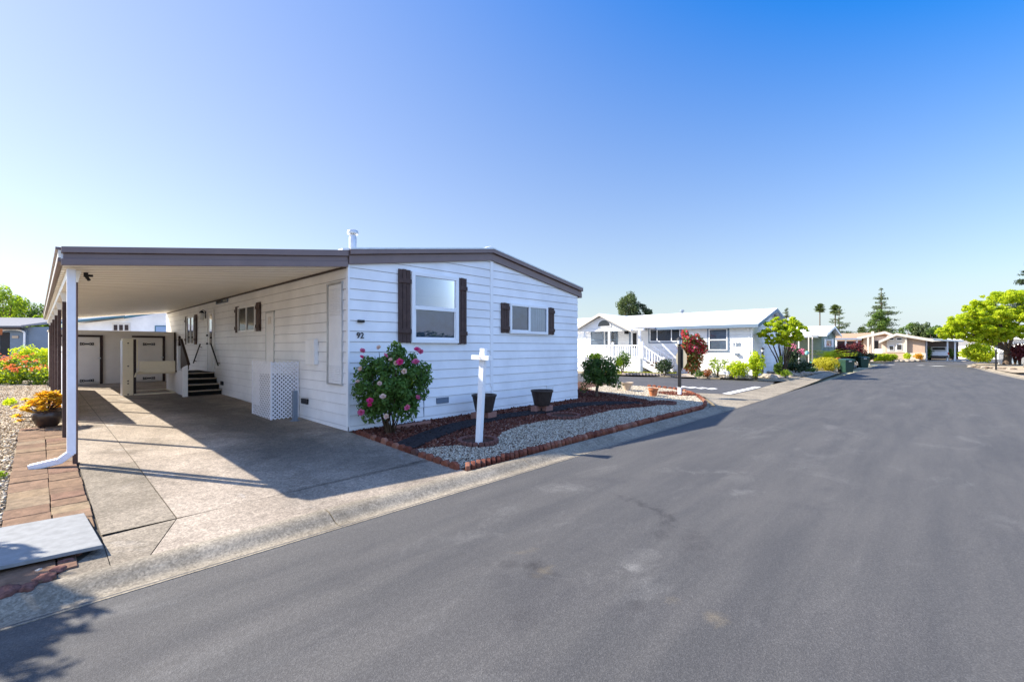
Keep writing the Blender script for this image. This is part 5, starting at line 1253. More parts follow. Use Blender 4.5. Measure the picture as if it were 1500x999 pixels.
# off-frame ornamental tree whose shadow falls over board and kerb
ot = thing('ornamental_tree', 'small spiky leaved tree just left of the paver path, its shadow on the kerb', 'tree', (-6.35, -0.8, -0.05))
oc = (-6.70, -0.80, 2.35)
foliage('crown', M['lf_mid'], ot, clumps(np.random.default_rng(50), oc, (1.25, 1.2, 0.9), 46, (0.2, 0.34), 0.85), 6500, 0.18, 51, 0.28, 0.2)
mb = MB(); mb.tube([(-6.35, -0.8, -0.1), (-6.35, -0.8, 0.9), (-6.4, -0.75, 1.9)], [0.07, 0.055, 0.04])
for a in range(8): mb.tube([(-6.36, -0.79, 1.2), (-6.4+0.5*math.cos(a*.8), -0.75+0.5*math.sin(a*.8), 2.0), (-6.4+0.9*math.cos(a*.8), -0.75+0.85*math.sin(a*.8), 2.5)], [0.03, 0.02, 0.01], 6)
mb.build('trunk', M['bark'], ot)

# ================================================================= the home opposite
XO = 23.8; XD = 31.1; YN, YF = -0.45, 19.0; E2, R2 = 2.93, 3.92; GZ = -0.05
def w2(px, py): return onx(px, py, XO)
ho = thing('mobile_home', 'white home across the side street with a white metal roof and a railed gabled porch', 'house', (XO, YN, GZ))
xm = (XO+XD)/2
core = MB(); core.prism([(XO+0.004, YN+0.004, GZ), (XD, YN+0.004, GZ), (XD, YN+0.004, E2), (xm, YN+0.004, R2-0.02), (XO+0.004, YN+0.004, E2)], (0, YF-YN, 0)); core.build('wall', M['siding'], ho)
mb = MB(); siding(mb, (XO, YN, 0), (0, 1, 0), (-1, 0, 0), [(0, GZ), (YF-YN, GZ), (YF-YN, E2), (0, E2)], 0.14, 0.24, 0.022, 0.004)
siding(mb, (XO, YN, 0), (1, 0, 0), (0, -1, 0), [(0, GZ), (XD-XO, GZ), (XD-XO, E2), ((XD-XO)/2, R2-0.02), (0, E2)], 0.14, 0.24, 0.022, 0.004); mb.build('siding_boards', M['siding'], ho)
mb = MB(); mb.box(XO-0.03, XO, YN-0.03, YN+0.06, GZ, E2); mb.build('corner_board', M['trim'], ho)
mb = MB()
for s in (0, 1):
    X = (lambda x: x) if s == 0 else (lambda x: 2*xm - x)
    e = XO - 0.35; ze = E2 - 0.35*(R2-E2)/(xm-XO)
    mb.prism([(X(e), YN-0.42, ze+0.03), (xm, YN-0.42, R2+0.03), (xm, YN-0.42, R2+0.09), (X(e), YN-0.42, ze+0.09)], (0, YF-YN+0.5, 0))
rf = mb.build('roof', M['roofwhite'], ho)
mb = MB(); ze = E2 - 0.35*(R2-E2)/(xm-XO)
yk = onx(960, 480, XO-0.35).y
mb.box(XO-0.39, XO-0.34, YN-0.42, yk, ze-0.13, ze+0.06); mb.box(XO-0.39, XO-0.34, yk+0.002, YF, ze-0.03, ze+0.06)
for s in (0, 1):
    X = (lambda x: x) if s == 0 else (lambda x: 2*xm - x)
    mb.prism([(X(XO-0.35), YN-0.45, ze-0.12), (xm, YN-0.45, R2-0.12), (xm, YN-0.45, R2+0.06), (X(XO-0.35), YN-0.45, ze+0.06)], (0, 0.028, 0))
mb.build('fascia', M['bluefascia'], rf)
mb = MB(); mb.box(XO-0.34, XO-0.02, YN-0.40, YF, ze-0.0, ze+0.025); mb.build('soffit', M['siding'], rf)
q = onx(1000, 456.5, xm); mb = MB(); mb.lathe([(0.1, -0.25), (0.1, 0.02), (0.16, 0.03), (0.14, 0.10), (0.02, 0.14)], (xm, onx(999, 457, xm).y, R2+0.2), 10); mb.build('roof_vent', M['greypaint'], rf)
def win_x(parent, x, ya, yb, z0, z1, hbar=None, vbar=(), fr='trim', pane='glass', back='curtain', w=0.06, sur=None):
    """window on a wall that faces -x"""
    ya, yb = min(ya, yb), max(ya, yb)
    mb = MB(); mb.box(x-0.06, x-0.006, ya, yb, z0, z0+w); mb.box(x-0.06, x-0.006, ya, yb, z1-w, z1); mb.box(x-0.06, x-0.006, ya, ya+w, z0+w, z1-w); mb.box(x-0.06, x-0.006, yb-w, yb, z0+w, z1-w)
    if hbar: mb.box(x-0.055, x-0.02, ya+w, yb-w, hbar-0.03, hbar+0.03)
    for vb in vbar: mb.box(x-0.055, x-0.02, vb-0.025, vb+0.025, z0+w, z1-w)
    f = mb.build('window', M[fr], parent)
    if sur: 
        m2 = MB(); yframe(m2, ya-0.09, yb+0.09, z0-0.09, z1+0.09, 0.088, x-0.04, x-0.004); m2.build('window_surround', M[sur], f)
    MB().quad((x-0.036, ya+w, z0+w), (x-0.036, yb-w, z0+w), (x-0.036, yb-w, z1-w), (x-0.036, ya+w, z1-w)).build('pane', M[pane], f)
    MB().quad((x-0.027, ya+w, z0+w), (x-0.027, yb-w, z0+w), (x-0.027, yb-w, z1-w), (x-0.027, ya+w, z1-w)).build('window_backing', M[back], f)
    return f
a, b = w2(1038.5, 482), w2(1066, 513.5); win_x(ho, XO, a.y, b.y, b.z, a.z, w2(1050, 498).z, (), 'trim', 'glass', 'curtain', sur='bluefascia')
a, b = w2(952, 481), w2(997, 500.5); win_x(ho, XO, a.y, b.y, b.z, a.z, None, (w2(963, 490).y, w2(984, 490).y), 'trim', 'glassdark', 'dark_room', sur='bluefascia')
a, b = w2(866, 486), w2(884.5, 508); win_x(ho, XO, a.y, b.y, b.z, a.z, w2(875, 498).z, (), 'bluefascia', 'glass', 'curtain')
a, b = w2(887, 486), w2(905, 508); win_x(ho, XO, a.y, b.y, b.z, a.z, w2(895, 498).z, (), 'bluefascia', 'glassdark', 'dark_room')
ya, yb = w2(936, 490).y, w2(924.5, 490).y
mb = MB(); mb.box(XO-0.05, XO-0.006, ya, yb, 0.92, 2.72); dr = mb.build('door', M['trim'], ho); MB().box(XO-0.06, XO-0.051, ya+0.15, yb-0.15, 1.55, 2.55).build('door_window', M['dark_room'], dr)
mb = MB(); mb.box(XO-0.055, XO-0.006, ya-0.12, ya-0.002, 0.92, 2.8); mb.box(XO-0.055, XO-0.006, yb+0.002, yb+0.12, 0.92, 2.8); mb.build('door_frame', M['bluefascia'], dr)
mb = MB(); q = w2(919, 487); mb.box(XO-0.2, XO-0.01, q.y-0.12, q.y+0.12, q.z-0.1, q.z+0.1); mb.build('porch_lamp', M['black'], ho)
q = w2(1079, 505); text_mesh('house_number', '128', 0.30, M['greypaint'], ho, (XO-0.03, q.y, q.z), (0, -1, 0), (0, 0, 1), 0.006, 0.008)
q = w2(1080, 519); MB().box(XO-0.16, XO-0.01, q.y-0.10, q.y+0.10, q.z-0.05, q.z+0.08).build('hose_tap', M['greypaint'], ho)
mb = MB(); q = w2(1097, 480); mb.lathe([(0.04, -.06), (0.07, 0), (0.04, .06)], (XO-0.12, q.y, q.z-0.1), 8); mb.box(XO-0.05, XO-0.028, YN+0.12, YN+0.17, GZ, E2-0.1); mb.build('downspout', M['trim'], ho)
# porch
XP = 21.95
pc = thing('porch', 'white railed porch with a small gable and half round window on the home opposite', 'porch', (XP, onx(937, 524, XP).y, GZ))
def wp(px, py): return onx(px, py, XP)
yR, yL = wp(941, 500).y, YF - 5.0
DZ = wp(930, 525).z
mb = MB(); mb.box(XP, XO-0.03, yR, yL, DZ-0.10, DZ); mb.build('deck', M['trim'], pc)
mb = MB(); siding(mb, (XP+0.05, yR, 0), (0, 1, 0), (-1, 0, 0), [(0, GZ), (yL-yR, GZ), (yL-yR, DZ-0.10), (0, DZ-0.10)], 0.14, 0.24, 0.022, 0.004); mb.quad((XP+0.05, yR, GZ), (XO-0.03, yR, GZ), (XO-0.03, yR, DZ-0.1), (XP+0.05, yR, DZ-0.1)); mb.build('skirt', M['siding'], pc)
RZ = wp(915, 506).z; BZ = wp(915, 484.5).z
for px in (857, 892.5, 937):
    y = wp(px, 500).y; mb = MB(); mb.box(XP-0.06, XP+0.06, y-0.065, y+0.065, GZ if px > 930 else DZ, BZ); mb.build('post', M['trim'], pc)
mb = MB(); mb.box(XP-0.07, XP+0.07, wp(943, 484).y, yL, BZ, BZ+0.16); mb.build('beam', M['trim'], pc)
def rail(name, x, ya, yb, za, zb, h, pitch=0.16, post_ends=()):
    mb = MB(); mb.bar((x, ya, za+h), (x, yb, zb+h), 0.08, 0.06); mb.bar((x, ya, za+0.10), (x, yb, zb+0.10), 0.05, 0.06)
    n = max(2, int(abs(yb-ya)/pitch))
    r = mb.build(name, M['trim'], pc)
    mb = MB()
    for i in range(1, n): t = i/n; y = ya+(yb-ya)*t; z = za+(zb-za)*t; mb.box(x-0.022, x+0.022, y-0.024, y+0.024, z+0.10, z+h)
    mb.build('baluster', M['trim'], r)
    for y, z in post_ends: MB().box(x-0.06, x+0.06, y-0.06, y+0.06, z, z+h+0.22).build('newel_post', M['trim'], r)
hr = RZ - DZ
rail('porch_rail', XP-0.02, yR+0.05, yL, DZ, DZ, hr, post_ends=((yR-0.02, DZ), (wp(898, 500).y, DZ)))
ys_ = wp(971.5, 520).y
rail('stair_rail', XP-0.02, yR-0.12, ys_, DZ-0.05, GZ+0.12, hr, post_ends=((ys_-0.05, GZ),)); rail('stair_rail', XP+1.15, yR-0.12, ys_, DZ-0.05, GZ+0.12, hr, post_ends=((yR-0.10, GZ+0.3), (ys_-0.05, GZ)))
mb = MB(); n = 5
for i in range(n):
    z = GZ + (DZ-GZ)*(i+1)/(n+1); y0_ = ys_ + (yR-ys_)*i/n; mb.box(XP+0.06, XP+1.1, y0_, yR-0.005 if i == n-1 else y0_+(yR-ys_)/n+0.03, z-0.05, z)
mb.build('tread', M['trim'], pc)
mb = MB(); mb.prism([(XP+0.02, yR-0.02, DZ-0.12), (XP+0.02, ys_, GZ+0.02), (XP+0.02, ys_+0.45, GZ+0.02), (XP+0.02, yR-0.02, GZ+0.42)], (0.03, 0, 0)); mb.build('stringer', M['trim'], pc)
# porch roof with the small gable
g0, g1, ga = wp(921, 484).y, wp(846, 485).y, wp(882, 461)
GA = ga.z; gz = BZ + 0.165
mb = MB(); mb.prism([(XP-0.05, g0, gz), (XP-0.05, g1, gz), (XP-0.05, ga.y, GA-0.10)], (3.6, 0, 0)); gb = mb.build('gable', M['siding'], pc)
mb = MB()
for s, yy in ((-1, g0), (1, g1)):
    k = 0.35; ye = yy + s*k; zz = gz - k*(GA-gz)/abs(ga.y-yy)
    mb.prism([(XP-0.35, ye, zz), (XP-0.35, ga.y, GA), (XP-0.35, ga.y, GA+0.07), (XP-0.35, ye, zz+0.07)], (4.2, 0, 0))
mb.build('roof', M['roofwhite'], pc)
mb = MB()
for s, yy in ((-1, g0), (1, g1)):
    k = 0.35; ye = yy + s*k; zz = gz - k*(GA-gz)/abs(ga.y-yy)
    mb.prism([(XP-0.38, ye, zz-0.10), (XP-0.38, ga.y, GA-0.10), (XP-0.38, ga.y, GA+0.075), (XP-0.38, ye, zz+0.075)], (0.028, 0, 0))
mb.build('rake_board', M['stuccopale'], pc)
mb = MB(); mb.box(XP-0.12, XO-0.4, wp(944, 484).y, g0-0.36, BZ+0.165, BZ+0.22); mb.build('flat_roof', M['roofwhite'], pc)
c = onx(885, 479.0, XP-0.06); rad = 0.46
hw = MB(); pts = [(XP-0.065, c.y + (rad+0.08)*math.cos(PI*i/16), c.z + (rad+0.08)*math.sin(PI*i/16)) for i in range(17)]; hw.prism(pts, (-0.03, 0, 0)); hwf = hw.build('half_round_window', M['trim'], gb)
MB().poly([(XP-0.099, c.y + rad*math.cos(PI*i/16), c.z + 0.05 + (rad-0.06)*math.sin(PI*i/16)) for i in range(17)]).build('pane', M['glassdull'], hwf)
MB().poly([(XP-0.0965, c.y + rad*math.cos(PI*i/16), c.z + 0.05 + (rad-0.06)*math.sin(PI*i/16)) for i in range(17)]).build('window_backing', M['dark_room'], hwf)

# planting in front of it
def shrub(name, label, px, py, t, w, h, mat, seed, n=900, leaf=0.09, cat='shrub', group=None, z0=None, aspect=0.55, k=18, stem=True, dep=None):
    """shrub whose visible middle stands at pixel px, foot at py, t metres off"""
    q = atd(px, py, t); z0 = -0.05 if z0 is None else z0
    o = thing(name, label, cat, (q.x, q.y, z0), group); dep = dep or w
    c = (q.x, q.y, z0 + h*0.55)
    foliage('foliage', M[mat], o, clumps(np.random.default_rng(seed), c, (w/2, w/2, h*0.5), k, (0.28, 0.46), 0.74) + [(c[0], c[1], c[2]-0.05*h, w*0.3, w*0.3, h*0.3)], n, leaf, seed+1, aspect, 0.3)
    if stem:
        mb = MB()
        for a in range(3): mb.tube([(q.x, q.y, z0-0.03), (q.x + w*0.2*math.cos(a*2.1), q.y + w*0.2*math.sin(a*2.1), z0+h*0.6)], [0.03*h, 0.012*h], 6)
        mb.build('stem', M['stem'], o)
    return o
T2 = w2(1010, 545)[1]
bg_ = atd(1014, 544, 26.6)
bv = thing('bougainvillea', 'tall red flowering climber against the white wall across the side street', 'climber', (bg_.x, bg_.y, -0.05))
BL = []
for px, py, r in ((1004, 488, .28), (1008, 500, .5), (1020, 497, .38), (1003, 507, .5), (1015, 510, .6), (1026, 505, .4), (1030, 512, .35), (1010, 522, .55), (1020, 525, .5), (1014, 536, .55), (1005, 530, .45)):
    q = atd(px, py, 26.4); BL.append((q.x, q.y, q.z, r*0.85, r*0.85, r*0.85))
foliage('leaves', M['lf_mid'], bv, BL, 2400, 0.12, 101, 0.6, 0.3)
foliage('blossom', M['lf_red'], bv, BL[:7], 1000, 0.13, 102, 0.7, 0.6)
foliage('dry_blossom', M['lf_rust'], bv, BL[7:], 900, 0.13, 103, 0.7, 0.5)
mb = MB(); mb.tube([(bg_.x, bg_.y, -0.1), (bg_.x, bg_.y+0.1, 1.0), (bg_.x+0.05, bg_.y+0.2, 2.2)], [0.07, 0.05, 0.03]); mb.build('stem', M['stem'], bv)
shrub('round_shrub', 'dark clipped round shrub beside the foot of the porch stairs', 973, 540, 26.0, 1.15, 1.0, 'lf_dark', 110, 1500, 0.09)
shrub('flowering_shrub', 'loose yellow green shrub with dark leaves at the left of the porch skirt', 912, 543, 27.0, 1.0, 1.5, 'lf_mid', 112, 900, 0.11)
shrub('thin_shrub', 'thin open grey green shrub under the white window across the street', 1050, 545, 24.6, 1.4, 1.25, 'lf_bright', 114, 420, 0.10, k=9)
shrub('low_shrub', 'low wide yellow green shrub behind the pale field rocks', 1083, 552, 24.0, 1.7, 0.95, 'lf_yellow', 116, 1700, 0.10)
shrub('upright_shrub', 'upright golden green shrub in front of the corner of the home opposite', 1108, 552, 23.4, 1.0, 1.5, 'lf_yellow', 118, 1700, 0.10)
shrub('low_shrub', 'small mixed orange and green plant at the end of the paved walk', 1036, 549, 24.6, 0.8, 0.5, 'lf_rust', 120, 300, 0.09)
shrub('small_shrub', 'small leafy bush in the rocks at the left of the rock border', 1024, 551, 24.3, 0.6, 0.4, 'lf_mid', 121, 260, 0.09)
q = ong(961, 547, -0.05); pot = MB().lathe([(0.18, 0), (0.34, 0.15), (0.40, 0.36), (0.34, 0.58), (0.20, 0.68), (0.18, 0.64)], (q.x, q.y, -0.05), 20).build('garden_urn', M['amber'], None, smooth=True); tag(pot, 'round amber glazed urn on the lawn edge by the porch stairs', 'urn')
lawn = [ong(px, py, -0.05) for px, py in ((880, 548), (930, 549.5), (990, 549), (996, 542), (960, 540.5), (905, 541), (880, 541))]
struct(MB().poly([(p.x, p.y, -0.040) for p in lawn]).build('lawn', M['ground']))
rngl = np.random.default_rng(60); lp = [(p.x, p.y) for p in lawn]; P_ = np.array(lp); q = rngl.uniform(P_.min(0), P_.max(0), (5200, 2)); q = q[inpoly(q, lp)]
v, f = leaf_arrays(rngl, np.column_stack([q, np.full(len(q), 0.03)]), np.tile([[0, -0.5, 0.2]], (len(q), 1)), 0.16, 0.3, jitter=0.9); gz_ = np_mesh('lawn_grass', v, f, M['lf_grass']); gz_['kind'] = 'stuff'
wk = [ong(px, py, -0.05) for px, py in ((992, 552.0), (1019, 552.6), (1009, 543), (996, 543))]; struct(MB().poly([(p.x, p.y, -0.036) for p in wk]).build('path', M['walk']))
for i in range(17):
    q = ong(915 + i*4.7, 549.0 + 0.10*i, -0.05); b = MB().box(q.x-0.10, q.x+0.10, q.y-0.13, q.y+0.13, -0.06, 0.075).build('edging_block', M['edge_pale'], None, bevel=0.02); tag(b, 'pale edging block in the row along the lawn by the porch', 'block', 'pale blocks edging the lawn')
rp = [(1030, 552, .20), (1037, 550, .24), (1044, 553, .23), (1051, 552, .21), (1058, 553, .22), (1065, 553.5, .20), (1073, 553, .22), (1081, 554, .22), (1089, 554, .25), (1097, 554.5, .22), (1104, 554, .24), (1124, 553, .26), (1131, 554.5, .30), (1139, 554, .27), (1147, 553, .28), (1155, 552, .26), (1163, 551, .25), (1170, 550.5, .24), (1177, 549, .22), (1184, 548.5, .22), (1128, 548, .22), (1138, 548.5, .24), (1150, 548, .25), (1040, 546, .22), (1052, 547, .2)]
for i, (px, py, r) in enumerate(rp):
    q = ong(px, py, -0.05)
    if i < 11: lab, gr = 'pale field rock in the border under the golden shrubs by the side street', 'pale rocks under the golden shrubs'
    elif i < 23: lab, gr = 'grey field rock in the rock pile at the street corner below the maple', 'rocks below the maple'
    else: lab, gr = 'pale rock set behind the border in front of the white window', 'rocks in front of the white window'
    rock('field_rock', lab, M['rockpale'], (q.x, q.y, -0.05), r, 200+i, gr, 0.7)
lp_ = ong(1117, 552, -0.06); lamp_post('path_lamp', 'thin dark path lamp at the corner of the home opposite', lp_.x, lp_.y, -0.06, 1.62, False, None, 0.045)

# ---- trees
def tree(name, label, base, h, crown_c, crown_r, mat, seed, n, leaf, k=30, trunk_r=0.12, frac=(0.2, 0.36), group=None, limbs=7, aspect=0.55, inner=0.82, shell=0.25, cat='tree', flat=0.8):
    o = thing(name, label, cat, base, group)
    cl = clumps(np.random.default_rng(seed), crown_c, crown_r, k, frac, inner, flat)
    foliage('crown', M[mat], o, cl, n, leaf, seed+1, aspect, shell)
    mb = MB(); top = (crown_c[0], crown_c[1], crown_c[2])
    mb.tube([base, ((base[0]*.7+top[0]*.3), (base[1]*.7+top[1]*.3), base[2]+(top[2]-base[2])*0.45), top], [trunk_r, trunk_r*0.8, trunk_r*0.4], 10)
    rr = random.Random(seed)
    s = (base[0]*.6+top[0]*.4, base[1]*.6+top[1]*.4, base[2]+(top[2]-base[2])*0.5)
    for c in rr.sample(cl, min(limbs, len(cl))):
        e = c[:3]; m_ = ((s[0]+e[0])/2, (s[1]+e[1])/2, (s[2]+e[2])/2 - 0.06*abs(e[2]-s[2]))
        mb.tube([s, m_, e], [trunk_r*0.55, trunk_r*0.35, trunk_r*0.12], 6)
    mb.build('trunk', M['bark'], o)
    return o
def spot(px, t, z=-0.05): 
    q = atd(px, HY, t); return (q.x, q.y, z)
def zpx(py, t): return EYE + (HY-py)/FPX*t
# maple at the corner of the home opposite
b = ong(1147, 548, -0.05); tb_ = 24.5
mt = thing('maple_tree', 'light green multi stemmed maple at the street corner of the home opposite', 'tree', b)
BL = []
for px, py, r in ((1125, 487, .45), (1135, 478, .55), (1150, 474, .6), (1163, 478, .55), (1172, 484, .42), (1140, 490, .5), (1155, 488, .55), (1118, 492, .32), (1130, 498, .4), (1145, 497, .42), (1160, 497, .45), (1168, 492, .4), (1152, 503, .3), (1138, 470, .35), (1158, 470, .35)):
    q = atd(px, py, 25.2 + (px % 3)*0.3); BL.append((q.x, q.y, q.z, r, r, r*0.62))
r7 = np.random.default_rng(70); BB = []
for c in BL: BB += clumps(r7, c[:3], c[3:6], 10, (0.20, 0.36), 0.98)
foliage('crown', M['lf_yellow'], mt, BB, 8500, 0.115, 71, 0.5, 0.2)
mb = MB(); c0 = Vector((b.x, b.y, -0.1))
for i, c in enumerate(BL[:11]): mb.tube([c0 + Vector(((i % 3-1)*0.1, (i % 2-.5)*0.15, 0)), (c0*0.6 + Vector(c[:3])*0.4 + Vector((0, 0, 0.15))), c[:3]], [0.05, 0.035, 0.012], 6)
mb.build('trunk', M['bark'], mt)
shrub('spiky_shrub', 'upright spiky plant under the maple', 1141, 552, 24.0, 0.5, 1.2, 'lf_mid', 130, 260, 0.22, aspect=0.16, k=6)
shrub('low_shrub', 'small green bush at the foot of the maple', 1150, 552, 23.9, 0.8, 0.5, 'lf_bright', 132, 400, 0.09)
# trees behind the home opposite
b = spot(920, 56); tree('pine_tree', 'dark bushy pine rising behind the white roof across the side street', b, 8, (b[0], b[1], zpx(451, 56)), (1.75, 1.75, 2.3), 'lf_conifer', 300, 4200, 0.24, 40, 0.22, (0.2, 0.36), aspect=0.4)
rp_ = atd(938, 455, 56); tree('pine_tree', 'lower dark pine just right of the bushy pine behind the white roof', spot(937, 57), 6, (rp_.x, rp_.y, zpx(458, 56)), (1.5, 1.5, 1.5), 'lf_dark', 303, 2200, 0.24, 24, 0.2, aspect=0.4)
def conifer(name, label, px, t, ztop, zlow, rbase, mat, seed, n=3600, leaf=0.22, open_=0.5, group=None, gaps=16):
    """whorled conifer: tiers of drooping boughs with sky between them"""
    b = spot(px, t); o = thing(name, label, 'tree', b, group); r = np.random.default_rng(seed); B = []; mb = MB()
    mb.tube([b, (b[0], b[1], ztop*0.6), (b[0], b[1], ztop)], [0.016*ztop+0.08, 0.012*ztop, 0.02], 8)
    for i in range(gaps):
        f_ = (i+0.5)/gaps; z = zlow + (ztop-zlow)*f_; z += r.uniform(-0.5, 0.5)*(ztop-zlow)/gaps; rad = rbase*(1-f_)**0.8*(0.65+0.7*r.random()) + 0.12; k = 5 + int(4*(1-f_))
        for j in range(k):
            a = 2*PI*(j/k) + r.uniform(-.4, .4); ln = rad*r.uniform(0.45, 1.15); zb_ = z; z = zb_ + r.uniform(-0.4, 0.4)*(ztop-zlow)/gaps; tip = (b[0]+ln*math.cos(a), b[1]+ln*math.sin(a), z + 0.18*ln*(f_ - 0.35))
            mb.tube([(b[0], b[1], z), tip], [0.03+0.01*ln, 0.01], 4)
            for q_ in (0.45, 0.75, 1.0): B.append((b[0]+ln*q_*math.cos(a), b[1]+ln*q_*math.sin(a), z + 0.18*ln*q_*(f_-0.35), 0.16*rad+0.14, 0.16*rad+0.14, 0.09*rad+0.08))
    mb.build('trunk', M['bark'], o); foliage('crown', M[mat], o, B, n, leaf, seed+1, 0.35, 0.1)
    return o
conifer('conifer_tree', 'tall airy conifer rising behind the beige house', 1291, 88, zpx(421, 88), 2.5, 3.4, 'lf_conifer', 310, 6500, 0.30, gaps=19)
tree('leafy_tree', 'yellow green bushy tree at the foot of the tall airy conifer', spot(1288, 84), 6, (*spot(1288, 84)[:2], zpx(473, 84)), (2.0, 2.0, 2.4), 'lf_mid', 312, 2200, 0.26, 24, 0.2)
conifer('conifer_tree', 'dark spreading conifer behind the second palm', 1229, 95, zpx(452, 95), 2.0, 3.4, 'lf_conifer', 314, 3600, 0.32, gaps=12)
conifer('conifer_tree', 'small thin conifer peeking above the maple', 1152, 62, zpx(452, 62), 2.0, 1.5, 'lf_conifer', 316, 1300, 0.24, gaps=12)
b = spot(1499, 66); conifer('conifer_tree', 'dark conifer at the right edge above the wide yellow green tree', 1506, 66, zpx(380, 66), 6, 3.0, 'lf_dark', 318, 5200, 0.30, gaps=14)
def palm(label, px, t, py_top, seed, r=1.25, skirt=True):
    b = spot(px, t); zt = zpx(py_top, t); o = thing('palm_tree', label, 'palm', b, 'fan palms beyond the houses')
    mb = MB(); mb.tube([b, (b[0]+0.05, b[1], zt*0.5), (b[0], b[1], zt)], [0.22, 0.13, 0.12], 8); mb.build('trunk', M['bark'], o)
    rr = random.Random(seed); mb = MB(); C = Vector((b[0], b[1], zt))
    for i in range(120):
        a = rr.uniform(0, 2*PI); el = rr.uniform(-0.7, 1.5); ln = r*rr.uniform(0.25, 0.85)
        d = Vector((math.cos(a)*math.cos(el), math.sin(a)*math.cos(el), math.sin(el))); h = C + d*ln
        u = d.cross(Vector((0, 0, 1))).normalized(); k = 9; R_ = r*0.55
        tip = [h + (d*math.cos(w_)+u*math.sin(w_))*R_*(1.0 if j % 2 == 0 else 0.62) - Vector((0, 0, 0.22*R_)) for j, w_ in enumerate([(-1.15 + 2.3*j/(2*k)) for j in range(2*k+1)])]
        mb.tube([C, h], 0.02, 4, False)
        for p, q_ in zip(tip[:-1], tip[1:]): mb.add([h, p, q_], [(0, 1, 2)])
    mb.build('fronds', M['lf_palm'], o)
    return o
palm('slender fan palm, the left one of the pair beyond the green house', 1201, 112, 452, 1, 1.15)
palm('fan palm standing in front of the dark spreading conifer', 1223.5, 100, 454, 2, 1.1)
b = palm('distant fan palm whose head just clears the tan roof', 1263, 120, 484, 3, 1.0)
# wide tree on the right
tb_ = 42; b = spot(1475, tb_, -0.04)
wt = thing('shade_tree', 'wide spreading yellow green shade tree on the right side of the street', 'tree', b)
BL = []
for px, py, r in ((1392, 484, .75), (1405, 470, .9), (1420, 458, 1.0), (1438, 448, 1.0), (1458, 440, 1.05), (1478, 435, 1.0), (1496, 434, 1.0), (1400, 490, .8), (1418, 482, 1.1), (1440, 475, 1.2), (1462, 468, 1.3), (1485, 462, 1.3), (1505, 458, 1.2), (1425, 494, .8), (1448, 495, .9), (1470, 490, .9), (1490, 488, .9), (1510, 480, 1.0), (1386, 492, .45), (1380, 486, .4), (1455, 500, .5), (1468, 478, 1.3), (1445, 486, 1.2), (1428, 470, 1.2), (1410, 478, 1.0), (1450, 462, 1.2), (1398, 478, .8), (1520, 450, 1.1), (1530, 470, 1.1)):
    for dd in (-1.3, 0.9):
        q = atd(px + dd*2, py, tb_ + dd + (px % 5)*0.25); BL.append((q.x, q.y, q.z, r*0.95, r*0.95, r*0.62))
r7 = np.random.default_rng(75); BB = []
for c in BL: BB += clumps(r7, c[:3], c[3:6], 11, (0.20, 0.40), 1.0)
foliage('crown', M['lf_yellow'], wt, BB, 46000, 0.20, 76, 0.55, 0.2)
mb = MB(); c0 = Vector(b)
fork = Vector(atd(1476, 511, tb_)); mb.tube([c0 - Vector((0, 0, .2)), c0*0.5 + fork*0.5, fork], [0.34, 0.26, 0.24], 12)
for i in (0, 4, 8, 16, 20, 24, 28, 32, 36, 42): e = Vector(BL[i][:3]); mb.tube([fork - Vector((0, 0, .2)), fork*0.5 + e*0.5 + Vector((0, 0, .35)), e], [0.13, 0.08, 0.03], 7)
mb.build('trunk', M['bark'], wt)
shrub('bush', 'big rounded yellow green bush beside the shade tree trunk', 1434, 535, 40.5, 2.75, 2.0, 'lf_yellow', 140, 7000, 0.15, k=40, stem=False)
rl = ong(1459, 543, -0.10); lamp_post('lamp_post', 'dark lamp post in front of the big bush on the right', rl.x, rl.y, -0.10, 1.75, False, None, 0.05)
mb = MB(); bk = [(60.5, -10.7), (52, -10.75), (44, -11.1), (39, -11.6), (41, -13.5), (52, -16.5), (64, -16)]
mb.poly([(x, y, -0.035) for x, y in bk]); struct(mb.build('opposite_bed', M['soilpale']))
for i in range(11):
    q = ong(1421 + i*6.4, 538 + (0.35*i if i < 6 else 2.2 + 0.25*(i-6)), -0.04); rock('border_rock', 'brown rock in the border below the shade tree', M['bark'] if i % 3 else M['rockpale'], (q.x, q.y, -0.04), 0.15, 260+i, 'rocks below the shade tree', 0.6)
for i, (px, t, lab) in enumerate(((1487, 43, 'dark red leaved shrub behind the shade tree trunk'), (1494, 41, 'dark red leaved shrub at the right edge of the street'))): shrub('red_shrub', lab, px, 530, t, 1.5, 2.3, 'lf_wine', 150+2*i, 900, 0.18)
gt = thing('garden_gate', 'small white slatted gate beside the shade tree trunk', 'gate', spot(1467, 43.5))
q0, q1 = Vector(spot(1463, 43.5)), Vector(spot(1471.5, 43.5)); mb = MB()
for i in range(6): p = q0 + (q1-q0)*i/5; mb.box(p.x-.03, p.x+.03, p.y-.03, p.y+.03, -0.05, 1.2)
mb.build('slats', M['trim'], gt); mb = MB(); mb.bar(q0+Vector((0, 0, 1.0)), q1+Vector((0, 0, 1.0)), .06, .06); mb.bar(q0+Vector((0, 0, .25)), q1+Vector((0, 0, .25)), .06, .06); mb.build('rail', M['trim'], gt)
fn = thing('board_fence', 'pale blue grey board fence at the right behind the shade tree', 'fence', spot(1482, 45))
q0, q1 = Vector(spot(1478, 45)), Vector(spot(1506, 43)); mb = MB(); mb.bar(q0+Vector((0, 0, .55)), q1+Vector((0, 0, .55)), .05, 1.1); mb.build('boards', M['bluewall'], fn); mb = MB(); mb.bar(q0+Vector((0, 0, 1.13)), q1+Vector((0, 0, 1.13)), .10, .05); mb.build('cap', M['trim'], fn)

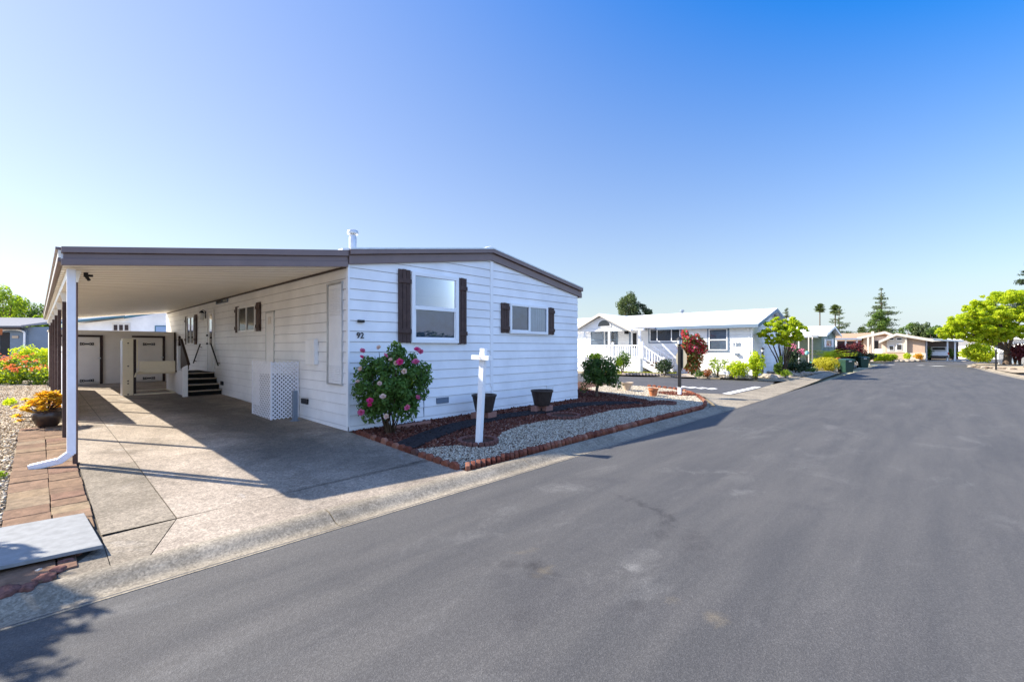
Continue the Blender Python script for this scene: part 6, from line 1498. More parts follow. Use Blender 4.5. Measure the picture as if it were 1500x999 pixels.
# tree masses behind roofs
for i, (px, t, py, r, mat, lab) in enumerate(((1332, 92, 473, 3.2, 'lf_mid', 'green tree behind the right end of the beige house'), (1349, 90, 470, 2.0, 'lf_conifer', 'grey green tree between two greener ones behind the beige house'), (1366, 88, 478, 3.2, 'lf_mid', 'dark green tree behind the carport with the white truck'), (1400, 95, 492, 3.6, 'lf_dark', 'dark tree behind the left side of the wide shade tree'), (1440, 100, 488, 4.5, 'lf_dark', 'dark tree mostly hidden behind the shade tree crown'), (1490, 80, 478, 4.5, 'lf_dark', 'dark tree hidden behind the right of the shade tree'))):
    b = spot(px, t); z = zpx(py, t); tree('background_tree', lab, b, z, (b[0], b[1], max(z*0.6, z-2.2)), (r, r, z*0.42), mat, 400+3*i, 1800, 0.38, 26, 0.25, aspect=0.6)
for i, (px, t, py, r, mat, lab) in enumerate(((-25, 62, 412, 3.6, 'lf_mid', 'tall leafy tree at the far left edge'), (8, 60, 416, 3.0, 'lf_bright', 'bright green leafy tree behind the grey roof on the left'), (30, 66, 432, 3.2, 'lf_mid', 'mid green tree sloping down behind the grey roof on the left'), (55, 70, 446, 3.0, 'lf_dark', 'lower dark tree near the carport eave on the left'), (58, 55, 455, 1.4, 'lf_bright', 'small yellow green tree just above the grey roof on the left'), (120, 58, 463, 2.2, 'lf_bright', 'yellow green tree seen through the gap under the carport roof'), (157, 62, 463, 1.8, 'lf_dark', 'dark tree top seen through the gap under the carport roof'))):
    b = spot(px, t); z = zpx(py, t); tree('background_tree', lab, b, z, (b[0], b[1], z*0.62), (r, r, z*0.38), mat, 450+3*i, 2600, 0.30, 34, 0.22, aspect=0.6)

# ================================================================= green home, awning, pots and bins
def local(px, t, z=0.0):
    q = atd(px, HY, t); return Vector((q.x, q.y, z))
XG = 41.0; YG = -1.0; g0 = -0.08
gh = thing('mobile_home', 'sage green home with a white roof and shuttered gable end down the street', 'house', (XG, YG, g0))
EG, RG = 2.72, 3.38; XGm = XG + 3.4
core = MB(); core.prism([(XG, YG, g0), (XGm*2-XG, YG, g0), (XGm*2-XG, YG, EG), (XGm, YG, RG), (XG, YG, EG)], (0, 17, 0)); core.build('wall', M['greenwall'], gh)
mb = MB(); siding(mb, (XG-0.002, YG, 0), (0, 1, 0), (-1, 0, 0), [(0, g0), (17, g0), (17, EG), (0, EG)], 0.12, 0.22, 0.02, 0.004); siding(mb, (XG, YG-0.002, 0), (1, 0, 0), (0, -1, 0), [(0, g0), (6.8, g0), (6.8, EG), (3.4, RG), (0, EG)], 0.12, 0.22, 0.02, 0.004); mb.build('siding_boards', M['greenwall'], gh)
mb = MB()
for s in (0, 1):
    X = (lambda x: x) if s == 0 else (lambda x: 2*XGm - x)
    mb.prism([(X(XG-0.4), YG-0.45, EG-0.07), (XGm, YG-0.45, RG+0.03), (XGm, YG-0.45, RG+0.10), (X(XG-0.4), YG-0.45, EG+0.0)], (0, 17.6, 0))
rg = mb.build('roof', M['roofwhite'], gh)
mb = MB()
for s in (0, 1):
    X = (lambda x: x) if s == 0 else (lambda x: 2*XGm - x)
    mb.prism([(X(XG-0.4), YG-0.48, EG-0.20), (XGm, YG-0.48, RG-0.10), (XGm, YG-0.48, RG+0.09), (X(XG-0.4), YG-0.48, EG-0.01)], (0, 0.028, 0))
mb.box(XG-0.43, XG-0.40, YG-0.45, 16.5, EG-0.22, EG-0.02); mb.build('fascia', M['trim'], rg)
def win_y(parent, y, xa, xb, z0, z1, fr='trim', pane='glass', back='dark_room', vbar=(), hbar=None, w=0.07):
    mb = MB(); frame(mb, xa, xb, z0, z1, w, y-0.06, y-0.006)
    for vb in vbar: mb.box(vb-0.03, vb+0.03, y-0.055, y-0.02, z0+w, z1-w)
    if hbar: mb.box(xa+w, xb-w, y-0.055, y-0.02, hbar-0.03, hbar+0.03)
    f = mb.build('window', M[fr], parent)
    MB().quad((xa+w, y-0.036, z0+w), (xb-w, y-0.036, z0+w), (xb-w, y-0.036, z1-w), (xa+w, y-0.036, z1-w)).build('pane', M[pane], f)
    MB().quad((xa+w, y-0.027, z0+w), (xb-w, y-0.027, z0+w), (xb-w, y-0.027, z1-w), (xa+w, y-0.027, z1-w)).build('window_backing', M[back], f)
    return f
a, b = ony(1209, 497, YG), ony(1217, 508, YG); win_y(gh, YG-0.02, a.x, b.x, b.z, a.z, back='curtain')
for p0, p1 in ((1206.3, 1208.7), (1217.3, 1219.7)):
    a, b = ony(p0, 496.5, YG), ony(p1, 508.5, YG); MB().box(a.x, b.x, YG-0.075, YG-0.024, b.z, a.z).build('shutter', M['trim'], gh)
MB().box(XGm-0.04, XGm+0.04, YG-0.045, YG-0.02, g0, RG-0.15).build('seam_batten', M['greenwall'], gh)
aw = thing('porch_awning', 'white flat awning on two slim pale posts in front of the green home', 'awning', (XG-2.2, YG+0.4, g0))
mb = MB(); ay0, ay1 = 0.0, 5.6; mb.prism([(XG-2.6, ay0-0.8, 2.42), (XG-0.05, ay0-0.8, 2.55), (XG-0.05, ay0-0.8, 2.64), (XG-2.6, ay0-0.8, 2.52)], (0, ay1, 0)); mb.build('roof', M['ceiling'], aw)
mb = MB(); mb.box(XG-2.63, XG-2.602, ay0-0.82, ay1-0.78, 2.36, 2.53); mb.box(XG-2.63, XG-0.1, ay0-0.85, ay0-0.802, 2.36, 2.56); mb.build('fascia', M['galv'], aw)
for px, py in ((1184.5, 527), (1190, 531), (1170, 530)):
    q = atd(px, HY, 36.4 if px < 1180 else 35.6); MB().box(q.x-0.035, q.x+0.035, q.y-0.035, q.y+0.035, g0, 2.44).build('post', M['stuccopale'] if px > 1180 else M['trim'], aw)
# things under and before it
for i, (px, py, t, w, h, mat, lab, n, leaf) in enumerate((
    (1160, 532, 33, 1.3, 1.9, 'lf_dark', 'dark leaved shrub with pink tips beside the maple stems', 700, 0.16), (1164, 545, 28.5, 1.7, 0.9, 'lf_dark', 'dark mounded plant below the awning posts', 900, 0.13), (1176, 546, 29.5, 1.5, 0.7, 'lf_dark', 'low dark green ground plant in front of the awning posts', 800, 0.12),
    (1183, 545, 29.0, 1.3, 0.35, 'lf_mid', 'low green mat of plants at the kerb before the golden hedge', 600, 0.10), (1242, 534, 39, 2.4, 1.7, 'lf_dark', 'dark green mounded shrub behind the nearer waste bin', 1700, 0.17), (1232, 532, 38, 1.3, 2.0, 'lf_wine', 'dark wine coloured shrub left of the small street lamp', 900, 0.16), (1250, 516, 44, 2.1, 2.4, 'lf_wine', 'red leaved maple shrub in front of the flat awning', 1300, 0.18),
    (1258, 530, 46, 2.0, 1.1, 'lf_dark', 'low dark shrub behind the farther waste bin', 900, 0.17), (1274, 530, 52, 1.6, 1.1, 'lf_dark', 'small dark shrub left of the clipped hedge', 700, 0.18))):
    shrub('shrub', lab, px, py, t, w, h, mat, 500+3*i, n, leaf)
q = ong(1211, 540, -0.10)
hd = thing('golden_hedge', 'clipped rounded golden yellow hedge next to the waste bins', 'hedge', (q.x, q.y, -0.10))
rg_ = np.random.default_rng(90); hc = atd(1211, 527, 31.8)
foliage('foliage', M['lf_hedgegold'], hd, clumps(rg_, (hc.x, hc.y, 0.42), (0.75, 0.85, 0.46), 30, (0.24, 0.32), 0.70) + [(hc.x, hc.y, 0.40, 0.8, 0.9, 0.50)], 9000, 0.065, 91, 0.6, 0.85)
MB().tube([(hc.x, hc.y, -0.1), (hc.x, hc.y, 0.5)], 0.06).build('stem', M['stem'], hd)
q = atd(1212, 512, 37.0)
sg_ = thing('sago_palm', 'arching yellow green sago palm in front of the green home', 'palm', (q.x, q.y, -0.08))
mb = MB(); mb.lathe([(0.28, 0), (0.30, 0.5), (0.22, 0.75)], (q.x, q.y, -0.08), 10); mb.build('trunk', M['bark'], sg_)
mb = MB(); rr = random.Random(3); C = Vector((q.x, q.y, 0.65))
for i in range(44):
    a = rr.uniform(0, 2*PI); up = rr.uniform(0.15, 1.1); ln = rr.uniform(1.5, 2.2); P0 = C
    path = [C + Vector((math.cos(a)*ln*s*math.cos(up*(1-s*0.5)), math.sin(a)*ln*s*math.cos(up*(1-s*0.5)), ln*s*math.sin(up)*(1-0.55*s))) for s in (0, .25, .5, .75, 1)]
    sd_ = Vector((-math.sin(a), math.cos(a), 0))
    for p0, p1 in zip(path[:-1], path[1:]):
        for m_ in (0.2, 0.6):
            c_ = p0 + (p1-p0)*m_; d_ = (p1-p0).normalized()
            for s in (-1, 1): mb.add([c_, c_ + d_*0.10, c_ + d_*0.20 + sd_*s*0.26 - Vector((0, 0, 0.04))], [(0, 1, 2)])
mb.build('fronds', M['lf_yellow'], sg_)
for i, (px, py, t, r, h, lab) in enumerate(((1227.5, 537.5, 35.0, .28, .55, 'teal glazed pot with flowers between hedge and waste bin'), (1195, 531, 36.0, .42, .5, 'wide teal tub behind the golden hedge'))):
    q = atd(px, HY, t); o = thing('glazed_pot', lab, 'flower pot', (q.x, q.y, -0.08)); MB().lathe([(r*0.7, 0), (r, h*0.7), (r*1.05, h), (r*0.9, h)], (q.x, q.y, -0.08), 14).build('pot', M['tealpot'], o, smooth=True)
    foliage('plant', M['lf_bright'] if i else M['lf_rust'], o, [(q.x, q.y, h+0.05, r*0.9, r*0.9, 0.18)], 160, 0.12, 530+i, 0.5, 0.1)
q = atd(1182, 518, 34.5); o = MB().lathe([(0.02, -0.16), (0.11, -0.12), (0.15, 0), (0.11, 0.12), (0.02, 0.16)], (q.x, q.y, q.z+0.05), 16).build('gazing_ball', M['globe'], None, smooth=True); tag(o, 'pale teal globe ornament among the pots by the awning', 'ornament')
MB().lathe([(0.14, 0), (0.06, 0.1), (0.05, q.z-0.26), (0.12, q.z-0.2)], (q.x, q.y, -0.05), 10).build('globe_stand', M['black'], o, world=False)
fo = foliage('pink_flowers', M['petal_pink'], None, [(*atd(1174, 515, 35)[:3], 0.30, 0.30, 0.24)], 90, 0.12, 540, 0.7, 0.2); tag(fo, 'small pink blossom cluster hanging beside the awning posts', 'flowers')
fo = foliage('pink_flowers', M['petal_pink'], None, [(*atd(1160, 508, 33)[:3], 0.35, 0.35, 0.32)], 60, 0.12, 541, 0.7, 0.2); tag(fo, 'rosy blossom cluster just right of the maple stems', 'flowers')
# waste bins
def bin_(lab, px, py, face):
    q = ong(px, py, ROADZ); o = thing('waste_bin', lab, 'bin', (0, 0, 0), 'dark green waste bins at the kerb')
    mb = MB(); lo = [(-.24, -.27), (.24, -.27), (.24, .23), (-.24, .23)]; hi = [(-.32, -.36), (.32, -.36), (.32, .34), (-.32, .34)]
    vs = [(x, y, 0.03) for x, y in lo] + [(x*0.97, y*0.97, 0.72) for x, y in hi] + [(x, y, 0.74) for x, y in hi] + [(x, y, 0.86) for x, y in hi]
    fs = [(3, 2, 1, 0)] + [(i+4*k, (i+1) % 4+4*k, (i+1) % 4+4*k+4, i+4*k+4) for k in range(3) for i in range(4)] + [(12, 13, 14, 15)]
    mb.add(vs, fs); mb.build('body', M['binplastic'], o, bevel=0.02)
    mb = MB(); mb.add([(-.35, -.41, .862), (.35, -.41, .862), (.35, .38, .862), (-.35, .38, .862), (-.33, -.38, .91), (.33, -.38, .91), (.30, .30, .965), (-.30, .30, .965)], [(0, 1, 2, 3), (4, 5, 6, 7), (0, 1, 5, 4), (1, 2, 6, 5), (2, 3, 7, 6), (3, 0, 4, 7)]); mb.build('lid', M['binplastic'], o, bevel=0.015)
    for s in (-1, 1):
        m2 = MB(); pts = [(s*0.27, 0.27 + 0.12*math.cos(2*PI*i/16), 0.12 + 0.12*math.sin(2*PI*i/16)) for i in range(16)]; m2.prism(pts, (s*0.05, 0, 0)); m2.build('wheel', M['rubber'], o)
    mb = MB(); mb.tube([(-.26, .40, .84), (.26, .40, .84)], 0.02, 8); mb.build('handle', M['binplastic'], o)
    mb = MB(); mb.box(-.10, .10, -.372, -.362, .76, .83); mb.build('label_plate', M['galv'], o)
    o.location = (q.x, q.y, ROADZ); o.rotation_euler = (0, 0, face); return o
bin_('dark green waste bin, the nearer one beside the golden hedge', 1240, 546, R(-48)); bin_('dark green waste bin, the farther one, lid toward the beige house', 1264.5, 539, R(-62))
q = ong(1243, 541, -0.1); lamp_post('street_lamp', 'small grey lamp on a thin post behind the waste bins', q.x+3, q.y+2.2, -0.09, 2.05, False, None, 0.035)

# ================================================================= beige house at the end of the street
BT = 56.0
fx, rx = Vector((FW[0], FW[1], 0)), Vector((RT[0], RT[1], 0))
B0 = atd(1308, HY, BT); BN = Vector((B0.x-CAMX, B0.y-CAMY, 0)).normalized()
def bp(px, py, d=0.0):                       # point on (or d metres behind) the facade plane, which is square to the line of sight
    r = Vector(_ray(px, py)); t = (B0 - Vector((CAMX, CAMY, EYE))).dot(BN)/r.dot(BN)
    return Vector((CAMX, CAMY, EYE)) + r*t + BN*d
bz = -0.12
bh = thing('beige_house', 'beige stucco house with tan roof and two low gables at the end of the street', 'house', tuple(bp(1305, 528)[:2]) + (bz,))
def gable(mb, p0, p1, pya, pxa, pe, d0, d1):
    a, b = bp(p0, pe, d0), bp(p1, pe, d0); c = bp(pxa, pya, d0); g_a, g_b = Vector((a.x, a.y, bz)), Vector((b.x, b.y, bz))
    mb.prism([g_a, g_b, b, c, a], BN*(d1-d0)); return a, b, c
mb = MB(); A1 = gable(mb, 1264, 1314, 487.2, 1296, 494.0, 1.6, 11); 
A2 = gable(mb, 1297, 1355, 490.3, 1313, 497.4, 0.0, 11)
mb.build('wall', M['stucco'], bh)
def roofpair(mb, tri, over, d0, d1, th=0.16):
    a, b, c = tri
    for e, s in ((a, -1), (b, 1)):
        dirv = (e - c); ee = e + dirv.normalized()*over
        mb.prism([c, ee, ee + Vector((0, 0, th)), c + Vector((0, 0, th))], BN*(d1-d0))
mb = MB(); t1_ = [p - BN*0.5 for p in A1]; t2_ = [p - BN*0.5 for p in A2]
roofpair(mb, t1_, 0.7, 1.1, 11.5); roofpair(mb, t2_, 0.7, -0.5, 11.5); br = mb.build('roof', M['tiles'], bh)
mb = MB()
for tri in (t1_, t2_):
    a, b, c = tri
    for e in (a, b):
        ee = e + (e-c).normalized()*0.72; o_ = -BN*0.03; mb.prism([c + o_ - Vector((0, 0, .12)), ee + o_ - Vector((0, 0, .12)), ee + o_ + Vector((0, 0, .20)), c + o_ + Vector((0, 0, .20))], BN*0.026)
mb.build('fascia', M['stuccopale'], br)
def panel(p0, q0, p1, q1, d, name, mat, parent, th=0.05):
    a, b = bp(p0, q0, d), bp(p1, q1, d); mb = MB()
    mb.prism([(a.x, a.y, b.z), (b.x, b.y, b.z), (b.x, b.y, a.z), (a.x, a.y, a.z)], -BN*th); return mb.build(name, M[mat], parent)
panel(1299, 492, 1328, 516, -0.01, 'window_bay', 'stuccopale', bh)
for p0, q0, p1, q1 in ((1302, 494.5, 1309.5, 498.5), (1313, 494.5, 1321.5, 498.5), (1302, 506, 1309.5, 513.5), (1313, 504, 1321.5, 513)):
    f = panel(p0, q0, p1, q1, -0.065, 'window', 'trim', bh); f2_ = panel(p0+0.8, q0+0.8, p1-0.8, q1-0.8, -0.12, 'pane', 'dark_room', f, 0.01)
panel(1274, 493, 1299, 520, 1.55, 'entry_recess', 'stuccopale', bh)
panel(1281, 499, 1286, 516, 1.45, 'door', 'dark_room', bh)
for p in (1271, 1278, 1327): panel(p-1.6, 492 if p < 1300 else 491, p+1.6, 527, -0.08 if p > 1300 else 1.3, 'pilaster', 'stuccopale', bh, 0.2)
panel(1325, 517, 1356, 528, -0.01, 'low_skirt', 'stuccopale', bh, 0.12)
panel(1280, 511, 1292, 518, 1.2, 'porch_rail', 'trim', bh, 0.05)
MB().box(*(lambda q: (q.x-0.15, q.x+0.15, q.y-0.15, q.y+0.15, 3.3, 3.75))(bp(1276, 488, 6)) ).build('roof_vent', M['stuccopale'], br)
# long tan roof and pale garage left of it
tg = thing('tan_roofed_house', 'low house with a long tan roof between the green and beige homes', 'house', local(1252, 62, bz))
a, b = local(1226, 62, bz), local(1272, 62, bz); mb = MB(); mb.prism([a, b, b + Vector((0, 0, 2.4)), a + Vector((0, 0, 2.4))], fx*7); mb.build('wall', M['stuccopale'], tg)
mb = MB(); h0, h1 = 2.35, zpx(487, 66)
for s in (-0.4,): mb.prism([local(1222, 62, h0+.0) + fx*s, local(1276, 62, h0) + fx*s, local(1276, 66, h1-0.2), local(1226, 66, h1-0.35)], (0, 0, 0.15))
mb.prism([local(1226, 66, h1-0.35), local(1276, 66, h1-0.2), local(1276, 70, h0), local(1222, 70, h0)], (0, 0, 0.15)); mb.build('roof', M['tiles'], tg)
fa = thing('flat_awning', 'white flat carport roof on slim posts beside the green home', 'carport', local(1240, 50, bz))
mb = MB(); mb.prism([local(1223, 48, 2.40), local(1256, 48, 2.40), local(1262, 53, 2.42), local(1226, 53, 2.42)], (0, 0, 0.16)); mb.build('roof', M['roofwhite'], fa)
for px in (1225, 1239, 1255): q = local(px, 48.3, bz); MB().box(q.x-.07, q.x+.07, q.y-.07, q.y+.07, bz, 2.4).build('post', M['trim'], fa)
bs = local(1240, 54, bz); mb = MB(); mb.prism([local(1224, 54, bz), local(1262, 54, bz), local(1262, 54, 2.3), local(1224, 54, 2.3)], fx*0.1); mb.build('rear_wall', M['darkbrown'], fa)
hg = thing('clipped_hedge', 'low clipped yellow green hedge in front of the beige house', 'hedge', local(1298, 53.5, -0.1))
B_ = []
for i in range(12): q = local(1282 + i*2.6, 53.5, 0.4); B_.append((q.x, q.y, 0.36, 0.32, 0.32, 0.46))
foliage('foliage', M['lf_yellow'], hg, B_, 3000, 0.15, 560, 0.55, 0.6); q = local(1298, 53.5, 0); MB().tube([local(1283, 53.5, -0.1), local(1283, 53.5, .3)], .05).build('stem', M['stem'], hg)
for i, (px, lab) in enumerate(((1328, 'low dry golden shrub under the bay window of the beige house'), (1345, 'low dry golden shrub by the right corner of the beige house'))): shrub('dry_shrub', lab, px, 528, 54, 1.0, 0.95, 'lf_gold' if i else 'lf_yellow', 570+3*i, 500, 0.16)
for i in range(5):
    q = local(1312+i*8, 53.2, -0.1); rock('border_rock', 'pale rock along the kerb in front of the beige house', M['rockpale'], (q.x, q.y, -0.1), 0.32, 280+i, 'rocks before the beige house')
sb = [local(1262, 53.0, -0.11), local(1412, 53.6, -0.11), local(1440, 80, -0.11), local(1250, 80, -0.11)]; struct(MB().poly([tuple(p) for p in sb]).build('end_lots', M['walk']))
mb = MB(); mb.prism([local(1258, 52.6, -0.30), local(1413, 53.2, -0.30), local(1413, 53.2, -0.095), local(1258, 52.6, -0.095)], fx*0.4); struct(mb.build('end_kerb', M['curb']))
# carport with the white truck
wc = thing('carport', 'white flat roofed carport on slim posts right of the beige house', 'carport', local(1380, 58, bz))
z1 = zpx(497.5, 57); mb = MB(); mb.prism([local(1352, 57, z1), local(1412, 57, z1-0.30), local(1405, 65, z1-0.1), local(1355, 65, z1)], (0, 0, 0.2)); mb.build('roof', M['ceiling'], wc)
for px in (1357, 1388, 1399): q = local(px, 57.4, bz); MB().box(q.x-.08, q.x+.08, q.y-.08, q.y+.08, bz, z1-(px-1352)*0.005).build('post', M['trim'], wc)
mb = MB(); mb.prism([local(1355, 64.6, bz), local(1404, 64.6, bz), local(1404, 64.6, z1-.1), local(1355, 64.6, z1-.1)], fx*.1); mb.build('rear_wall', M['darkbrown'], wc)
shrub('shrub', 'green shrub behind the posts of the white carport', 1395, 526, 62, 2.6, 1.6, 'lf_mid', 580, 900, 0.2); shrub('shrub', 'leafy dark shrub left of the white truck', 1360, 526, 58.5, 1.1, 1.6, 'lf_mid', 583, 500, 0.2)
wh = thing('white_house', 'white sided house mostly hidden behind the shade tree', 'house', local(1440, 66, bz))
mb = MB(); mb.prism([local(1392, 70, bz), local(1520, 60, bz), local(1520, 60, 2.7), local(1392, 70, 2.7)], fx*8); mb.build('wall', M['siding'], wh)
mb = MB(); mb.prism([local(1388, 69.4, 2.68), local(1524, 59.3, 2.68), local(1524, 64, 3.7), local(1388, 74, 3.7)], (0, 0, .12)); mb.build('roof', M['roofwhite'], wh)

def car(name, lab, cat, loc, rotz, paintm, prof, glass_prof, width, wheels, wr, pickup=False):
    """x runs from tail (0) to nose; the side outline is pushed to the width and pinched at the glass"""
    o = thing(name, lab, cat, (0, 0, 0)); hw = width/2
    mb = MB(); n = len(prof); rows = []
    for s, k in ((-1, 1.0), (-1, 0.0), (1, 0.0), (1, 1.0)):
        pass
    def yat(z, s): return s*(hw - max(0, z-0.95)*0.22)
    L_ = [(x, yat(z, -1), z) for x, z in prof]; R_ = [(x, yat(z, 1), z) for x, z in prof]
    mb.add(L_ + R_, [tuple(range(n))[::-1], tuple(range(n, 2*n))] + [(i, (i+1) % n, n+(i+1) % n, n+i) for i in range(n)]); mb.build('body', paintm, o, bevel=0.05, seg=3)
    for s in (-1, 1):
        m2 = MB(); m2.prism([(x, yat(z, s) + s*0.004, z) for x, z in glass_prof], (0, s*0.012, 0)); m2.build('side_window', M['glassdark'] if False else M['black'], o)
        for xw in wheels:
            m2 = MB(); m2.lathe([(wr*0.6, -0.11), (wr, -0.10), (wr, 0.10), (wr*0.6, 0.11)], (0, 0, 0), 20); ww = m2
            ww.v = [(v[0] + xw, v[2] + s*(hw-0.11), v[1] + wr) for v in ww.v]; w_ = ww.build('wheel', M['rubber'], o)
            m3 = MB(); m3.lathe([(wr*0.6, 0), (wr*0.55, 0.02), (wr*0.2, 0.03)], (0, 0, 0), 14); m3.v = [(v[0] + xw, s*(hw + 0.002 + v[2]*0.5), v[1] + wr) for v in m3.v]; m3.build('hubcap', M['chrome'], w_)
    return o
# white pickup seen from behind: tail toward the street
prof = [(0, .42), (5.2, .42), (5.3, .62), (5.25, .95), (4.2, 1.06), (3.55, 1.72), (2.2, 1.76), (2.0, 1.14), (0.02, 1.12)]
tq = local(1375, 57.8, bz); ang = math.atan2(fx.y, fx.x)
tr = car('pickup_truck', 'white pickup truck parked tail outward under the white carport', 'truck', tq, ang, M['carwhite'], prof, [(2.3, 1.18), (4.0, 1.14), (3.45, 1.62), (2.3, 1.66)], 1.9, (0.95, 4.3), 0.38)
MB().quad((2.08, -0.66, 1.24), (2.08, 0.66, 1.24), (2.17, 0.58, 1.66), (2.17, -0.58, 1.66)).build('rear_window', M['black'], tr, world=False).location = (-0.035, 0, 0)
MB().box(-0.10, 0.02, -0.92, 0.92, 0.44, 0.62).build('bumper', M['black'], tr, bevel=0.02)
for s in (-1, 1): MB().box(-0.02, 0.05, s*0.90-0.06, s*0.90+0.06, 0.72, 1.06).build('taillight', M['redlens'], tr)
MB().box(-0.012, 0.004, -0.75, 0.75, 0.68, 1.06).build('tailgate', M['carwhite'], tr, bevel=0.004)
tv = Vector((tq.x-CAMX, tq.y-CAMY, 0)); tr.location = tq; tr.rotation_euler = (0, 0, math.atan2(tv.y, tv.x))
# silver car nose at the right edge
prof = [(0, .35), (4.5, .35), (4.62, .55), (4.5, .85), (3.5, 1.0), (2.7, 1.42), (1.2, 1.45), (0.45, 1.0), (0.02, .9)]
cq = ong(1493.5, 543.5, ROADZ)
ca = car('parked_car', 'silver car parked at the right edge of the street, only its end in view', 'car', cq, 0, M['carsilver'], prof, [(0.9, 1.0), (3.3, 1.0), (2.65, 1.36), (1.3, 1.39)], 1.78, (0.85, 3.75), 0.33)
for s in (-1, 1): MB().box(-0.02, 0.04, s*0.62-0.16, s*0.62+0.16, 0.62, 0.82).build('taillight', M['redlens'], ca, bevel=0.01)
MB().box(-0.06, 0.05, -0.82, 0.82, 0.34, 0.56).build('bumper', M['carsilver'], ca, bevel=0.03)
MB().quad((0.40, -0.62, 1.02), (0.40, 0.62, 1.02), (0.95, 0.55, 1.34), (0.95, -0.55, 1.34)).build('rear_window', M['black'], ca, world=False).location = (-0.04, 0, 0.02)
ca.location = (cq.x + rx.x*2.7, cq.y + rx.y*2.7, ROADZ + 0.006); ca.rotation_euler = (0, 0, ang - R(38))

# ================================================================= far left homes
bh2 = thing('blue_grey_house', 'blue grey house with a grey roof and white arched entry at the left edge', 'house', local(20, 36, 0.1))
def lp2(px, py, d=0.0, t=36.0): return Vector(atd(px, py, t)) + fx*d
def lpanel(p0, q0, p1, q1, d, name, mat, parent, th=0.05, t=36.0):
    a, b = lp2(p0, q0, d, t), lp2(p1, q1, d, t); mb = MB()
    mb.prism([(a.x, a.y, b.z), (b.x, b.y, b.z), (b.x, b.y, a.z), (a.x, a.y, a.z)], -fx*th); return mb.build(name, M[mat], parent)
a, b = lp2(-90, 479), lp2(70, 479); mb = MB(); mb.prism([(a.x, a.y, -.1), (b.x, b.y, -.1), (b.x, b.y, b.z), (a.x, a.y, a.z)], fx*8); mb.build('wall', M['bluewall'], bh2)
mb = MB(); mb.prism([lp2(-95, 480, -0.6), lp2(43, 480, -0.6), lp2(62, 465.5, 2.5), lp2(-80, 464, 2.5)], (0, 0, .12)); mb.prism([lp2(43, 479, -0.62), lp2(72, 470, 2.0), lp2(72, 464, 4.0), lp2(61, 465.5, 2.5)], (0, 0, .1)); lr = mb.build('roof', M['greyroof'], bh2)
mb = MB(); mb.bar(lp2(-95, 481.5, -0.63), lp2(43, 481.5, -0.63), .05, .2); mb.build('fascia', M['darkbrown'], lr)
lpanel(-20, 483, 41, 530, -0.02, 'entry_wall', 'bluewall', bh2); lpanel(2, 487, 16, 521, -0.08, 'entry_recess', 'dark_room', bh2, .02); lpanel(17, 487, 37, 521, -0.09, 'door', 'bluewall', bh2, .03)
arc = [lp2(19.5 - 19.5*math.cos(PI*i/12), 488 - 5.5*math.sin(PI*i/12), -0.16) for i in range(13)]; arc = [lp2(0.5, 521, -.16)] + arc + [lp2(38.5, 521, -.16)]
MB().tube(arc, 0.07, 6).build('arch_trim', M['trim'], bh2); lpanel(21, 492, 30, 495.5, -0.15, 'house_sign', 'palepot', bh2, .03)
wp_ = thing('white_fence', 'white slatted sun porch fence behind the carport posts at the left', 'fence', lp2(50, 520, -2)); 
mb = MB()
for i in range(11): q = lp2(39.5 + i*3.2, 508, -2 - 0.15*i); mb.box(q.x-.03, q.x+.03, q.y-.03, q.y+.03, 0.1, zpx(494-0.45*i, 34)); 
mb.build('slats', M['trim'], wp_)
mb = MB(); mb.bar(lp2(38, 493, -2), lp2(74, 487, -3.7), .12, .14); mb.bar(lp2(38, 517, -2), lp2(74, 519, -3.7), .10, .35); mb.build('rails', M['trim'], wp_); mb = MB(); mb.bar(lp2(38, 491.2, -2.02), lp2(74, 485.2, -3.72), .5, .06); mb.build('cap', M['terracotta'], wp_)
# neighbour behind the shed
nb = thing('neighbour_house', 'white house with teal roof edge behind the storage shed', 'house', local(190, 30, 0.2))
def np_(px, py, d=0.0): return Vector(atd(px, py, 30.0)) + fx*d
a, b, c, d_ = np_(100, 476.5), np_(190, 465), np_(275, 452), np_(275, 500)
mb = MB(); mb.prism([(a.x, a.y, 0.1), (d_.x, d_.y, 0.1), c, b, a], fx*6); mb.build('wall', M['siding'], nb)
mb = MB(); mb.prism([np_(98, 473, -.4), np_(190, 464, -.4), np_(190, 464, 6), np_(98, 473, 6)], (0, 0, .12)); mb.build('roof', M['roofwhite'], nb)
mb = MB(); mb.prism([np_(98, 474.8, -.45), np_(191, 465.5, -.45), np_(191, 462.6, -.45), np_(98, 472, -.45)], fx*.03); mb.prism([np_(191, 467.5, -.5), np_(280, 453.5, -.5), np_(280, 450, -.5), np_(191, 464, -.5)], fx*.04); mb.build('fascia', M['tealfascia'], nb)
a, b = np_(165, 473), np_(191, 485); mb = MB(); mb.prism([(a.x, a.y, b.z), (b.x, b.y, b.z), (b.x, b.y, a.z), (a.x, a.y, a.z+.02)], -fx*.05); mb.build('wooden_shutter', M['tan'], nb)
for k in range(3):
    a, b = np_(168+8*k, 476, -.06), np_(173+8*k, 484, -.06); mb = MB(); mb.prism([(a.x, a.y, b.z), (b.x, b.y, b.z), (b.x, b.y, a.z), (a.x, a.y, a.z)], -fx*.02); mb.build('slot', M['darkbrown'], nb)
a, b = np_(228, 477, -.02), np_(250, 495, -.02); mb = MB(); mb.prism([(a.x, a.y, b.z), (b.x, b.y, b.z), (b.x, b.y, a.z), (a.x, a.y, a.z)], -fx*.06); nw = mb.build('window', M['tealfascia'], nb)
a, b = np_(230, 478.5, -.085), np_(250, 495, -.085); mb = MB(); mb.prism([(a.x, a.y, b.z), (b.x, b.y, b.z), (b.x, b.y, a.z), (a.x, a.y, a.z)], -fx*.01); mb.build('pane', M['blind'], nw)
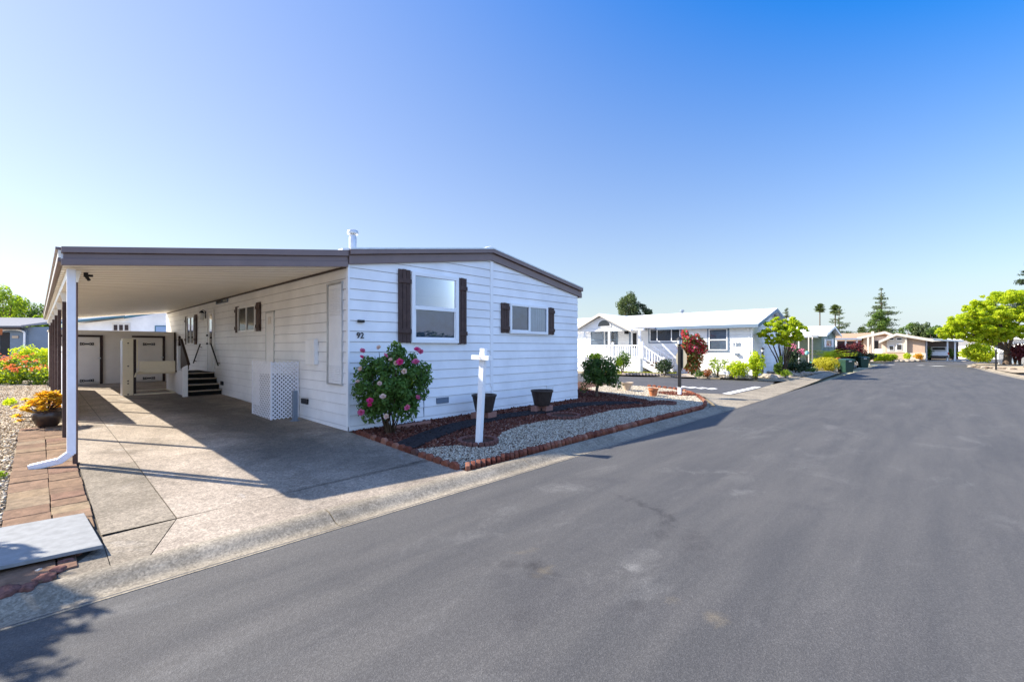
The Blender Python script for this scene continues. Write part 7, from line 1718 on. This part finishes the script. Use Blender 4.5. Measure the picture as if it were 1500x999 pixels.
# the next home to the left of the lot, beyond the gravel
lh = thing('mobile_home', 'white home with brown trim on the next lot left of the gravel yard', 'house', (-23.6, 1.0, 0))
X0, X1, Y0, Y1 = -23.6, -16.4, 1.0, 17.0; Xm = (X0+X1)/2
MB().prism([(X0, Y0, -.2), (X1, Y0, -.2), (X1, Y0, 2.95), (Xm, Y0, 3.6), (X0, Y0, 2.95)], (0, Y1-Y0, 0)).build('wall', M['groove_shade'], lh)
mb = MB(); siding(mb, (X1, Y0, 0), (0, 1, 0), (1, 0, 0), [(0, -.1), (Y1-Y0, -.1), (Y1-Y0, 2.95), (0, 2.95)], 0.1, 0.2); siding(mb, (X0, Y0, 0), (1, 0, 0), (0, -1, 0), [(0, -.1), (X1-X0, -.1), (X1-X0, 2.95), (Xm-X0, 3.6), (0, 2.95)], 0.1, 0.2); mb.build('siding_boards', M['siding'], lh)
mb = MB()
for e in (X0-0.25, X1+0.25): mb.prism([(e, Y0-.15, 2.93), (Xm, Y0-.15, 3.63), (Xm, Y0-.15, 3.78), (e, Y0-.15, 3.08)], (0, Y1-Y0+.3, 0))
rl_ = mb.build('roof', M['roofwhite'], lh); mb = MB()
for e in (X0-0.27, X1+0.27): mb.prism([(e, Y0-.19, 2.88), (Xm, Y0-.19, 3.58), (Xm, Y0-.19, 3.80), (e, Y0-.19, 3.10)], (0, .035, 0))
mb.build('fascia', M['brown'], rl_)
for xa, xb in ((X0+1.0, X0+2.4), (X1-2.6, X1-1.2)): win_y(lh, Y0-.02, xa, xb, 1.4, 2.6, pane='glassdark', hbar=2.0)
# trees across the street, seen in the front windows
for i, (x, y, h, r, lab) in enumerate(((17, -24, 2.9, 2.4, 'leafy tree across the street, reflected in the front window'), (23.5, -28, 3.4, 3.0, 'taller leafy tree across the street beyond the parking bay'), (11, -21.5, 2.6, 2.0, 'low leafy tree on the far side of the street'))):
    tree('leafy_tree', lab, (x, y, -0.2), h, (x, y, h*0.6), (r, r, h*0.42), 'lf_mid', 700+3*i, 1600, 0.3, 24, 0.2)
